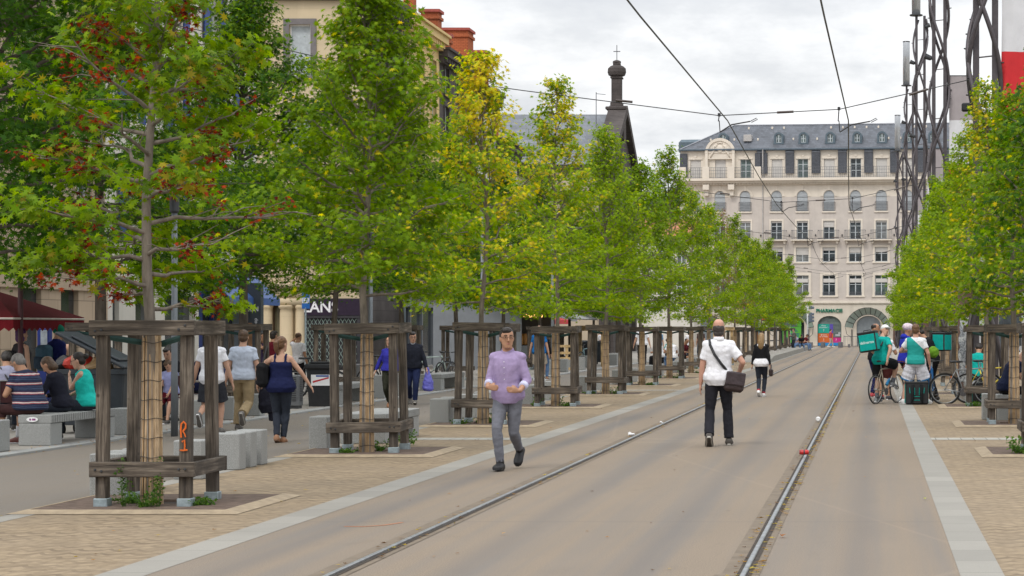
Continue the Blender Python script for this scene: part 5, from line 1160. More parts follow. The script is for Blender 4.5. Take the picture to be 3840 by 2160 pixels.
def bike(loc, rz, lab, col, drop=False, r=.335, guards=False, lean=0, bottle=None, blk=False, group=None):
    e = empty('bicycle', loc, rz); e.rotation_euler = (0, lean, rz); tag(e, lab, 'bicycle', group); fm = M('bike_frame_'+str(col), col, .35, .15, 8, metal=.4)
    rw, fw = -.5, .5; bb = Vector((0,-.08,.28)); st = Vector((0,-.24,.80)); hd = Vector((0,.33,.83)); hb = Vector((0,.37,.70)); ra = Vector((0,rw,r)); fa = Vector((0,fw,r))
    for y in (rw, fw): wheel(e, y, r, tyre=.013 if drop else .021)
    f = MB(); f.tube([bb, st], .016, 8); f.tube([st, hd], .016, 8); f.tube([bb, hb], .02, 8); f.tube([hb-(hb-hd)*.1, hd+(hd-hb)*.25], .019, 8)
    for sx_ in (-.035, .035):
        o = Vector((sx_, 0, 0)); f.tube([bb+o*.6, ra+o*1.4], .010, 6); f.tube([st+o*.4, ra+o*1.4], .008, 6)
    f.build('frame', fm, e, True)
    k = MB()
    for sx_ in (-.045, .045): k.tube([hb+Vector((sx_*.5,0,0)), hb+Vector((sx_,.03,-.12)), fa+Vector((sx_,0,0))], .011, 6)
    k.build('fork', fm if not blk else BLACK, e, True)
    s = MB(); s.tube([st, st+Vector((0,-.03,.16))], .013, 6); s.build('seat_post', STEEL if not blk else BLACK, e)
    s = MB(); s.ell((0,-.31,.985), (.075,.10,.03), 12, 8); s.ell((0,-.20,.985), (.035,.13,.026), 12, 8); remeshed('saddle', s, .01, BLACK, e, 2)
    h = MB(); top = hd + Vector((0,-.02,.13)); h.tube([hd, top, top+Vector((0,.09,.01))], .013, 6); h.build('stem', STEEL, e)
    h = MB(); c = top+Vector((0,.09,.01))
    if drop:
        for sg in (-1, 1): h.tube([c, c+Vector((sg*.19,0,0)), c+Vector((sg*.2,.08,-.01)), c+Vector((sg*.2,.11,-.07)), c+Vector((sg*.2,.06,-.13)), c+Vector((sg*.2,-.03,-.14))], .015, 6)
        h.build('handlebar', M('oxblood_tape', (.12,.02,.018), .6), e)
    else:
        h.tube([c+Vector((-.30,-.05,.03)), c+Vector((-.1,0,.01)), c, c+Vector((.1,0,.01)), c+Vector((.30,-.05,.03))], .014, 6)
        for sg in (-1, 1): h.tube([c+Vector((sg*.22,.0,.02)), c+Vector((sg*.2,.05,0)), c+Vector((sg*.28,.07,-.02))], .007, 5)
        h.build('handlebar', BLACK, e)
    q = MB(); q.lathe([(.085,.045),(.088,.047),(.088,.051),(.085,.053)], 20, tuple(bb), axis='x'); q.tube([bb+Vector((.06,0,0)), bb+Vector((.07,.12,.11))], .010, 6); q.tube([bb+Vector((-.06,0,0)), bb+Vector((-.07,-.12,-.11))], .010, 6)
    for sg, dy in ((1, 1), (-1, -1)): q.cbox(bb.x+sg*.07-(.0 if sg > 0 else .09), bb.x+sg*.07+(.09 if sg > 0 else 0), bb.y+dy*.12-.03, bb.y+dy*.12+.03, bb.z+dy*.11-.01, bb.z+dy*.11+.01, .004)
    q.tube([bb+Vector((.05,0,.085)), ra+Vector((.05,0,.035))], .004, 4); q.tube([bb+Vector((.05,0,-.085)), ra+Vector((.05,0,-.035))], .004, 4); q.build('crank', M('dark_steel', (.18,.18,.19), .4, .2, 8, metal=.8), e)
    if bottle:
        T = Matrix.Translation(bb.lerp(hb, .45)+Vector((0,-.05,.03))) @ Matrix.Rotation(R(-47), 4, 'X')
        b = MB().lathe([(.034,-.1),(.037,-.09),(.037,.06),(.02,.09),(.02,.11)], 12); b.xf(T); b.build('bottle', M('blue_bottle', bottle, .4), e, True)
    if guards:
        g = MB(); R2 = r+.035
        for y, a0, a1 in ((rw, .2, 2.9), (fw, .7, 2.6)):
            pts = [(y+R2*math.cos(a0+(a1-a0)*i/14), r+R2*math.sin(a0+(a1-a0)*i/14)) for i in range(15)]
            for i in range(14):
                (y0,z0),(y1,z1) = pts[i], pts[i+1]; g.add([(-.028,y0,z0),(.028,y0,z0),(.028,y1,z1),(-.028,y1,z1),(-.028,y0,z0+.004),(.028,y0,z0+.004),(.028,y1,z1+.004),(-.028,y1,z1+.004)], [(0,1,2,3),(7,6,5,4)])
        g.build('mudguard', BLACK, e); g = MB().cbox(-.02,.02,-.37,-.34,.60,.66,.005); g.build('reflector', M('orange_reflector', (.7,.15,.01), .3), e)
    return e
def food_bag(T, lab, text=False, straps=False, d=.36, w=.42, h=.44, par_e=None):
    e = empty('delivery_bag', T.translation); e.rotation_euler = T.to_euler(); tag(e, lab, 'delivery bag', 'insulated delivery bags')
    MB().cbox(-w/2, w/2, -d/2, d/2, -h/2, h/2, .03).build('body', BLACK if True else TEAL, e)
    p = MB()
    if not straps: p.cbox(-w/2+.028, w/2-.028, -d/2-.005, -d/2+.01, -h/2+.03, h/2-.05, .006)
    for sg in (-1, 1): p.cbox(*((sg*w/2-.004, sg*w/2+.004) if sg > 0 else (-w/2-.004, -w/2+.004)), -d/2+.03, d/2-.03, -h/2+.03, h/2-.045, .003)
    p.build('panel', TEAL, e)
    MB().cbox(-w/2-.004, w/2+.004, -d/2-.006, d/2+.004, h/2-.03, h/2+.018, .014).build('lid', BLACK, e)
    q = MB(); q.tube([(-.09,0,h/2+.01),(-.08,0,h/2+.05),(.08,0,h/2+.05),(.09,0,h/2+.01)], .011, 6); q.build('handle', BLACK, e)
    if text: lettering('deliveroo', .088, Matrix.Translation((0, -d/2-.0075, -.01)) @ UP, M('white_print', (.72,.85,.82), .6), e, bold=.0005)
    if straps:
        s = MB()
        for sg in (-1, 1): s.tube([(sg*.09,-d/2-.005,h/2-.06),(sg*.10,-d/2-.045,.0),(sg*.11,-d/2-.03,-.14),(sg*.13,-d/2-.005,-h/2+.03)], [.03,.034,.03,.018], 8)
        s.build('strap', cloth('black_webbing', (.016,.018,.02)), e)
        s = MB()
        for x in (-.17,-.055,.055,.17): s.tube([(x,-d/2-.012,.13),(x*.92,-d/2-.016,-.0 if abs(x) > .1 else -.04)], .008, 5)
        for z in (-.07,-.15): s.cbox(-.07,.07,-d/2-.012,-d/2-.006,z-.01,z+.004,.002)
        s.build('trim', TEAL, e)
    return e
GB = 'bicycles of the delivery riders'
YC = 47.2
bike((.335, 47.2, 0), R(-30), 'pale racing bicycle with drop bars and blue bottle, ridden by the white capped rider', (.42,.36,.28), drop=True, bottle=(.02,.25,.55), group=GB)
p = Person((.20, 47.05, 0), R(-32), 'rider in white cap and teal jersey astride a racing bicycle, looking over the shoulder', 1.78, vox=.010, skin='light', hip=.985, lean=.16, curl=.12,
   legs={'L': (-.14, .06, .085), 'R': (.10, .36, .46)}, toe=(0, -.15), arms={'R': (.30, -.19, 1.02), 'L': (-.22, .30, 1.05)}, elbow={'R': (1, -.4, .1), 'L': (-1,-.3,-.3)}, twist=-.35, hy=-1.65, hp=-.02, knee={'R': (.25,1,.3), 'L': (-.1,1,.1)}, hand_dir={'R': (.1,-.3,-1)})
p.lower('shorts', cloth('black', (.012,.012,.014)), 'shorts', g=.02, flare=.03); p.upper('jersey', TEAL, hem=-.10, g=.018, sleeve=.72, loose=.012, sg=.018); p.hair('cap', 'dark', hatmat=WHITE); p.face(beard=(.12,.07,.05)); p.shoes(M('grey_trainer', (.20,.21,.22), .6, .4, 30)); p.socks(M('grey_sock', (.12,.13,.15)), .3)
hd = MB(); a = p.frame(.0); ering(hd, [(p.frame(.02)[0], .20, .15, Vector((1,0,0)), Vector((0,1,0))), (p.frame(.20)[0], .19, .145, Vector((1,0,0)), Vector((0,1,0)))], 22); 
c, X, Y, Z = p.frame(.27); P0 = p.w(c - Y*.34); back = Matrix.Translation((wx(3258, 46.85), 46.78, 1.43)) @ Matrix.Rotation(R(-16), 4, 'Z') @ Matrix.Rotation(R(-9), 4, 'Y')
food_bag(back, 'square teal delivery bag with white lettering on the back of the white capped rider', True, w=.43, h=.45, d=.30)
s = MB()
for sg in (-1, 1):
    s.tube([p.w(p.frame(.3)[0]-p.frame(.3)[2]*.15+X*sg*.1), p.w(p.frame(.52)[0]-p.frame(.5)[2]*.03+X*sg*.11+Vector((0,0,.02))), p.w(p.frame(.40)[0]+p.frame(.4)[2]*.155+X*sg*.12), p.w(p.frame(.22)[0]+p.frame(.22)[2]*.14+X*sg*.15)], .02, 6)
o = s.build('bag_straps', BLACK); tag(o, 'black shoulder straps holding the lettered delivery bag', 'strap')
p = Person((wx(3280, 51.5), 51.5, 0), R(-60), 'person with sunglasses pushed up and navy tracksuit trousers behind the white capped rider', 1.86, vox=.012, skin='tan', arms={'L': (-.2,.25,1.1), 'R': (.2,.25,1.1)}, hy=-.6, hp=.1)
p.lower('trousers', cloth('navy_track', (.012,.014,.07)), g=.018); p.upper('jacket', cloth('black', (.012,.012,.014)), sleeve=1.9, g=.03); p.hair('shaved', 'dark'); p.face(); p.shoes(M('red_trainer', (.45,.05,.06), .6, .5, 30))
g = MB()
for sg in (-1, 1): g.ell((sg*.036,.092,.085), (.03,.012,.018), 10, 6, T=p.hT)
g.build('sunglasses', BLACK, p.e, True)
p = Person((wx(3316, 49.6), 49.6, 0), R(-20), 'dark haired person in black with dark red shorts half hidden by the white capped rider', 1.76, vox=.012, skin='tan', arms={'L': (-.15,.3,1.15), 'R': (.2,.3,1.15)})
p.lower('shorts', cloth('dark_red', (.07,.02,.018)), 'shorts', g=.024, flare=.03); p.upper('top', cloth('white', (.74,.74,.77)), hem=-.08, g=.02, sleeve=.7); p.hair('short', 'dark'); p.shoes(M('dark_trainer', (.04,.04,.05), .6))
h = empty('mirror', (wx(3338, 48.3), 48.3, 0)); bpy.data.objects.remove(h)
p = Person((wx(3396, 48.6), 48.6, 0), R(-70), 'person in royal blue hooded jacket and pale helmet, black knee shorts', 1.84, vox=.011, skin='tan', arms={'L': (-.15,.25,1.1), 'R': (.18,.28,1.15)}, hp=.12, lean=.06, legs={'L': (-.1,.12,.09), 'R': (.1,-.12,.09)})
p.lower('shorts', cloth('black', (.012,.012,.014)), 'knee', g=.018); p.upper('jacket', cloth('cobalt', (.02,.03,.33)), hem=-.06, g=.034, sleeve=1.95, loose=.02, sg=.024); p.hair('helmet', hatmat=M('pale_helmet', (.6,.5,.56), .5, .4, 25)); p.shoes(WHITE)
hdm = MB(); c, X, Y, Z = p.frame(.50); hdm.ell(tuple(c-Y*.07+Z*.03), (.12,.08,.07), 14, 9); remeshed('hood', hdm, .012, cloth('cobalt', (.02,.03,.33)), p.e, 2, .006)
m, nt, bs = newmat('cloth_teal_white'); v = coords(nt); sx_ = nd(nt, 'ShaderNodeSeparateXYZ'); nt.links.new(v, sx_.inputs[0])
th = math2(nt, 'ADD', math2(nt, 'MULTIPLY', sx_.outputs[0], -.95), 1.335)      # teal below a slanting line across the back
tm = math2(nt, 'MULTIPLY', math2(nt, 'LESS_THAN', sx_.outputs[2], th), math2(nt, 'LESS_THAN', math2(nt, 'ABSOLUTE', sx_.outputs[0]), .195))
nt.links.new(mix(nt, tm, (.70,.71,.74), (.008,.30,.27)), bs.inputs['Base Color']); bs.inputs['Roughness'].default_value = .85; TW = m
p = Person((wx(3434, 47.0), 47.0, 0), R(0), 'person in teal and white tee and white shorts standing legs apart with back turned', 1.86, vox=.0095, skin='pink', hip=.90, legs={'L': (-.27, 0, .085), 'R': (.27, .0, .085)}, arms={'L': (-.13, .24, 1.14), 'R': (.30, .04, .86)}, elbow={'L': (-1,-.4,-.4), 'R': (.35,-1,-.2)}, feet=(-.3,.3), hp=.12)
p.upper('tee', TW, hem=-.05, hemg=.045, g=.024, sleeve=.62, loose=.016, sg=.022); s_ = p.lower('shorts', cloth('white_shorts', (.66,.66,.72)), 'shorts', g=.032, flare=.045, wr=.009); p.hair('short', 'chestnut'); p.shoes(WHITE)
bd = MB()
for q in 'LR':
    h0, k0 = p.hipj[q], p.kn[q]; limb(bd, h0.lerp(k0, .80), h0.lerp(k0, .87), .155, .157, cap=False)
bd.build('blue_hem', cloth('hem_blue', (.02,.16,.36)), s_, True)
p = Person((wx(3500, 48.8), 48.8, 0), R(72), 'person in camouflage cap and black tee bending over a green pouch', 1.84, vox=.011, skin='tan', lean=.18, curl=.5, arms={'L': (-.05,.36,1.08), 'R': (.14,.32,1.0)}, elbow={'L': (-1,-.2,-.2), 'R': (1,-.6,.1)}, hp=.35, legs={'L': (-.1,.1,.09), 'R': (.1,-.05,.09)})
p.lower('trousers', cloth('black', (.012,.012,.014)), g=.016); p.upper('tee', cloth('black', (.012,.012,.014)), g=.024, sleeve=.7, sg=.022); p.hair('cap', 'dark', hatmat=M('camo', (.055,.05,.04), .8, .6, 30), capdir=-1); p.face(beard=(.1,.06,.045)); p.shoes(M('orange_black_trainer', (.03,.028,.028), .6))
food_bag(Matrix.Translation((wx(3532, 48.9), 49.0, 1.42)) @ Matrix.Rotation(R(62), 4, 'Z'), 'teal delivery bag on the back of the person in the camouflage cap', d=.34)
q = MB(); q.ell((wx(3500, 48.3), 48.25, 1.18), (.13,.12,.14), 14, 9); soft('green_pouch', q, .012, cloth('lime_pouch', (.12,.25,.02)), None, .02, 9); tag(bpy.context.scene.objects['green_pouch'], 'lime green pouch held by the person in the camouflage cap', 'bag')
food_bag(Matrix.Translation((wx(3437, 46.5), 46.45, .262)) @ Matrix.Rotation(R(2), 4, 'Z'), 'black and teal delivery bag standing on the ground, straps towards us', straps=True, w=.53, h=.50, d=.32)
food_bag(Matrix.Translation((2.55, 46.9, .25)) @ Matrix.Rotation(R(6), 4, 'Z'), 'black and teal delivery bag lying behind the grey bicycle', straps=True, w=.5, h=.46, d=.32)
bike((2.17, 46.45, 0), R(-90), 'grey bicycle with black mudguards leaning at the timber guard', (.32,.33,.34), r=.35, guards=True, lean=R(3), group=GB)
bike((1.40, 47.75, 0), R(176), 'dark bicycle with a blue fork facing us behind the delivery bags', (.02,.16,.42), r=.34, group=GB)
bike((2.75, 47.4, 0), R(-96), 'yellow framed bicycle half hidden behind the grey one', (.55,.42,.03), r=.34, group=GB)
block(2.2, 2.9, 48.2, 48.7, .5, 'granite block under the seated teal jersey', 0)
p = sitter(3668, 48.4, 0, R(-8), 'person in teal jersey sitting with back turned behind the grey bicycle', ('jersey', 'teal', (.005,.33,.29)), ('shorts', 'black', (.012,.012,.014)), ('short', 'dark'), H=1.74, seat=.52, vox=.011, hp=.5, curl=.4, kind='shorts')
p = sitter(3775, 38.1, 0, R(-72), 'bald person in navy tee sitting at the right edge reading', ('tee', 'navy_plain', (.010,.014,.04)), ('trousers', 'black', (.012,.012,.014)), ('shaved', 'brown'), H=1.80, seat=.52, vox=.0095, hp=.55, curl=.55, lean=.2, skin='light', fat=.02, face=1)
p = Person((wx(3812, 150), 150, 0), R(60), 'person in blue walking far off on the pale plaza at the right edge', 1.75, vox=.022, legs={'L': (-.08,.2,.09), 'R': (.08,-.2,.12)}); p.lower('trousers', cloth('mid_denim', (.10,.17,.30))); p.upper('shirt', cloth('slate', (.06,.1,.2)), sleeve=1.8, g=.026); p.hair('short', 'dark'); p.shoes(BLACK)
# parked bicycles on the left
for i, (x, y, rz, lab, c) in enumerate(((-13.0, 54.2, R(-50), 'black bicycle parked behind the second guard', (.02,.02,.022)), (-13.6, 49.5, R(-90), 'dark bicycle leaning on a back row guard right of the lattice shutter', (.03,.03,.035)), (-13.2, 62.8, R(-10), 'dark bicycle whose wheel shows left of the yellow tree', (.05,.055,.06)), (-13.9, 64.0, R(-60), 'white and green bicycle among the parked ones', (.45,.55,.5)), (-12.9, 91.5, R(-20), 'pale bicycle parked beyond the fifth guard', (.3,.45,.48)))):
    bike((x, y, .03), rz, lab, c, group='bicycles parked along the shops')
# ---------------------------------------------------------------- light masts with twisted tubes
def mast(x, y, lab, h=23, glass=True):
    e = empty('light_mast', (x, y, 0)); tag(e, lab, 'light mast', 'light masts with twisted tubes'); r = .40
    p = MB()
    for px_ in (-.20, .26): p.cbox(px_-.075, px_+.075, -.075, .075, 0, h-3.3, .01)
    p.build('post', MAST, e)
    q = MB()
    for z in range(2, int(h-3), 2): q.tube([(-.20,0,z+.3),(.26,0,z+.35)], .02, 6)
    q.build('crossbar', MAST, e)
    for k in range(3):
        ph = k*math.pi*.62+.4; n = int((h-3.6)*5); t = MB()
        t.tube([(.02+(r+.02*math.sin(z_*.7+k))*math.cos(ph+(1 if k % 2 else -1)*z_*.9), r*.8*math.sin(ph+(1 if k % 2 else -1)*z_*.9), .1+z_) for z_ in [i*(h-3.6)/n for i in range(n+1)]], .06, 7)
        t.build('twisted_tube', MAST, e, True)
    rr_ = random.Random(int(y)); b = MB()
    for i in range(46):
        z_ = 2.5+i*(h-6)/46; k = rr_.choice((0, 1, 2)); a = k*math.pi*.62+.4+(1 if k % 2 else -1)*z_*.9; c = Vector((.02+r*math.cos(a), r*.8*math.sin(a), .1+z_)); d_ = Vector((math.cos(a), math.sin(a)*.5, .15))
        b.tube([c, c+d_*.07, c+d_*.12], [.014,.022,.018], 6)
    b.build('lamp_sockets', BLACK, e)
    if glass:
        g = MB().lathe([(.02,h-3.32),(.38,h-3.3),(.38,h-3.24),(.02,h-3.2)], 18, (-.22,0,0)); g.build('lantern_plate', DARKM, e)
        g = MB().lathe([(.25,h-3.22),(.26,h-.1),(.24,h-.05)], 18, (-.22,0,0)); lm, nt, bs = newmat('lantern_glass'); bs.inputs['Base Color'].default_value = (.5,.52,.54,1); bs.inputs['Roughness'].default_value = .15; bs.inputs['Metallic'].default_value = .4; bs.inputs['Transmission Weight'].default_value = .25; g.build('lantern', lm, e, True)
        g = MB().lathe([(.02,h-.05),(.27,h-.06),(.27,h),(.02,h+.03)], 18, (-.22,0,0)); g.build('lantern_cap', DARKM, e)
        for z_, sg in ((h-3.9, 1), (h-6.0, -1), (h-10.2, -1)):
            s = MB(); T = Matrix.Translation((sg*.42,-.1,z_)) @ Matrix.Rotation(R(70*sg), 4, 'Y'); s.lathe([(.05,-.16),(.1,-.1),(.12,.1),(.13,.16)], 12); s.xf(T); s.tube([(sg*.2,0,z_),(sg*.42,-.1,z_)], .03, 6); s.build('spotlight', DARKM, e)
    s = MB(); z_ = 7.0; s.cbox(-.55,-.32,-.12,.12,z_,z_+.2,.03); s.tube([(-.32,0,z_+.1),(-.1,0,z_+.1)], .03, 6); s.build('projector', BLACK, e)
    return e
MY = [49.1, 82.7, 116.3, 149.9, 183.5]; MX = [2.72, 2.72, 2.75, 2.76, 2.53]
NAMES = ['nearest twisted tube light mast at the right with the red and white flag', 'second twisted tube light mast from the right edge, beside the grey banner', 'third twisted tube light mast, its lantern cut by the photo top', 'fourth twisted tube light mast, lantern against the sky', 'farthest and leftmost twisted tube light mast, lantern before the slate roof']
FL = [M('flag_mauve', (.33,.295,.30), .9, .06, 3), M('flag_white', (.62,.62,.64), .9, .05, 3), M('flag_red', (.56,.03,.035), .9, .08, 3)]
CORT = M('corten_panel', (.15,.095,.075), .85, .35, 2.2, .3, 30); STELE = M('pale_stele_stone', (.33,.305,.275), .85, .18, 2, .2, 40)
for i in range(5):
    mast(MX[i], MY[i], NAMES[i], h=23.0 if i < 4 else 21.1)
    # tricolour banner hung beside the mast
    m = MB(); nx, nz_ = 12, 36; W, z1, H3 = 1.0, 12.05, 1.80; x0 = MX[i]+.42; yb = MY[i]+.02
    vs = []; 
    for s in (0, 1):
        for j in range(nz_+1):
            for k in range(nx+1):
                u, v = k/nx, j/nz_; off = .05*math.sin(u*9+v*5+i)*(v+.15) + .022*math.sin(u*23+1-v*7)*(v+.15); vs.append((x0+W*(u*(1-.07*v)+.03*math.sin(v*5)*v), yb+off+s*.004, z1-3*H3*v))
    st = (nz_+1)*(nx+1); fs = []; mi = []
    for j in range(nz_):
        for k in range(nx):
            a = j*(nx+1)+k; f = (a, a+nx+1, a+nx+2, a+1); fs += [f, tuple(st+q for q in f[::-1])]; mi += [j*3//nz_]*2
    fb = empty('flag_banner', (0,0,0)); tag(fb, ['big white and red flag hanging at the top right corner', 'grey and white banner hanging right of the second light mast', 'mauve banner hanging right of the third light mast', 'mauve banner hanging low right of the fourth light mast', 'small banner beside the farthest light mast'][i], 'flag', 'banners on the light masts')
    for c in range(3):
        q = MB(); q.v = vs; q.f = [f for f, m_ in zip(fs, mi) if m_ == c]; q.mi = [0]*len(q.f); used_ = sorted({a for f in q.f for a in f}); ren = {a: b for b, a in enumerate(used_)}; q.v = [vs[a] for a in used_]; q.f = [[ren[a] for a in f] for f in q.f]; q.build(('mauve_band','white_band','red_band')[c], FL[c], fb, True)
    q = MB().tube([(MX[i]+.2, yb, z1+.02), (x0+W, yb, z1+.02)], .02, 6); q.build('crosspole', DARKM, fb)
    st_ = empty('mast_stele', (MX[i]-.40, MY[i]+.25, 0)); tag(st_, 'rusty brown stele panel left of the %s light mast' % ('nearest','second','third','fourth','farthest')[i], 'stele', 'steles at the feet of the light masts')
    MB().cbox(-.23, .23, -.10, .10, 0, 3.2, .01).build('panel', CORT, st_); MB().cbox(-.27,.27,-.14,.14,0,.12,.01).build('base', STELE, st_)
    if i == 0:
        pm, nt, bs = newmat('torn_poster'); f = nz(nt, coords(nt, (3,3,3)), 1.6, 6, .7); nt.links.new(ramp(nt, f, [(.44, (.55,.56,.56)), (.5, (.5,.52,.53)), (.53, (.09,.1,.12)), (.6, (.45,.47,.5)), (.66, (.1,.11,.13))]), bs.inputs['Base Color'])
        q = MB(); rr_ = random.Random(3); e_ = [(-.2+rr_.uniform(-.03,.03), .45+.12*j) for j in range(14)] + [(.06+rr_.uniform(-.05,.05), .45+.12*j) for j in range(13, -1, -1)]; q.prism(e_, -.108, -.102, 'y'); q.build('torn_poster', pm, st_)
    s2 = MB().cbox(-.10, .10, -.14, .14, 0, 3.9, .012).build('stone_stele', STELE); s2.location = (MX[i]+.27, MY[i]+.4, 0); tag(s2, 'pale stone stele right of the %s light mast' % ('nearest','second','third','fourth','farthest')[i], 'stele', 'pale stone steles by the masts')
# ---------------------------------------------------------------- overhead wires
WR = M('overhead_wire', (.03,.03,.032), .5)
WZ = 6.78
for x0, lab in ((-3.75, 'overhead contact wire of the left tram track'), (-.82, 'overhead contact wire of the right tram track')):
    pts = [(x0-.1, -6, WZ+.1)]; sup = [MY[0]-33.6] + MY + [196]
    for k, y in enumerate(sup):
        xs = x0 + (.25 if k % 2 else -.12); pts.append((xs, y, WZ-.0))
        if k < len(sup)-1: pts.append((x0+.06, (y+sup[k+1])/2, WZ-.07))
    w_ = MB().tube([p_ for p_ in pts if p_[1] > -8], .016, 6); tag(w_.build('contact_wire', WR), lab, 'overhead wire', 'tram contact wires')
for i, y in enumerate(MY + [195]):
    e = empty('span_wire', (0, y, 0)); tag(e, 'cross wire slung from the shops to the %s light mast' % ('nearest','second','third','fourth','farthest','last')[i] if i < 5 else 'cross wire at the far end before the pharmacy', 'overhead wire', 'cross wires holding the tram wires')
    XR_ = 2.5; pts = [(-20.9, 0, 10.0), (-12, 0, 8.0), (-8.4, 0, 7.5), (-3.7, 0, WZ+.12), (-.8, 0, WZ+.27), (XR_, 0, 7.8)]
    MB().tube(pts, .012, 5).build('cable', WR, e)
    for a, b in (((-6.2, WZ+.49), (-5.8, WZ+.45)), ((-2.3, WZ+.195), (-1.9, WZ+.215)), ((.9, 7.40), (1.35, 7.54))): MB().tube([(a[0],0,a[1]),(b[0],0,b[1])], .032, 6).build('insulator', M('insulator', (.05,.035,.03), .4), e)
    for xs, z_ in ((-3.7, WZ+.12), (-.8, WZ+.27)):
        m = MB(); m.tube([(xs,0,z_),(xs-.02,0,WZ-.02)], .014, 5); m.cbox(xs-.035,xs+.035,-.03,.03,z_-.02,z_+.06,.008); m.tube([(xs-.02,0,WZ-.15),(xs+.5,.1,WZ-.0),(xs+.95,.2,WZ+.06),(xs+1.15,.2,WZ+.17)] if False else [(xs+.02,0,WZ-.28),(xs+.3,.0,WZ-.10),(xs+.75,.0,WZ-.02)], .018, 6); m.tube([(xs,0,WZ),(xs+.02,0,WZ-.28)], .012, 5); m.tube([(xs+.75,0,WZ-.02),(xs+.9,0,WZ+.06),(xs+.93,0,WZ+.03),(xs+.78,0,WZ-.045)], .010, 5); m.build('hanger', WR, e)
def lamppost(x, y, lab, h=5.2):
    e = empty('lamp_post', (x, y, 0)); tag(e, lab, 'lamp post', 'grey lamp posts along the path'); MB().lathe([(.055,0),(.055,1.0),(.05,1.05),(.045,h)], 14).build('pole', M('lamp_post_grey', (.16,.175,.19), .5, .1, 5, metal=.4), e, True)
    if h < 4: MB().lathe([(.05,h),(.075,h+.03),(.075,h+.3),(.02,h+.36)], 14).build('lamp_head', DARKM, e); return e
    m = MB(); m.tube([(0,0,h),(.5,0,h+.15),(.9,0,h+.12)], .035, 8); m.build('arm', DARKM, e); MB().cbox(.6,1.15,-.11,.11,h+.05,h+.14,.03).build('lamp_head', DARKM, e)
lamppost(-11.25, 32.7, 'grey lamp post right of the first guard reed screen', h=3.6); lamppost(-11.35, 45.9, 'grey lamp post behind the second guard', h=3.6); lamppost(-11.35, 59, 'grey lamp post behind the yellow tree'); lamppost(-11.35, 72, 'grey lamp post behind the fourth guard'); lamppost(3.6, 92.6, 'grey lamp post behind the riders on the right')
# ---------------------------------------------------------------- buildings
def plaster(name, col, var=.10, joints=None):
    m, nt, b = newmat(name); v = coords(nt)
    f = nz(nt, v, .8, 5, .6); st = nz(nt, coords(nt, (1.4, 1.4, .16)), 1.0, 5, .65)
    c = ramp(nt, f, [(.3, sc(col, 1-var)), (.7, sc(col, 1+var))])
    c = mix(nt, ramp(nt, st, [(.5, (0,0,0)), (.75, (.35,)*3)]), c, sc(col, .72))
    if joints:
        sx = nd(nt, 'ShaderNodeSeparateXYZ'); nt.links.new(v, sx.inputs[0])
        cb = nd(nt, 'ShaderNodeCombineXYZ'); nt.links.new(math2(nt, 'ADD', sx.outputs[0], sx.outputs[1]), cb.inputs[0]); nt.links.new(sx.outputs[2], cb.inputs[1])
        br = nd(nt, 'ShaderNodeTexBrick'); nt.links.new(cb.outputs[0], br.inputs['Vector']); br.inputs['Scale'].default_value = 1
        br.inputs['Brick Width'].default_value = joints[0]; br.inputs['Row Height'].default_value = joints[1]; br.inputs['Mortar Size'].default_value = joints[2]
        br.inputs['Color1'].default_value = (1,1,1,1); br.inputs['Color2'].default_value = (.88,.88,.88,1); br.inputs['Mortar'].default_value = (*(joints[3],)*3, 1)
        c = mix(nt, 1.0, c, br.outputs['Color'], 'MULTIPLY')
    nt.links.new(c, b.inputs['Base Color']); b.inputs['Roughness'].default_value = .9; b.inputs['Specular IOR Level'].default_value = .2; return m
def glass(name, col=(.035,.045,.05), r=.12):
    m, nt, b = newmat(name); f = nz(nt, coords(nt), .9, 3)
    nt.links.new(ramp(nt, f, [(.35, sc(col, .5)), (.65, sc(col, 1.7))]), b.inputs['Base Color']); b.inputs['Roughness'].default_value = r; b.inputs['Specular IOR Level'].default_value = .6; return m
PANE = glass('pane'); PANE_G = glass('pane_greenish', (.07,.10,.095)); PANE_C = glass('pane_curtained', (.16,.17,.17), .3); RW = random.Random(9)
PANE_S = glass('shop_pane', (.03,.035,.04))
GREYW = plaster('grey_beige_render', (.53,.48,.435)); CREAM = plaster('cream_trim', (.69,.625,.535), .07); CREAM2 = plaster('cream_ground_floor', (.62,.56,.475), .08)
SHUT = M('roller_shutter_grey', (.42,.45,.47), .6, .08, 4); SHUTW = M('roller_shutter_white', (.55,.53,.50), .7, .06, 3); FRW = M('window_frame_grey', (.48,.52,.54), .5, .06, 5); IRON = M('wrought_iron', (.12,.125,.14), .6, .2, 8)
def slate(name, col=(.075,.083,.098), sx_=.35, sy=.22):
    m, nt, b = newmat(name); v = coords(nt)
    s = nd(nt, 'ShaderNodeSeparateXYZ'); nt.links.new(v, s.inputs[0]); cb = nd(nt, 'ShaderNodeCombineXYZ')
    nt.links.new(math2(nt, 'ADD', s.outputs[0], math2(nt, 'MULTIPLY', s.outputs[1], .4)), cb.inputs[0]); nt.links.new(s.outputs[2], cb.inputs[1])
    br = nd(nt, 'ShaderNodeTexBrick'); nt.links.new(cb.outputs[0], br.inputs['Vector']); br.inputs['Scale'].default_value = 1; br.inputs['Brick Width'].default_value = sx_; br.inputs['Row Height'].default_value = sy; br.inputs['Mortar Size'].default_value = .012
    br.inputs['Color1'].default_value = (*sc(col, 1.35), 1); br.inputs['Color2'].default_value = (*sc(col, .75), 1); br.inputs['Mortar'].default_value = (*sc(col, .6), 1)
    f = nz(nt, coords(nt, (1,1,.3)), .5, 5, .7)
    nt.links.new(mix(nt, ramp(nt, f, [(.4, (0,0,0)), (.7, (.55,)*3)]), br.outputs['Color'], sc(col, 1.55)), b.inputs['Base Color']); b.inputs['Roughness'].default_value = .6; return m
SLATE = slate('roof_slate'); SLATE2 = slate('slate_panel', (.06,.065,.078), .2, .12)
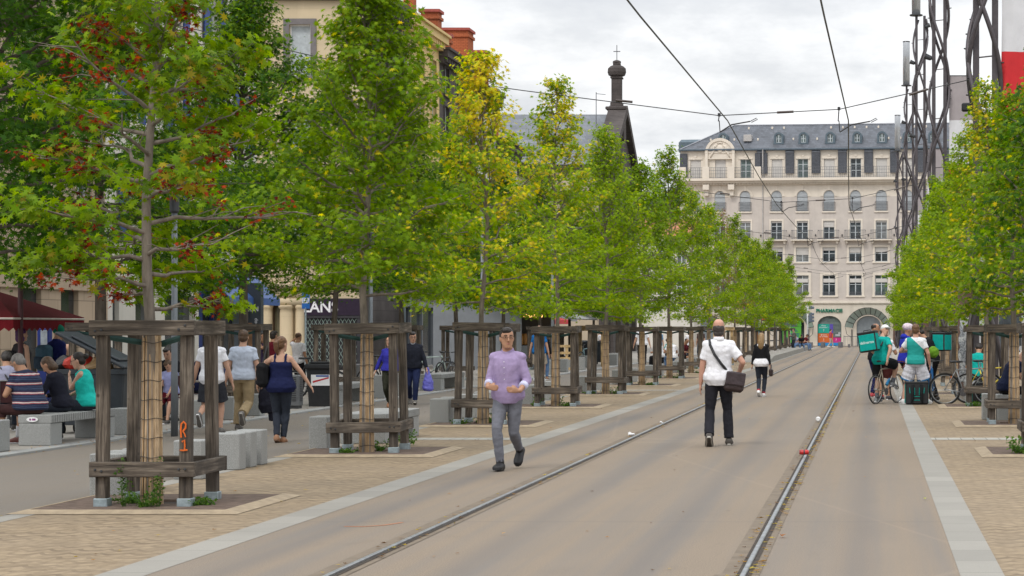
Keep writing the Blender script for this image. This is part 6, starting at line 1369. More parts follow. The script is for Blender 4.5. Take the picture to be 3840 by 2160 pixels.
BASALT = plaster('dark_basalt', (.085,.074,.070), .3, (.8, .42, .012, .6)); TILE = M('roof_tile', (.33,.14,.075), .9, .3, 3, .4, 18)
BRICK = plaster('orange_brick', (.42,.125,.055), .15, (.24, .085, .012, .55))
def wall_open(mb, x0, x1, z0, z1, ops, y=0, rev=.22, mi=0):
    "wall sheet in the xz plane facing -Y with real rectangular openings and reveals"
    xs = sorted({x0, x1, *[o[0] for o in ops], *[o[1] for o in ops]}); zs = sorted({z0, z1, *[o[2] for o in ops], *[o[3] for o in ops]})
    for i in range(len(xs)-1):
        for j in range(len(zs)-1):
            cx, cz = (xs[i]+xs[i+1])/2, (zs[j]+zs[j+1])/2
            if any(o[0] < cx < o[1] and o[2] < cz < o[3] for o in ops): continue
            mb.add([(xs[i],y,zs[j]),(xs[i+1],y,zs[j]),(xs[i+1],y,zs[j+1]),(xs[i],y,zs[j+1])], [(0,1,2,3)], mi)
    for a, b, c, d in ops:
        q = y+rev
        mb.add([(a,y,c),(b,y,c),(b,y,d),(a,y,d),(a,q,c),(b,q,c),(b,q,d),(a,q,d)], [(0,4,5,1),(1,5,6,2),(2,6,7,3),(3,7,4,0)], mi)
def arch_fill(mb, a, b, zs, zt, y, rev, mi=0, n=12):
    "fills the corners of a rectangular opening a..b, zs..zt to leave an arch head"
    cx, hw, h = (a+b)/2, (b-a)/2, zt-zs
    P = [(cx-hw*math.cos(t*math.pi/n), zs+h*math.sin(t*math.pi/n)) for t in range(n+1)]
    for i in range(n):
        (xa, za), (xb, zb) = P[i], P[i+1]
        mb.add([(xa,y,za),(xb,y,zb),(xb,y,zt),(xa,y,zt),(xa,y+rev,za),(xb,y+rev,zb)], [(0,1,2,3),(0,4,5,1)], mi)
def ring_arch(mb, cx, cz, r0, r1, y0, y1, n=14, a0=0, a1=math.pi, mi=0, sq=1):
    for i in range(n):
        t0, t1 = a0+(a1-a0)*i/n, a0+(a1-a0)*(i+1)/n
        p = [(cx+r*math.cos(t), cz+sq*r*math.sin(t)) for r, t in ((r0,t0),(r1,t0),(r1,t1),(r0,t1))]; mb.prism(p, y0, y1, 'y', mi)
def window(e, x, z0, z1, w, y=.16, mull=2, bars=1, pane=None, frame=None, shut=0, shutmat=None, sur=None, surmat=None, sill=True, arch=False, name='window', rail=None, full=True):
    fr = MB(); a, b = x-w/2, x+w/2; t = .06
    fr.box(a, a+t, y-.03, y+.03, z0, z1); fr.box(b-t, b, y-.03, y+.03, z0, z1); fr.box(a+t, b-t, y-.03, y+.03, z0, z0+t); fr.box(a+t, b-t, y-.03, y+.03, z1-t, z1)
    if mull == 2: fr.box(x-.05, x+.05, y-.034, y+.026, z0+t, z1-t)
    for i in range(bars):
        zb = z0+(z1-z0)*(i+1)/(bars+1)+.1; fr.box(a+t, x-.05 if mull == 2 else b-t, y-.028, y+.02, zb-.03, zb+.03)
        if mull == 2: fr.box(x+.05, b-t, y-.028, y+.02, zb-.03, zb+.03)
    o = fr.build(name, frame or FRW, e)
    MB().add([(a,y+.012,z0),(b,y+.012,z0),(b,y+.012,z1),(a,y+.012,z1)], [(0,1,2,3)]).build('pane', pane or RW.choice((PANE, PANE, PANE_G, PANE_C, PANE)), o)
    if shut:
        s = MB(); zc = z1-(z1-z0)*shut; n = max(2, int((z1-zc)/.09))
        for i in range(n): s.box(a+.03, b-.03, y-.075-(.012 if i % 2 else 0), y-.04, zc+(z1-zc)*i/n, zc+(z1-zc)*(i+1)/n)
        s.build('roller_shutter', shutmat or SHUT, o)
    if sur:
        s = MB(); g = sur
        s.box(a-g, a, -.05, .02, z0, z1+g*1.0); s.box(b, b+g, -.05, .02, z0, z1+g*1.0); s.box(a, b, -.05, .02, z1, z1+g)
        s.box(a-g-.06, b+g+.06, -.10, .02, z0-.16, z0)
        s.build('surround', surmat or CREAM, o)
    if rail:
        hh, ww, dp, st = rail; s = MB(); x0, x1 = x-ww/2, x+ww/2
        for zz in (z0+.06, z0+hh): s.box(x0, x1, -dp-.02, -dp+.02, zz-.02, zz+.02); 
        if dp > .3:
            for xx in (x0+.022, x1-.022): 
                for zz in (z0+.06, z0+hh): s.box(xx-.02, xx+.02, -dp+.02, 0, zz-.02, zz+.02)
        k = int(ww/st)
        for i in range(k+1): s.box(x0+ww*i/k-.013, x0+ww*i/k+.013, -dp-.012, -dp+.012, z0+.08, z0+hh-.02)
        if dp < .3:
            for q in range(1, 3): s.box(x0, x1, -dp-.010, -dp+.010, z0+hh*q/3-.01, z0+hh*q/3+.01)
        s.build('railing', IRON, o)
        if dp > .3:
            s = MB().box(x0-.06, x1+.06, -dp-.06, -.052, z0-.12, z0); s.box(x0+.1, x0+.3, -dp*.7, -.052, z0-.42, z0-.122); s.box(x1-.3, x1-.1, -dp*.7, -.052, z0-.42, z0-.122); s.build('balcony_slab', CREAM, o)
    return o
# ---- the pharmacy block closing the street
K = 36.2; DP = 210
E = empty('pharmacy_building', (wx(3110, DP), DP, 0), R(-6)); tag(E, 'pale six storey corner building with slate mansard and pharmacy at the street end', 'building')
def U(px): return (px-3110)/K
cols = [U(p_) for p_ in (2598.8, 2694, 2790.5, 2910, 3007.9, 3108.5, 3208.3, 3306, 3403, 3500, 3597, 3694)]
XA, XB_ = U(2541), 20.5
ops = []; W = MB()
r4 = [(x-.56, x+.56, 13.95, 16.1) for x in cols]; r3 = [(x-.58, x+.58, 11.0, 12.95) for x in cols]; r2 = [(x-.66, x+.66, 8.7, 10.2) for x in cols]; r1 = [(x-.66, x+.66, 5.2, 7.3) for x in cols]
wall_open(W, XA, XB_, 4.5, 15.45, r1+r2+r3+[(a,b,c,15.45) for a,b,c,d in r4])
W.add([(XA,0,4.5),(XA,12,4.5),(XA,12,16.7),(XA,0,16.7)], [(0,3,2,1)]); W.add([(XB_,0,0),(XB_,12,0),(XB_,12,16.7),(XB_,0,16.7)], [(0,1,2,3)]); W.add([(XA,12,0),(XB_,12,0),(XB_,12,20.4),(XA,12,20.4)], [(3,2,1,0)])
W.build('wall', GREYW, E)
W = MB(); wall_open(W, XA, XB_, 15.45, 16.72, [(a,b,15.45,d) for a,b,c,d in r4]); [arch_fill(W, a, b, 15.5, 16.1, 0, .22) for a,b,c,d in r4]
for x in cols: ring_arch(W, x, 15.5, .60, .86, -.06, -.001, 12, sq=1.05)
for x in cols: W.box(x-.12, x+.12, -.1, -.001, 16.1, 16.6)
W.build('upper_frieze', CREAM, E)
shops = [U(2970)-8.6, U(2970), 0.0, U(3258), U(3258)+4.15, U(3258)+8.3, U(3258)+12.4]; gops = [(x-1.25, x+1.25, 0, 3.1) for x in shops]
W = MB(); wall_open(W, XA, XB_, 0, 4.5, gops, rev=.35); [arch_fill(W, a, b, 2.15, d, 0, .35) for a,b,c,d in gops]
W.add([(XA,0,0),(XA,12,0),(XA,12,4.5),(XA,0,4.5)], [(0,3,2,1)]); W.build('ground_floor', CREAM2, E)
C = MB(); C.box(XA-.05, XB_, -.16, -.002, 4.42, 4.66); C.box(XA, XB_, -.09, -.002, 4.32, 4.42); C.build('string_course', CREAM, E)
C = MB(); C.box(XA-.3, XB_, -.25, -.002, 16.72, 16.9); C.box(XA-.8, XB_, -.85, .0, 17.12, 17.38); C.box(XA-.55, XB_, -.55, -.002, 16.9, 17.12)
n = int((XB_-XA)/.3)
for i in range(n): C.box(XA+.3*i, XA+.3*i+.16, -.4, -.252, 16.75, 16.895)
for px_ in (2645, 2741): C.box(U(px_)-.32, U(px_)+.32, -.75, -.26, 16.2, 16.72); C.box(U(px_)-.22, U(px_)+.22, -.5, -.002, 15.6, 16.2)
C.build('cornice', CREAM, E)
# attic: cream bays with dark slate panels between
att = [(x-.56, x+.56, 17.4, 19.42) for x in cols]
W = MB(); wall_open(W, XA, XB_, 17.38, 20.4, att, y=.35); W.add([(XA,.35,17.38),(XA,12,17.38),(XA,12,20.4),(XA,.35,20.4)], [(0,3,2,1)]); W.build('attic_wall', CREAM, E)
edges = [(cols[i]+cols[i+1])/2 for i in range(2, len(cols)-1)]
for i, x in enumerate(edges): 
    for dx in ((-.34, .34) if i == 0 else (0,)): MB().cbox(x+dx-.46+(.14 if i == 0 else 0), x+dx+.46-(.14 if i == 0 else 0), .12, .345, 17.9, 20.05, .05).build('slate_panel', SLATE2, E)
MB().cbox(XA-.05, XA+.75, .1, .345, 17.6, 20.05, .05).build('slate_panel', SLATE2, E)
for i, x in enumerate(edges): MB().lathe([(.17,-.45),(.19,-.4),(.19,.4),(.17,.45)], 12, (x, .25, 20.12), axis='x').build('lead_roll', M('lead', (.13,.14,.16), .5, .15, 4, metal=.3), E)
for i, x in enumerate(cols):
    sh = (1, 1, 0, 1, 0, 1, 0, 1, 1, 0, 1, 1)[i]
    o = window(E, x, 17.4, 19.42, 1.12, y=.55, bars=2, pane=PANE_G if i != 6 else PANE, shut=sh*.98, shutmat=SHUTW)
    s = MB().box(x-.75, x+.75, .27, .349, 19.42, 19.62); s.box(x-.12, x+.12, .24, .349, 19.62, 19.85); s.build('lintel', CREAM, o)
r_ = MB(); x = XA-.1
for zz in (17.48, 17.85, 18.2, 18.5): r_.box(XA-.1, XB_, -.72, -.69, zz-.015, zz+.015)
k = int((XB_-XA)/.19)
for i in range(k+1): r_.box(XA-.1+.19*i-.012, XA-.1+.19*i+.012, -.717, -.693, 17.38, 18.5)
for i in range(0, k+1, 12): r_.box(XA-.1+.19*i-.025, XA-.1+.19*i+.025, -.72, -.688, 17.38, 18.53)
r_.build('balcony_railing', IRON, E)
for x in (U(2645), U(2741), U(2842), U(2556)): MB().cbox(x-.36, x+.36, -.80, -.62, 17.38, 18.56, .02).build('parapet_pier', CREAM, E)
A = MB(); cx = cols[1]; ring_arch(A, cx, 20.05, 1.28, 1.58, -.06, .34, 18); A.prism([(cx+1.279*math.cos(t*math.pi/18), 20.05+1.279*math.sin(t*math.pi/18)) for t in range(19)], .04, .345, 'y')
A.box(cx-1.56, cx-1.28, -.04, .345, 17.4, 20.05); A.box(cx+1.28, cx+1.56, -.04, .345, 17.4, 20.05); A.box(cx-1.279, cx+1.279, .10, .345, 19.44, 20.05)
ar = A.build('arched_pediment', CREAM, E)
A = MB(); A.ell((cx, .03, 20.5), (.34,.07,.42), 14, 10)
for sg in (-1, 1):
    A.tube([(cx+sg*.3,.03,20.9),(cx+sg*.62,.03,20.75),(cx+sg*.62,.03,20.3),(cx+sg*.85,.03,20.0),(cx+sg*1.02,.06,19.6)], [.06,.09,.07,.1,.04], 8); A.ell((cx+sg*.75,.03,20.2), (.16,.06,.14), 10, 7); A.ell((cx+sg*.5,.03,20.75), (.13,.06,.13), 10, 7)
A.tube([(cx-.3,.03,21.05),(cx,.02,21.15),(cx+.3,.03,21.05)], [.05,.1,.05], 8); A.build('carved_crest', CREAM, ar, True)
# roof: hipped slate with gutter, dormers
Rf = MB(); y0, yr = .1, 3.8; zr = 23.3
Rf.add([(XA-.1,y0,20.42),(XB_,y0,20.42),(XB_,yr,zr),(XA+5.1,yr,zr),(XA-.1,12,20.42),(XA+5.1,8.2,zr),(XB_,8.2,zr),(XB_,12,20.42)], [(0,1,2,3),(4,0,3,5),(3,2,6,5),(5,6,7,4)])
rf = Rf.build('roof', SLATE, E)
G = MB(); G.box(XA-.2, XB_, -.12, .1, 20.38, 20.5); G.box(XA-.12, XB_, -.02, .34, 20.3, 20.38); G.build('gutter', M('zinc_gutter', (.13,.165,.20), .5, .15, 3, metal=.3), rf)
G = MB(); G.tube([(XA+5.1,yr,zr+.03),(XB_,yr,zr+.03)], .07, 6); G.tube([(XA-.1,y0,20.45),(XA+5.1,yr,zr+.03)], .07, 6); G.build('ridge', M('lead_ridge', (.30,.31,.34), .5, .1, 3), rf)
for px_ in (2700, 2913, 3007, 3109, 3211, 3305, 3401, 3497, 3593):
    x = U(px_); zz = 21.15; yy = y0+(zz-20.42)*(yr-y0)/(zr-20.42); d_ = MB()
    ring_arch(d_, x, zz+.62, .30, .50, yy-.16, yy+1.3, 10); d_.box(x-.50, x-.30, yy-.16, yy+1.0, zz, zz+.62); d_.box(x+.30, x+.50, yy-.16, yy+1.0, zz, zz+.62); d_.box(x-.55, x+.55, yy-.22, yy+.3, zz-.14, zz-.003)
    do = d_.build('dormer', M('zinc_dormer', (.10,.135,.16), .5, .15, 4, metal=.3), rf)
    q = MB(); q.prism([(x-.27, zz+.02),(x+.27, zz+.02)]+[(x+.27*math.cos(t*math.pi/10), zz+.62+.27*math.sin(t*math.pi/10)) for t in range(11)], yy-.05, yy-.03, 'y'); q.build('dormer_frame', FRW, do)
    q = MB()
    for sg in (-1, 1):
        for za, zb in ((.08, .40), (.46, .80)): q.box(x+sg*.13-.08, x+sg*.13+.08, yy-.058, yy-.052, zz+za, zz+zb)
    q.build('dormer_pane', PANE_G, do)
q = MB(); x = U(2793); q.cbox(x-.42, x+.42, 1.0, 1.9, 21.35, 22.05, .03); q.build('skylight', M('skylight_metal', (.42,.40,.38), .5), rf)
rr_ = random.Random(2); q = MB()
for i in range(26): x = XA+3+i*1.25; zz = rr_.choice((21.55, 22.9)); yy = y0+(zz-20.42)*(yr-y0)/(zr-20.42); q.cbox(x-.09, x+.09, yy-.14, yy+.05, zz-.1, zz+.16, .03)
q.build('roof_vent', CREAM, rf)
q = MB().cbox(XA-1.2, XA+2.4, 5, 7.5, 20.4, 22.0, .3); q.build('rear_roof', M('zinc_dormer', (.10,.135,.16)), E)
# windows
for i, x in enumerate(cols):
    o = window(E, x, 13.95, 16.05, 1.12, shut=.97, bars=0, rail=(.95, 1.3, .06, .12)); MB().box(x-.72, x+.72, -.12, .02, 13.8, 13.948).build('sill', CREAM, o)
    window(E, x, 11.0, 12.95, 1.16, bars=2, sur=.17, shut=(.1, .12, .1, .1, .1, .34, .1, .1, .1, .1, .1, .1)[i], shutmat=SHUTW, rail=(.95, 2.15 if i > 2 else 1.5, .62 if i > 2 else .35, .13))
    window(E, x, 8.7, 10.2, 1.32, bars=1, sur=.22, shut=(.3, .4, .3, .3, .52, .22, .38, .35, .3, .4, .3, .4)[i], shutmat=SHUTW)
    window(E, x, 5.2, 7.3, 1.32, bars=1, sur=.26, shut=.0, rail=(.36, 1.3, .05, .11))
    q = MB().cbox(x-.6, x+.6, .05, .13, 6.55, 6.95, .01); q.build('blind_box', SHUTW, E)
for i, x in enumerate(cols[:-1]):
    q = MB().cbox((x+cols[i+1])/2-.06, (x+cols[i+1])/2+.06, -.1, -.003, 11.35, 11.55, .01); q.build('wall_lamp', DARKM, E)
q = MB().tube([(U(2858), -.06, 4.7), (U(2858), -.06, 20.4)], .06, 8); q.build('downpipe', M('downpipe', (.42,.40,.38), .6), E)
# ground floor shops
GREENP = M('bright_green_panel', (.10,.42,.05), .5, .12, 1.2); DKF = M('shop_frame_dark', (.03,.035,.037), .4)
for i, x in enumerate(shops):
    nm = 'shopfront'; fr = MB(); a, b = x-1.25, x+1.25
    if i in (0, 3, 5):   # closed with a roller shutter
        for k in range(30): fr.box(a, b, .26-(.02 if k % 2 else 0), .33, 3.12*k/30, 3.12*(k+1)/30)
        fr.build('roller_door', M('steel_roller', (.26,.29,.31), .5, .1, 3, metal=.4), E)
    else:
        fr.box(a, b, .30, .34, 0, 3.12); o = fr.build(nm, PANE_S if i != 2 else PANE_G, E)
        q = MB()
        for k in range(22): q.box(a+.05, b-.05, .27, .285, .1+k*.135, .17+k*.135)
        if i == 2:
            q.build('inner_blind', M('inner_blind', (.20,.24,.23), .6), o)
            for nm_, (u0, u1, z0, z1), c in (('teal_poster', (-1.2, -.02, 1.3, 2.25), (.01,.32,.25)), ('purple_poster', (-.01, .36, 1.3, 2.25), (.10,.07,.36)), ('orange_poster', (-1.2, .36, .33, 1.28), (.55,.12,.02)), ('pink_poster', (.37, 1.18, .33, .85), (.50,.02,.20)), ('blue_poster', (-1.2, 1.18, .02, .32), (.015,.22,.50))):
                q = MB().box(u0, u1, .235, .25, z0, z1); q.build(nm_, M(nm_, c, .6, .08, 3), o)
            Wt = M('white_lettering', (.75,.75,.75), .6)
            for tx, u, z, s_ in (('Maux', -.62, 2.08, .2), ("d'estomac ?", -.62, 1.9, .2), ('?', -.62, 1.58, .34), ('Brûlure', -.62, 1.12, .2), ('en urinant', -.62, .95, .2), ('?', -.62, .62, .34), ('?', .68, .6, .36)): lettering(tx, s_, Matrix.Translation((u, .233, z)) @ UP, Wt, o)
            q = MB().box(.6, 1.1, .235, .25, 1.0, 1.2); q.box(.9, 1.15, .235, .25, 1.22, 1.4); q.build('notice', SHUT, o)
        if i == 1:
            q = MB(); q.box(a+.2, b-.35, .20, .25, .3, 2.6); q.box(a+.05, b-.3, .12, .25, 2.05, 2.15); q.build('green_panel', GREENP, o)
            q = MB(); rr_ = random.Random(6)
            for k in range(9): q.cbox(a+.4+rr_.uniform(0, 1.3), a+.65+rr_.uniform(0, 1.4)+.2, .17, .196, .5+k*.14, .6+k*.14, .004)
            q.build('shelf_goods', M('shelf_goods', (.05,.2,.17), .5, .5, 5), o)
for x in (shops[1], shops[3], shops[5]):
    gl = MB(); rb = MB(); n = 11
    for i in range(n):
        t0, t1 = R(8)+R(164)*i/n, R(8)+R(164)*(i+1)/n
        pt = lambda r, t, y: (x+r*math.cos(t), y, 1.62+r*.98*math.sin(t))
        gl.add([pt(1.66,t0,-.1), pt(1.66,t1,-.1), pt(2.38,t1,-1.0), pt(2.38,t0,-1.0)], [(0,1,2,3)]); rb.tube([pt(1.66,t0,-.1), pt(2.38,t0,-1.0)], .035, 5)
        rb.tube([pt(2.38,t0,-1.0), pt(2.38,t1,-1.0)], .022, 5); rb.tube([pt(1.66,t0,-.1), pt(1.66,t1,-.1)], .03, 5)
    cn = rb.build('marquee', DARKM, E); gm = M('marquee_glass', (.33,.40,.36), .25, .12, 2); gl.build('marquee_glass', gm, cn)
    q = MB()
    for sg in (-1, 1): q.tube([(x+sg*1.72,-.1,0),(x+sg*1.72,-.1,1.7)], .06, 6); q.tube([(x+sg*2.3,-.95,1.9),(x+sg*2.2,-.6,1.2),(x+sg*1.8,-.1,.9)], .025, 5)
    q.build('marquee_bracket', DARKM, cn)
lettering('PHARMACIE', .50, Matrix.Translation((0.0, -.06, 3.62)) @ UP, M('green_letters', (.0,.17,.10), .5), E, depth=.05, bold=.012, sx_=1.02, name='sign_letters')
q = MB().cbox(shops[3]+2.75, shops[3]+3.0, -.9, -.1, 3.3, 4.1, .02); q.build('pharmacy_cross_sign', M('cross_green', (0,.2,.1), .5), E)
# ---- things before the pharmacy
e = empty('railing', (wx(3165, 196), 196, 0)); tag(e, 'black iron railing beside the pharmacy window', 'railing'); m = MB()
for i in range(17): m.box(i*.16-.012, i*.16+.012, -.012, .012, 0, 1.0)
for i in (0, 8, 16): m.box(i*.16-.03, i*.16+.03, -.03, .03, 0, 1.1)
m.box(0, 2.6, -.02, .02, 1.0, 1.05); m.build('bars', IRON, e)
def traffic(px, d, h, lab, heads):
    e = empty('traffic_light', (wx(px, d), d, 0)); tag(e, lab, 'traffic light', 'traffic lights at the far crossing'); MB().lathe([(.075,0),(.07,h)], 10).build('pole', M('pole_white', (.5,.52,.53), .5), e, True)
    for (dx, z0, n, face) in heads:
        hb = MB(); hb.cbox(dx-.15, dx+.15, -.14, .14, z0, z0+.3*n, .03)
        for k in range(n): hb.lathe([(.10,.15),(.12,.16),(.12,.32),(.10,.33)], 10, (dx,0,z0+.15+.3*k), axis='x') if face == 'x' else hb.lathe([(.1,-.32),(.12,-.3),(.12,-.15),(.1,-.14)], 10, (dx,0,z0+.15+.3*k), axis='y')
        hb.build('signal_head', M('signal_grey', (.10,.125,.16), .5), e)
    return e
traffic(3028.5, 186, 4.25, 'tall white traffic light pole with two grey heads left of the pharmacy sign', [(.27, 3.55, 1, 'x'), (.27, 2.35, 3, 'x')])
traffic(2961, 168, 2.5, 'short traffic light seen from behind before the green shop', [(-.28, 1.9, 2, 'x'), (.28, 1.9, 2, 'x')])
for i, (px, d, w_, h_, lab) in enumerate(((2952, 172, .55, .95, 'grey planter drum left of the short traffic light'), (2982, 172, .6, .98, 'grey planter drum right of the short traffic light'), (2997, 172, .5, .95, 'grey planter drum where people wait'), (3040, 186, .4, .5, 'low grey box at the tall traffic light'), (3086, 190, .45, .5, 'low grey bollard before the pharmacy posters'), (3152, 190, .45, .5, 'grey bollard right of the pharmacy posters'), (3184, 190, .2, .3, 'small grey bollard at the railing'))):
    m = MB().lathe([(w_*.42,0),(w_*.5,h_*.1),(w_*.5,h_),(w_*.42,h_+.03)], 16); o = m.build('bollard', M('planter_grey', (.13,.13,.14), .7)); o.location = (wx(px, d), d, 0); tag(o, lab, 'bollard', 'grey drums and bollards before the pharmacy')
# tram shelter on the platform
e = empty('tram_shelter', (wx(2852, 140), 140, .27)); tag(e, 'dark framed tram shelter with an orange lit display on the platform', 'tram shelter'); m = MB()
for x in (-1.0, -.35, .25, 1.1):
    for y in (0, 6): m.box(x-.04, x+.04, y-.04, y+.04, 0, 1.36 if x > -.4 else 2.3)
for y in (0, 6): m.box(-1.04, 1.14, y-.05, y+.05, 1.36, 1.43); m.box(.25, 1.1, y-.03, y+.03, .62, .67)
m.build('frame', IRON, e); MB().cbox(-1.5, .4, -.6, 7, 2.3, 2.42, .03).build('roof', M('shelter_roof', (.20,.22,.24), .5), e); MB().cbox(-.65, -.1, .1, .2, 0, 2.2, .01).build('wood_panel', M('varnished_wood', (.26,.12,.045), .5, .25, 6), e)
MB().cbox(.02, 1.15, -.2, .1, 2.02, 2.44, .02).build('display_case', M('display_case', (.22,.23,.25), .5), e); dm, nt, bs = newmat('orange_display'); 
v = coords(nt, (1,1,1)); f = nz(nt, coords(nt, (22, 22, 22)), 1, 2); bs.inputs['Base Color'].default_value = (.03,.012,.01,1); nt.links.new(ramp(nt, f, [(.46, (.02,.004,.0)), (.56, (1,.16,.01))]), bs.inputs['Emission Color']); bs.inputs['Emission Strength'].default_value = 1.1
MB().box(.05, .98, -.215, -.205, 2.06, 2.38).build('display', dm, e)
e = empty('station_sign', (wx(2846, 138), 138, .27)); tag(e, 'black square panel on a pole above the tram shelter', 'sign'); MB().lathe([(.05,0),(.05,3.6)], 8).build('pole', GALV, e); MB().cbox(.0, .56, -.06, .06, 3.0, 3.65, .02).build('panel', BLACK, e)
# ---------------------------------------------------------------- row of shops and houses on the left; local x runs away along the street, -y faces it
XF = -21.0
def house(y0, y1, h, wallm, trim, lab, nm='house', floors=((4.2,6.4),(7.6,9.7),(10.8,12.7),(13.3,14.6)), step=2.6, shop=None, shopm=None, awn=None, shut=None, corn=.45, sign=None, chim=(), roofm=None, groundm=None, depth=12, solid=False):
    e = empty(nm, (XF, y0, 0), R(90)); tag(e, lab, 'building', 'houses and shops along the left side'); L = y1-y0; n = max(1, int(L/step)); us = [L*(i+.5)/n for i in range(n)]
    fl = [f for f in floors if f[1] < h-.5]; ops = [(u-.5, u+.5, z0, z1) for u in us for z0, z1 in fl]
    W = MB(); wall_open(W, 0, L, 3.55, h, ops); W.add([(0,0,0),(0,depth,0),(0,depth,h),(0,0,h)], [(0,3,2,1)]); W.add([(L,0,0),(L,depth,0),(L,depth,h),(L,0,h)], [(0,1,2,3)]); W.build('wall', wallm, e)
    C = MB(); C.box(-.1, L+.1, -corn*.5, -.002, h-.75, h-.45); C.box(-.12, L+.12, -corn, 0, h-.45, h-.12); C.box(-.15, L+.15, -corn-.12, .05, h-.12, h)
    k = int(L/.4)
    for i in range(k): C.box(i*.4+.05, i*.4+.25, -corn*.8, -corn*.5-.002, h-.68, h-.452)
    C.build('cornice', trim, e); MB().box(0, L, -.12, -.002, 3.5, 3.75).build('string_course', trim, e)
    rf = MB().add([(-.1,-.3,h+.02),(L+.1,-.3,h+.02),(L+.1,5.5,h+1.7),(-.1,5.5,h+1.7),(L+.1,depth,h),(-.1,depth,h)], [(0,1,2,3),(3,2,4,5)]); rf.add([(-.1,-.3,h+.02),(-.1,5.5,h+1.7),(-.1,depth,h)], [(0,1,2)]); rf.add([(L+.1,-.3,h+.02),(L+.1,5.5,h+1.7),(L+.1,depth,h)], [(2,1,0)]); ro = rf.build('roof', roofm or TILE, e)
    for (u, yy, cw, cd, zt) in chim:
        c = MB().box(u-cd/2, u+cd/2, yy-cw/2, yy+cw/2, h-1, zt); c.box(u-cd/2-.08, u+cd/2+.08, yy-cw/2-.08, yy+cw/2+.08, zt-.35, zt-.2); co = c.build('chimney', BRICK, ro)
        MB().box(u-cd/2-.1, u+cd/2+.1, yy-cw/2-.1, yy+cw/2+.1, zt, zt+.14).build('chimney_cap', M('chimney_cap', (.33,.08,.06), .9), co)
    for u in us:
        for z0, z1 in fl:
            w_ = window(e, u, z0, z1, 1.0, sur=.16, surmat=trim, bars=2)
            if shut:
                for sg in (-1, 1):
                    s = MB(); s.box(u+sg*.5+(0.01 if sg > 0 else -.51), u+sg*.5+(.51 if sg > 0 else -.01), -.10, -.055, z0, z1); s.build('shutter', shut, w_)
    # ground floor
    gm = shopm or DKF; g = MB(); g.box(0, .35, -.08, .2, 0, 3.5); g.box(L-.35, L, -.08, .2, 0, 3.5); g.box(.35, L-.35, -.1, .2, 2.75, 3.5)
    for u in np.arange(1.6, L-1.2, 2.4): q_ = .62 if solid else .07; g.box(float(u)-q_, float(u)+q_, -.03, .2, 0, 2.75)
    so = g.build('shopfront', gm, e); MB().box(.35, L-.35, .1, .14, .0, 2.75).build('shop_pane', PANE_S, so)
    MB().box(.35, L-.35, .04, .099, 0, .45).build('stall_riser', gm, so)
    if awn:
        am, z0, out = awn; a = MB().add([(.4,-.11,z0),(L-.4,-.11,z0),(L-.4,-out,z0-.75),(.4,-out,z0-.75),(.4,-.11,z0-.04),(L-.4,-.11,z0-.04),(L-.4,-out,z0-.79),(.4,-out,z0-.79)], [(0,3,2,1),(4,5,6,7),(0,4,7,3),(1,2,6,5)]); a.box(.4, L-.4, -out-.01, -out+.01, z0-.98, z0-.75); a.build('awning', am, e)
    if sign: 
        txt, smat, u, z, s_ = sign; lettering(txt, s_, Matrix.Translation((u, -.115, z)) @ UP, smat, e, name='sign_letters')
    return e
PEACH = plaster('peach_stone', (.45,.35,.255), .08, (1.15, .62, .012, .55)); WHITEP = plaster('white_plaster', (.60,.57,.51), .06); YELP = plaster('yellow_plaster', (.62,.46,.22), .06); CREAMP = plaster('cream_plaster', (.60,.49,.33), .06, (3.0, .75, .006, .86)); BEIGEP = plaster('beige_plaster', (.50,.42,.32), .08)
GREYSH = M('grey_shopfront', (.20,.215,.235), .5, .1, 3); BLUESH = M('blue_shopfront', (.015,.035,.16), .4, .15, 3); WAWN = M('pale_awning', (.45,.44,.42), .8, .08, 3); RAWN = M('red_awning', (.50,.035,.04), .8, .1, 3); GAWN = M('grey_striped_awning', (.26,.26,.26), .8, .12, 3)
WHL = M('white_letters', (.75,.75,.78), .5); BLSH = M('blue_shutter', (.02,.05,.22), .6)
house(43, 55.5, 15.5, PEACH, PEACH, 'peach stone fronted house at the left edge behind the terrace', solid=True, shopm=PEACH)
house(55.5, 63, 16.5, WHITEP, CREAM, 'white house with the burgundy pizza restaurant sign behind the first guard', solid=True, shopm=WHITEP, sign=('PIZZERIA', M('burgundy_letters', (.13,.015,.025), .5), 4.2, 3.12, .62), shut=BLSH)
e = house(63, 69.2, 16.3, WHITEP, CREAM, 'white corner house with the dark blue shopfront and blue shutters', shopm=BLUESH, shut=BLSH, awn=(M('blue_canopy', (.05,.11,.30), .5), 3.5, .9))
# cream corner building: its long side faces the camera across the side street
E2 = empty('corner_building', (-34, 84, 0)); tag(E2, 'cream corner building with grey window surround and pilastered ground floor facing us', 'building', 'houses and shops along the left side'); W_ = 13.0
def u2(px): return wx(px, 84)+34
Wm = MB(); wops = [(u2(1085), u2(1165), 12.2, 14.35), (u2(1085), u2(1165), 8.6, 10.7), (u2(1085), u2(1165), 5.0, 7.1), (u2(1085)-3, u2(1165)-3, 12.2, 14.35)]
wall_open(Wm, 0, W_, 3.0, 15.35, wops); Wm.build('wall', CREAMP, E2)
for a, b, c, d in wops: window(E2, (a+b)/2, c, d, b-a, sur=.24, surmat=M('grey_stone_surround', (.17,.155,.155), .8, .15, 4), bars=0, mull=0, pane=M('white_blind', (.42,.46,.48), .6), frame=WHITE, sill=False)
C = MB(); C.box(-.1, W_-.002, -.2, -.002, 15.35, 15.7); C.box(-.1, W_-.002, -.45, .0, 15.66, 15.95); C.build('cornice', BASALT, E2)
MB().add([(-.1,-.3,15.96),(W_+.3,-.3,15.96),(W_-5,3.2,17.4),(-.1,3.2,17.4),(W_+.3,6.6,15.96),(-.1,6.6,15.96)], [(0,1,2,3),(1,4,2),(3,2,4,5)]).build('roof', SLATE, E2)
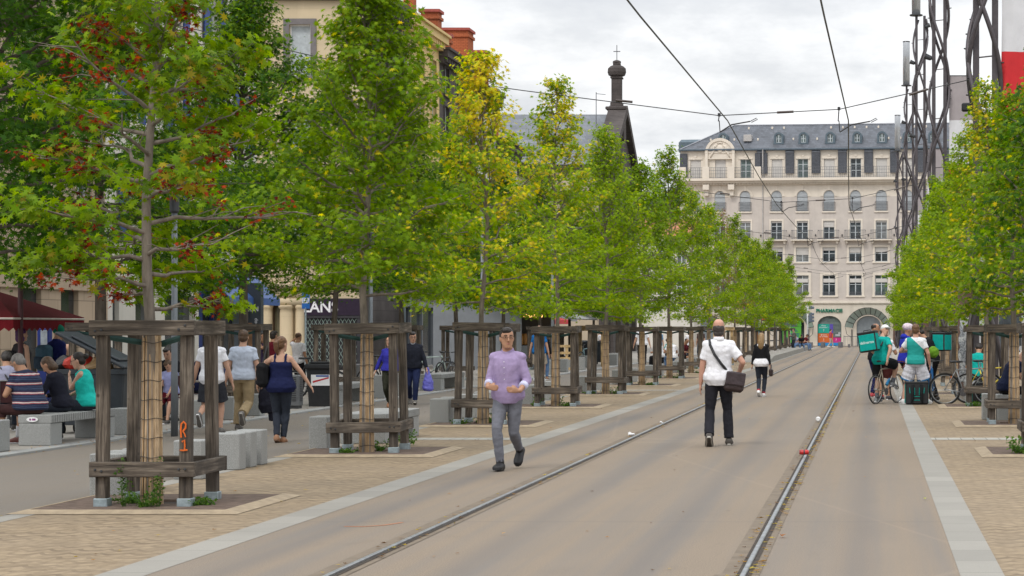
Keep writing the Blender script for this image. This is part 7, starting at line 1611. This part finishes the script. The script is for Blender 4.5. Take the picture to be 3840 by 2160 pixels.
S = MB(); so_ = [(1.0+2.1*i, 1.9+2.1*i, 12.2, 14.3) for i in range(3)]
Sm = Matrix.Translation((W_+.004, 0, 0)) @ Matrix.Rotation(R(90), 4, 'Z'); wall_open(S, 0, 6.5, 0, 15.36, so_ + [(a,b,8.5,10.6) for a,b,c,d in so_]); S.xf(Sm); S.build('basalt_side', BASALT, E2)
for k, (a, b, c, d) in enumerate(so_ + [(a,b,8.5,10.6) for a,b,c,d in so_]): q = MB().box(a, b, .1, .14, c, d); q.xf(Sm); q.build('window', PANE, E2)
C = MB(); C.box(W_, W_+.35, -.3, 6.5, 15.3, 15.62); C.box(W_, W_+.62, -.4, 6.5, 15.62, 15.96)
for i in range(20): C.box(W_+.1, W_+.5, i*.33, i*.33+.17, 15.12, 15.298)
C.build('side_cornice', BASALT, E2)
MB().tube([(W_+.14, 6.35, 0),(W_+.14, 6.35, 15.2)], .06, 8).build('downpipe', M('zinc_pipe', (.2,.25,.27), .5, metal=.4), E2)
# classical ground floor, left of the lattice shutter
G_ = MB(); gw = (u2(1020), u2(1063), .35, 2.72); wall_open(G_, 0, u2(1140), 0, 3.0, [gw], rev=.3); G_.build('ground_floor', YELP if False else CREAMP, E2)
P = MB()
for px_ in (1008, 1078, 1128):
    w_ = .20 if px_ != 1078 else .30
    P.lathe([(w_*1.15,.0),(w_*1.15,.2),(w_*.95,.25),(w_*.92,2.4),(w_*.85,2.55),(w_*1.05,2.6),(w_*1.2,2.72)], 14, (u2(px_), -.12, 0))
P.box(u2(960), u2(1138), -.34, -.002, 2.72, 3.0); P.box(u2(960), u2(1138), -.24, -.002, 3.0, 3.45); P.box(u2(958), u2(1139), -.4, -.002, 3.45, 3.62); P.build('pilasters', CREAMP, E2, True)
o = window(E2, (gw[0]+gw[1])/2, gw[2], gw[3], gw[1]-gw[0], y=.2, mull=0, bars=0, frame=M('brown_frame', (.10,.06,.04), .5), pane=glass('amber_pane', (.16,.15,.10)))
x0, x1 = u2(1141), W_-.02
D = MB(); D.box(x0, x1, -.12, -.004, 2.95, 3.0); D.box(x0, x1, -.12, -.004, 2.18, 2.32); D.box(x0, x0+.08, -.1, -.004, 0, 2.18); D.box(x0+1.25, x0+1.36, -.1, -.004, 0, 2.18); D.box(x1-.3, x1, -.1, -.004, 0, 2.18); D.box(x0, x1, -.02, -.006, 0, 2.95); D.build('dark_shopfront', M('charcoal_shopfront', (.035,.034,.04), .5), E2)
MB().box(x0, x1, -.14, -.125, 2.3, 2.96).build('sign_board', M('aubergine_board', (.022,.012,.03), .4), E2); lettering('JEANS', .62, Matrix.Translation((x0+.62, -.146, 2.62)) @ UP, WHL, E2, name='sign_letters', bold=.012)
Lt = MB(); LM = M('shutter_lattice', (.26,.33,.30), .5, .15, 5, metal=.4)
for (a, b) in ((x0+.09, x0+1.24), (x0+1.37, x1-.31)):
    z = .1
    for s in (-1, 1):
        for i in range(-16, 20):
            c0 = a+i*.16; pts = []
            for t in (0, 2.05):
                pts.append((c0+s*t*.55, .12+t))
            (xa, za), (xb, zb) = pts
            # clip to the opening
            def cl(x, z, xo, zo): 
                if x < a: return (a, z+(zo-z)*(a-x)/(xo-x)) if xo != x else None
                if x > b: return (b, z+(zo-z)*(b-x)/(xo-x)) if xo != x else None
                return (x, z)
            if max(xa, xb) < a or min(xa, xb) > b: continue
            p, q = cl(xa, za, xb, zb), cl(xb, zb, xa, za)
            if p and q: Lt.tube([(p[0], -.07, p[1]), (q[0], -.07, q[1])], .012, 4)
Lt.build('lattice_shutter', LM, E2)
house(90.6, 98.4, 15.95, YELP, YELP, 'yellow plastered house with a dentil cornice right of the basalt one', shopm=GREYSH, awn=None, chim=((7.0, 1.25, .50, .6, 19.6),))
house(98.4, 105, 15.4, BASALT, BASALT, 'dark basalt house between the yellow and the white one', shopm=GREYSH, chim=((3.5, 1.15, .86, .9, 17.6), (6.2, 1.0, .5, .5, 16.8)), roofm=SLATE)
house(105, 113, 14.7, WHITEP, BASALT, 'white house with grey shutters and basalt cornice', shopm=M('white_shop', (.5,.5,.5), .5), awn=(WAWN, 3.3, 1.7), shut=M('grey_shutter', (.25,.26,.28), .7), chim=((5.5, 1.6, 1.45, 1.5, 17.9), (9.0, 1.1, .9, 1.0, 17.2)))
house(113, 120, 12.4, WHITEP, BASALT, 'lower white house with a dark cornice behind the bright yellow tree', shopm=GREYSH, awn=(RAWN, 3.0, 3.2), chim=((6.0, 1.4, .8, .9, 15.6),))
house(120, 131, 11.6, BEIGEP, BASALT, 'beige house between the low white house and the church', shopm=DKF, awn=(GAWN, 3.2, 2.0))
house(158, 178, 9.5, WHITEP, CREAM, 'white low house beyond the church', shopm=GREYSH)
# fascia sign plate hung over the street, blue post sign
e = empty('pole_sign', (wx(1146, 80), 80, .03)); tag(e, 'blue and white sign panel on a pole before the dark shop', 'sign'); MB().lathe([(.035,0),(.035,2.55)], 8).build('pole', GALV, e); b_ = MB().cbox(-.14, .16, -.03, .03, 2.5, 3.0+.15, .008); b_.build('panel', M('sign_blue', (.015,.12,.42), .5), e)
MB().box(-.13, .15, -.034, -.0305, 2.72, 2.93).build('white_band', WHITE, e); lettering('DS', .2, Matrix.Translation((.01, -.036, 2.83)) @ UP, M('sign_blue', (.015,.12,.42)), e)
e = empty('information_column', (wx(945, 66), 66, .03)); tag(e, 'dark information column with white lettering left of the cream shopfront', 'sign'); MB().cbox(-.34, .34, -.14, .14, 0, 3.2, .02).build('panel', M('column_dark', (.05,.06,.07), .35, .25, 2), e)
q = MB().cbox(-.62, -.36, -.1, .1, 0, 3.3, .02); q.build('grey_post', M('column_grey', (.2,.225,.25), .5), e); q = MB().box(-.28, .05, -.148, -.142, .9, 1.9); q.build('poster', M('wood_poster', (.26,.14,.07), .6, .5, 3), e)
lettering('TEEN', .24, Matrix.Translation((-.02, -.147, 2.35)) @ UP, WHL, e); lettering('shop', .16, Matrix.Translation((.16, -.147, 1.9)) @ Matrix.Rotation(R(-90), 4, 'Y') @ UP, WHL, e)
e = empty('ticket_machine', (wx(168, 39.5), 39.5, .03)); tag(e, 'tall blue parking meter behind the walker in the green beanie', 'parking meter'); MB().cbox(-.11, .11, -.1, .1, 0, 1.72, .015).build('body', M('meter_blue', (.012,.03,.20), .4), e); MB().box(-.04, .09, -.106, -.1005, 1.3, 1.68).build('screen', M('meter_screen', (.3,.34,.38), .3, .3, 12), e)
# parasol
e = empty('parasol', (-15.12, 36, .03)); tag(e, 'burgundy market parasol with scalloped valance at the left edge', 'parasol'); BUR = M('burgundy_canvas', (.12,.008,.012), .85, .15, 4, spec=.1); BURT = M('red_canvas_shaded', (.065,.007,.009), .85, .1, 4, spec=.1)  # canopy red is darker: shade of its open inside put into the colour
MB().lathe([(.045,0),(.045,2.6)], 10).build('pole', M('burgundy_pole', (.045,.008,.01), .4), e); MB().cbox(-.3,.3,-.3,.3,0,.08,.02).build('base', DARKM, e)
cv = MB(); q = [(-2.2,-.3,1.92),(.0,-.3,1.92),(.12,2.6,1.92),(-2.2,2.6,1.92)]; ap = (-.9, .9, 2.42)
cv.add(q+[ap], [(0,1,4),(1,2,4),(2,3,4),(3,0,4)]); cv.add([(x, y, z-.02) for x, y, z in q+[ap]], [(1,0,4),(2,1,4),(3,2,4),(0,3,4)]); cv.build('canopy', BURT, e)
vl = MB()
for (a, b) in ((q[0], q[1]), (q[1], q[2])):
    n = 14
    for i in range(n):
        p0 = Vector(a).lerp(Vector(b), i/n); p1 = Vector(a).lerp(Vector(b), (i+1)/n); pm = (p0+p1)/2
        vl.add([p0, p1, p1-Vector((0,0,.20)), pm-Vector((0,0,.26)), p0-Vector((0,0,.20))], [(0,4,3,2,1)])
vl.build('valance', BUR, e)
rb = MB()
for p_ in q: rb.tube([p_, ap], .022, 5)
for i in range(4): rb.tube([q[i], q[(i+1) % 4]], .02, 5)
rb.v = [(x, y, z-.035) for x, y, z in rb.v]; rb.build('ribs', M('rib_cream', (.42,.38,.33), .6), e)
# cafe kiosk in grey with striped awning
e = empty('cafe_kiosk', (-16.2, 85, .03)); tag(e, 'grey cafe kiosk with a warm lit counter and pale striped awning behind the fourth guard', 'kiosk'); m = MB(); m.box(-2.2, 1.5, 0, .12, 0, 3.1); m.box(-2.2, -2.05, .12, 9, 0, 3.1); m.box(-2.2, 1.5, 8.9, 9, 0, 3.1); m.box(1.38, 1.5, .12, 8.9, 0, 1.0); m.box(1.38, 1.5, .12, 8.9, 2.6, 3.1); m.box(-2.3, 1.6, -.1, 9.1, 3.1, 3.25); m.build('walls', GREYSH, e)
a = MB().add([(1.6,.1,2.95),(1.6,8.9,2.95),(3.5,8.9,2.15),(3.5,.1,2.15),(1.6,.1,2.91),(1.6,8.9,2.91),(3.5,8.9,2.11),(3.5,.1,2.11)], [(3,2,1,0),(4,5,6,7),(0,4,7,3),(1,2,6,5)]); a.build('awning', GAWN, e)
lm, nt, bs = newmat('warm_lamp'); bs.inputs['Emission Color'].default_value = (1,.5,.15,1); bs.inputs['Emission Strength'].default_value = 2.5
q = MB()
for i in range(6): q.ell((1.0, 1+i*1.4, 2.3), (.1,.1,.08), 8, 6)
q.build('lamps', lm, e)
q = MB()
for i in range(8): q.cbox(.8, 1.2, .6+i, 1.2+i, 1.02, 1.3+.1*(i % 3), .03)
q.build('goods', M('counter_goods', (.45,.2,.04), .6, .5, 3), e)
# pallet screen
e = empty('pallet_fence', (wx(2127, 83), 83, .03)); tag(e, 'pale wooden pallet standing upright as a terrace screen', 'pallet'); m = MB()
for x in (-.38, -.02, .34): m.cbox(x-.05, x+.05, -.04, .04, 0, 1.06, .008)
for z in (.08, .5, .72, 1.0): m.cbox(-.45, .41, -.065, -.042, z-.05, z+.05, .004)
m.build('boards', NEWW, e)
e = empty('timber_planter', (wx(2220, 92), 92, .03)); tag(e, 'pale timber planter frame beyond the dark bins', 'planter'); m = MB()
for x in (-.55, .5): m.cbox(x-.09, x+.09, -.09, .09, 0, 1.62, .01)
m.cbox(-.75, .7, -.1, .1, 1.62, 1.86, .01); m.build('frame', NEWW, e)
# ---------------------------------------------------------------- church
E = empty('church', (-18.4, 142, 0)); tag(E, 'dark stone church with a slate roof and a tall bell column on its gable', 'church')
N = MB(); N.add([(-25,0,0),(0,0,0),(0,0,13.1),(-25,0,13.1)], [(0,1,2,3)]); N.build('nave_wall', BEIGEP, E); N = MB(); N.add([(-25,14,0),(0,14,0),(0,14,13.1),(-25,14,13.1)], [(3,2,1,0)]); N.build('nave_wall', BEIGEP, E)
N = MB(); N.box(-25, .1, -.35, .2, 12.9, 13.25); N.build('eaves', M('dark_eaves', (.05,.045,.045), .8), E)
N = MB(); N.add([(-25,-.4,13.2),(-.7,-.4,13.2),(-.7,7,17.5),(-25,7,17.5),(-.7,14.4,13.2),(-25,14.4,13.2)], [(0,1,2,3),(3,2,4,5)]); N.build('roof', slate('church_slate', (.105,.115,.13), .4, .3), E)
N = MB(); gp_ = [(-.3,0),(-.3,12.6),(-.6,12.6),(-.6,13.3),(7,17.6),(14.6,13.3),(14.6,12.6),(14.3,12.6),(14.3,0)]; N.prism(gp_, -.7, 0, 'x'); N.build('gable', BASALT, E)
N = MB(); N.prism([(-1.0,13.15),(7,17.5),(15,13.15),(15,13.75),(7,18.15),(-1.0,13.75)], -.9, .45, 'x'); N.box(-.9, .55, -1.0, 15, 12.4, 12.75); N.box(-.8, .35, -.8, 14.8, 11.9, 12.4); N.build('pediment_cornice', BASALT, E)
N = MB()
for y in (.4, 4.6, 9.4, 13.6): N.box(-.1, .3, y-.5, y+.5, 0, 11.9)
N.build('pilasters', BASALT, E)
N = MB().box(-26, -1.2, -.25, -.02, 11.0, 11.4); N.build('string_course', BASALT, E)
for i in range(4): window(E, -3.5-5.2*i, 5.5, 9.5, 1.6, y=-.02, sur=.3, surmat=BASALT, bars=3)
bx = MB(); T = Matrix.Translation((-.35, 7, 0))
bx.box(-.82,.82,-.82,.82,17.2,19.0); bx.box(-1.05,1.05,-1.05,1.05,19.0,19.3) if False else None
bx = MB(); bx.cbox(-.50,.50,-.5,.5,15.6,17.9,.04); bx.cbox(-.62,.62,-.62,.62,17.9,18.15,.05); bx.cbox(-.36,.36,-.36,.36,18.15,18.5,.03); bx.cbox(-.30,.30,-.3,.3,18.5,20.35,.04); bx.cbox(-.36,.36,-.36,.36,20.35,20.5,.03)
bx.lathe([(.30,20.5),(.50,20.62),(.56,20.85),(.54,21.15),(.40,21.32),(.25,21.4)], 14); bx.cbox(-.22,.22,-.22,.22,21.4,21.6,.03); bx.lathe([(.26,21.6),(.24,21.72),(.1,21.8)], 10)
bx.v = [(x*1.22, y*1.22, 15.6+(z-15.6)*.95) for x, y, z in bx.v]; bx.xf(T); bx.build('bell_column', BASALT, E)
N = MB(); N.tube([(-.35,7,21.2),(-.35,7,22.6)], .03, 6); N.box(-.6,-.1,6.98,7.02,22.1,22.16); N.tube([(-1.6,5.0,16.2),(-1.6,5.0,18.9)], .03, 5); N.tube([(-1.6,5.0,18.8),(-1.0,5.6,18.8)], .02, 4); N.build('iron_cross', IRON, E)
# ---------------------------------------------------------------- far right buildings, hill
E = empty('small_house', (wx(2360, 196), 196, 0)); tag(E, 'small white house with an orange tiled roof between the church and the pharmacy block', 'building'); W = MB(); o_ = [(.8+1.9*i, 1.7+1.9*i, z, z+1.5) for i in range(3) for z in (5.0, 8.0)]; wall_open(W, 0, 6.2, 0, 10.6, o_); W.add([(6.2,0,0),(6.2,8,0),(6.2,8,10.6),(6.2,0,10.6)], [(0,1,2,3)]); W.build('wall', WHITEP, E)
for a, b, c, d in o_: window(E, (a+b)/2, c, d, b-a, sur=.14)
MB().add([(-.2,-.3,10.6),(6.4,-.3,10.6),(6.4,4,12.6),(-.2,4,12.6),(6.4,8.3,10.6),(-.2,8.3,10.6)], [(0,1,2,3),(3,2,4,5),(1,4,2)]).build('roof', TILE, E)
E = empty('plaza_building', (8.5, 172, 0)); tag(E, 'pale modern building with dark glass bays behind the plaza at the right edge', 'building'); W = MB(); o_ = [(1.2+4*i, 4.2+4*i, .3, 3.4) for i in range(8)]+[(1.2+4*i, 4.2+4*i, 4.6, 7.4) for i in range(8)]; wall_open(W, 0, 34, 0, 8.6, o_, rev=.5); W.add([(0,0,0),(0,14,0),(0,14,8.6),(0,0,8.6)], [(0,3,2,1)]); W.add([(0,0,8.6),(34,0,8.6),(34,14,8.6),(0,14,8.6)], [(0,1,2,3)]); W.build('wall', plaster('pale_concrete', (.38,.38,.38)), E)
for a, b, c, d in o_: window(E, (a+b)/2, c, d, b-a, y=.4, bars=1, frame=DARKM, pane=PANE)
n = 60; hv = []; hf = []
for j in range(22):
    for i in range(n):
        x = -420+ i*14; y = 620+j*22; a = math.exp(-((x+10)/260)**2)*math.exp(-((y-880)/150)**2)
        hv.append((x, y, -2+62*a+6*noise.noise(Vector((x*.02, y*.02, 0)))*a*2+3.5*abs(noise.noise(Vector((x*.11, y*.11, 3))))*a*2))
for j in range(21):
    for i in range(n-1): k = j*n+i; hf.append((k, k+1, k+n+1, k+n))
m, nt, bs = newmat('wooded_hill'); v = coords(nt); f = nz(nt, v, .12, 5, .7); g = nd(nt, 'ShaderNodeTexVoronoi'); nt.links.new(v, g.inputs['Vector']); g.inputs['Scale'].default_value = .16
nt.links.new(mix(nt, .5, ramp(nt, f, [(.35, (.022,.048,.030)), (.65, (.06,.105,.05))]), ramp(nt, g.outputs['Distance'], [(.1, (.07,.11,.06)), (.8, (.02,.04,.028))])), bs.inputs['Base Color']); bs.inputs['Roughness'].default_value = 1
q = MB().add(hv, hf); struct('hill', q, m, smooth=True)
rr_ = random.Random(7)
wood_ = [tree_geo(161, 13, 2, 5.5, 900, 1.5, pal([(.03,.065,.03), (.045,.085,.035)]), 'simple', .25, 'egg', 26, 3.5, .5)]
wt = make_tree(wood_[0], None, BARK2); us_ = [False]
for i in range(16):
    px_ = 2440+i*15; d_ = 850+rr_.uniform(-30, 30); x = wx(px_, d_); a = math.exp(-((x+10)/260)**2)*math.exp(-((d_-880)/150)**2)
    place(wt, us_, (x, d_, 56*a-4), i*2.0, 'dark tree on the crest of the wooded hill, %s from the left' % ORD[i+1], 'trees on the wooded hill crest', rr_.uniform(.8, 1.2))
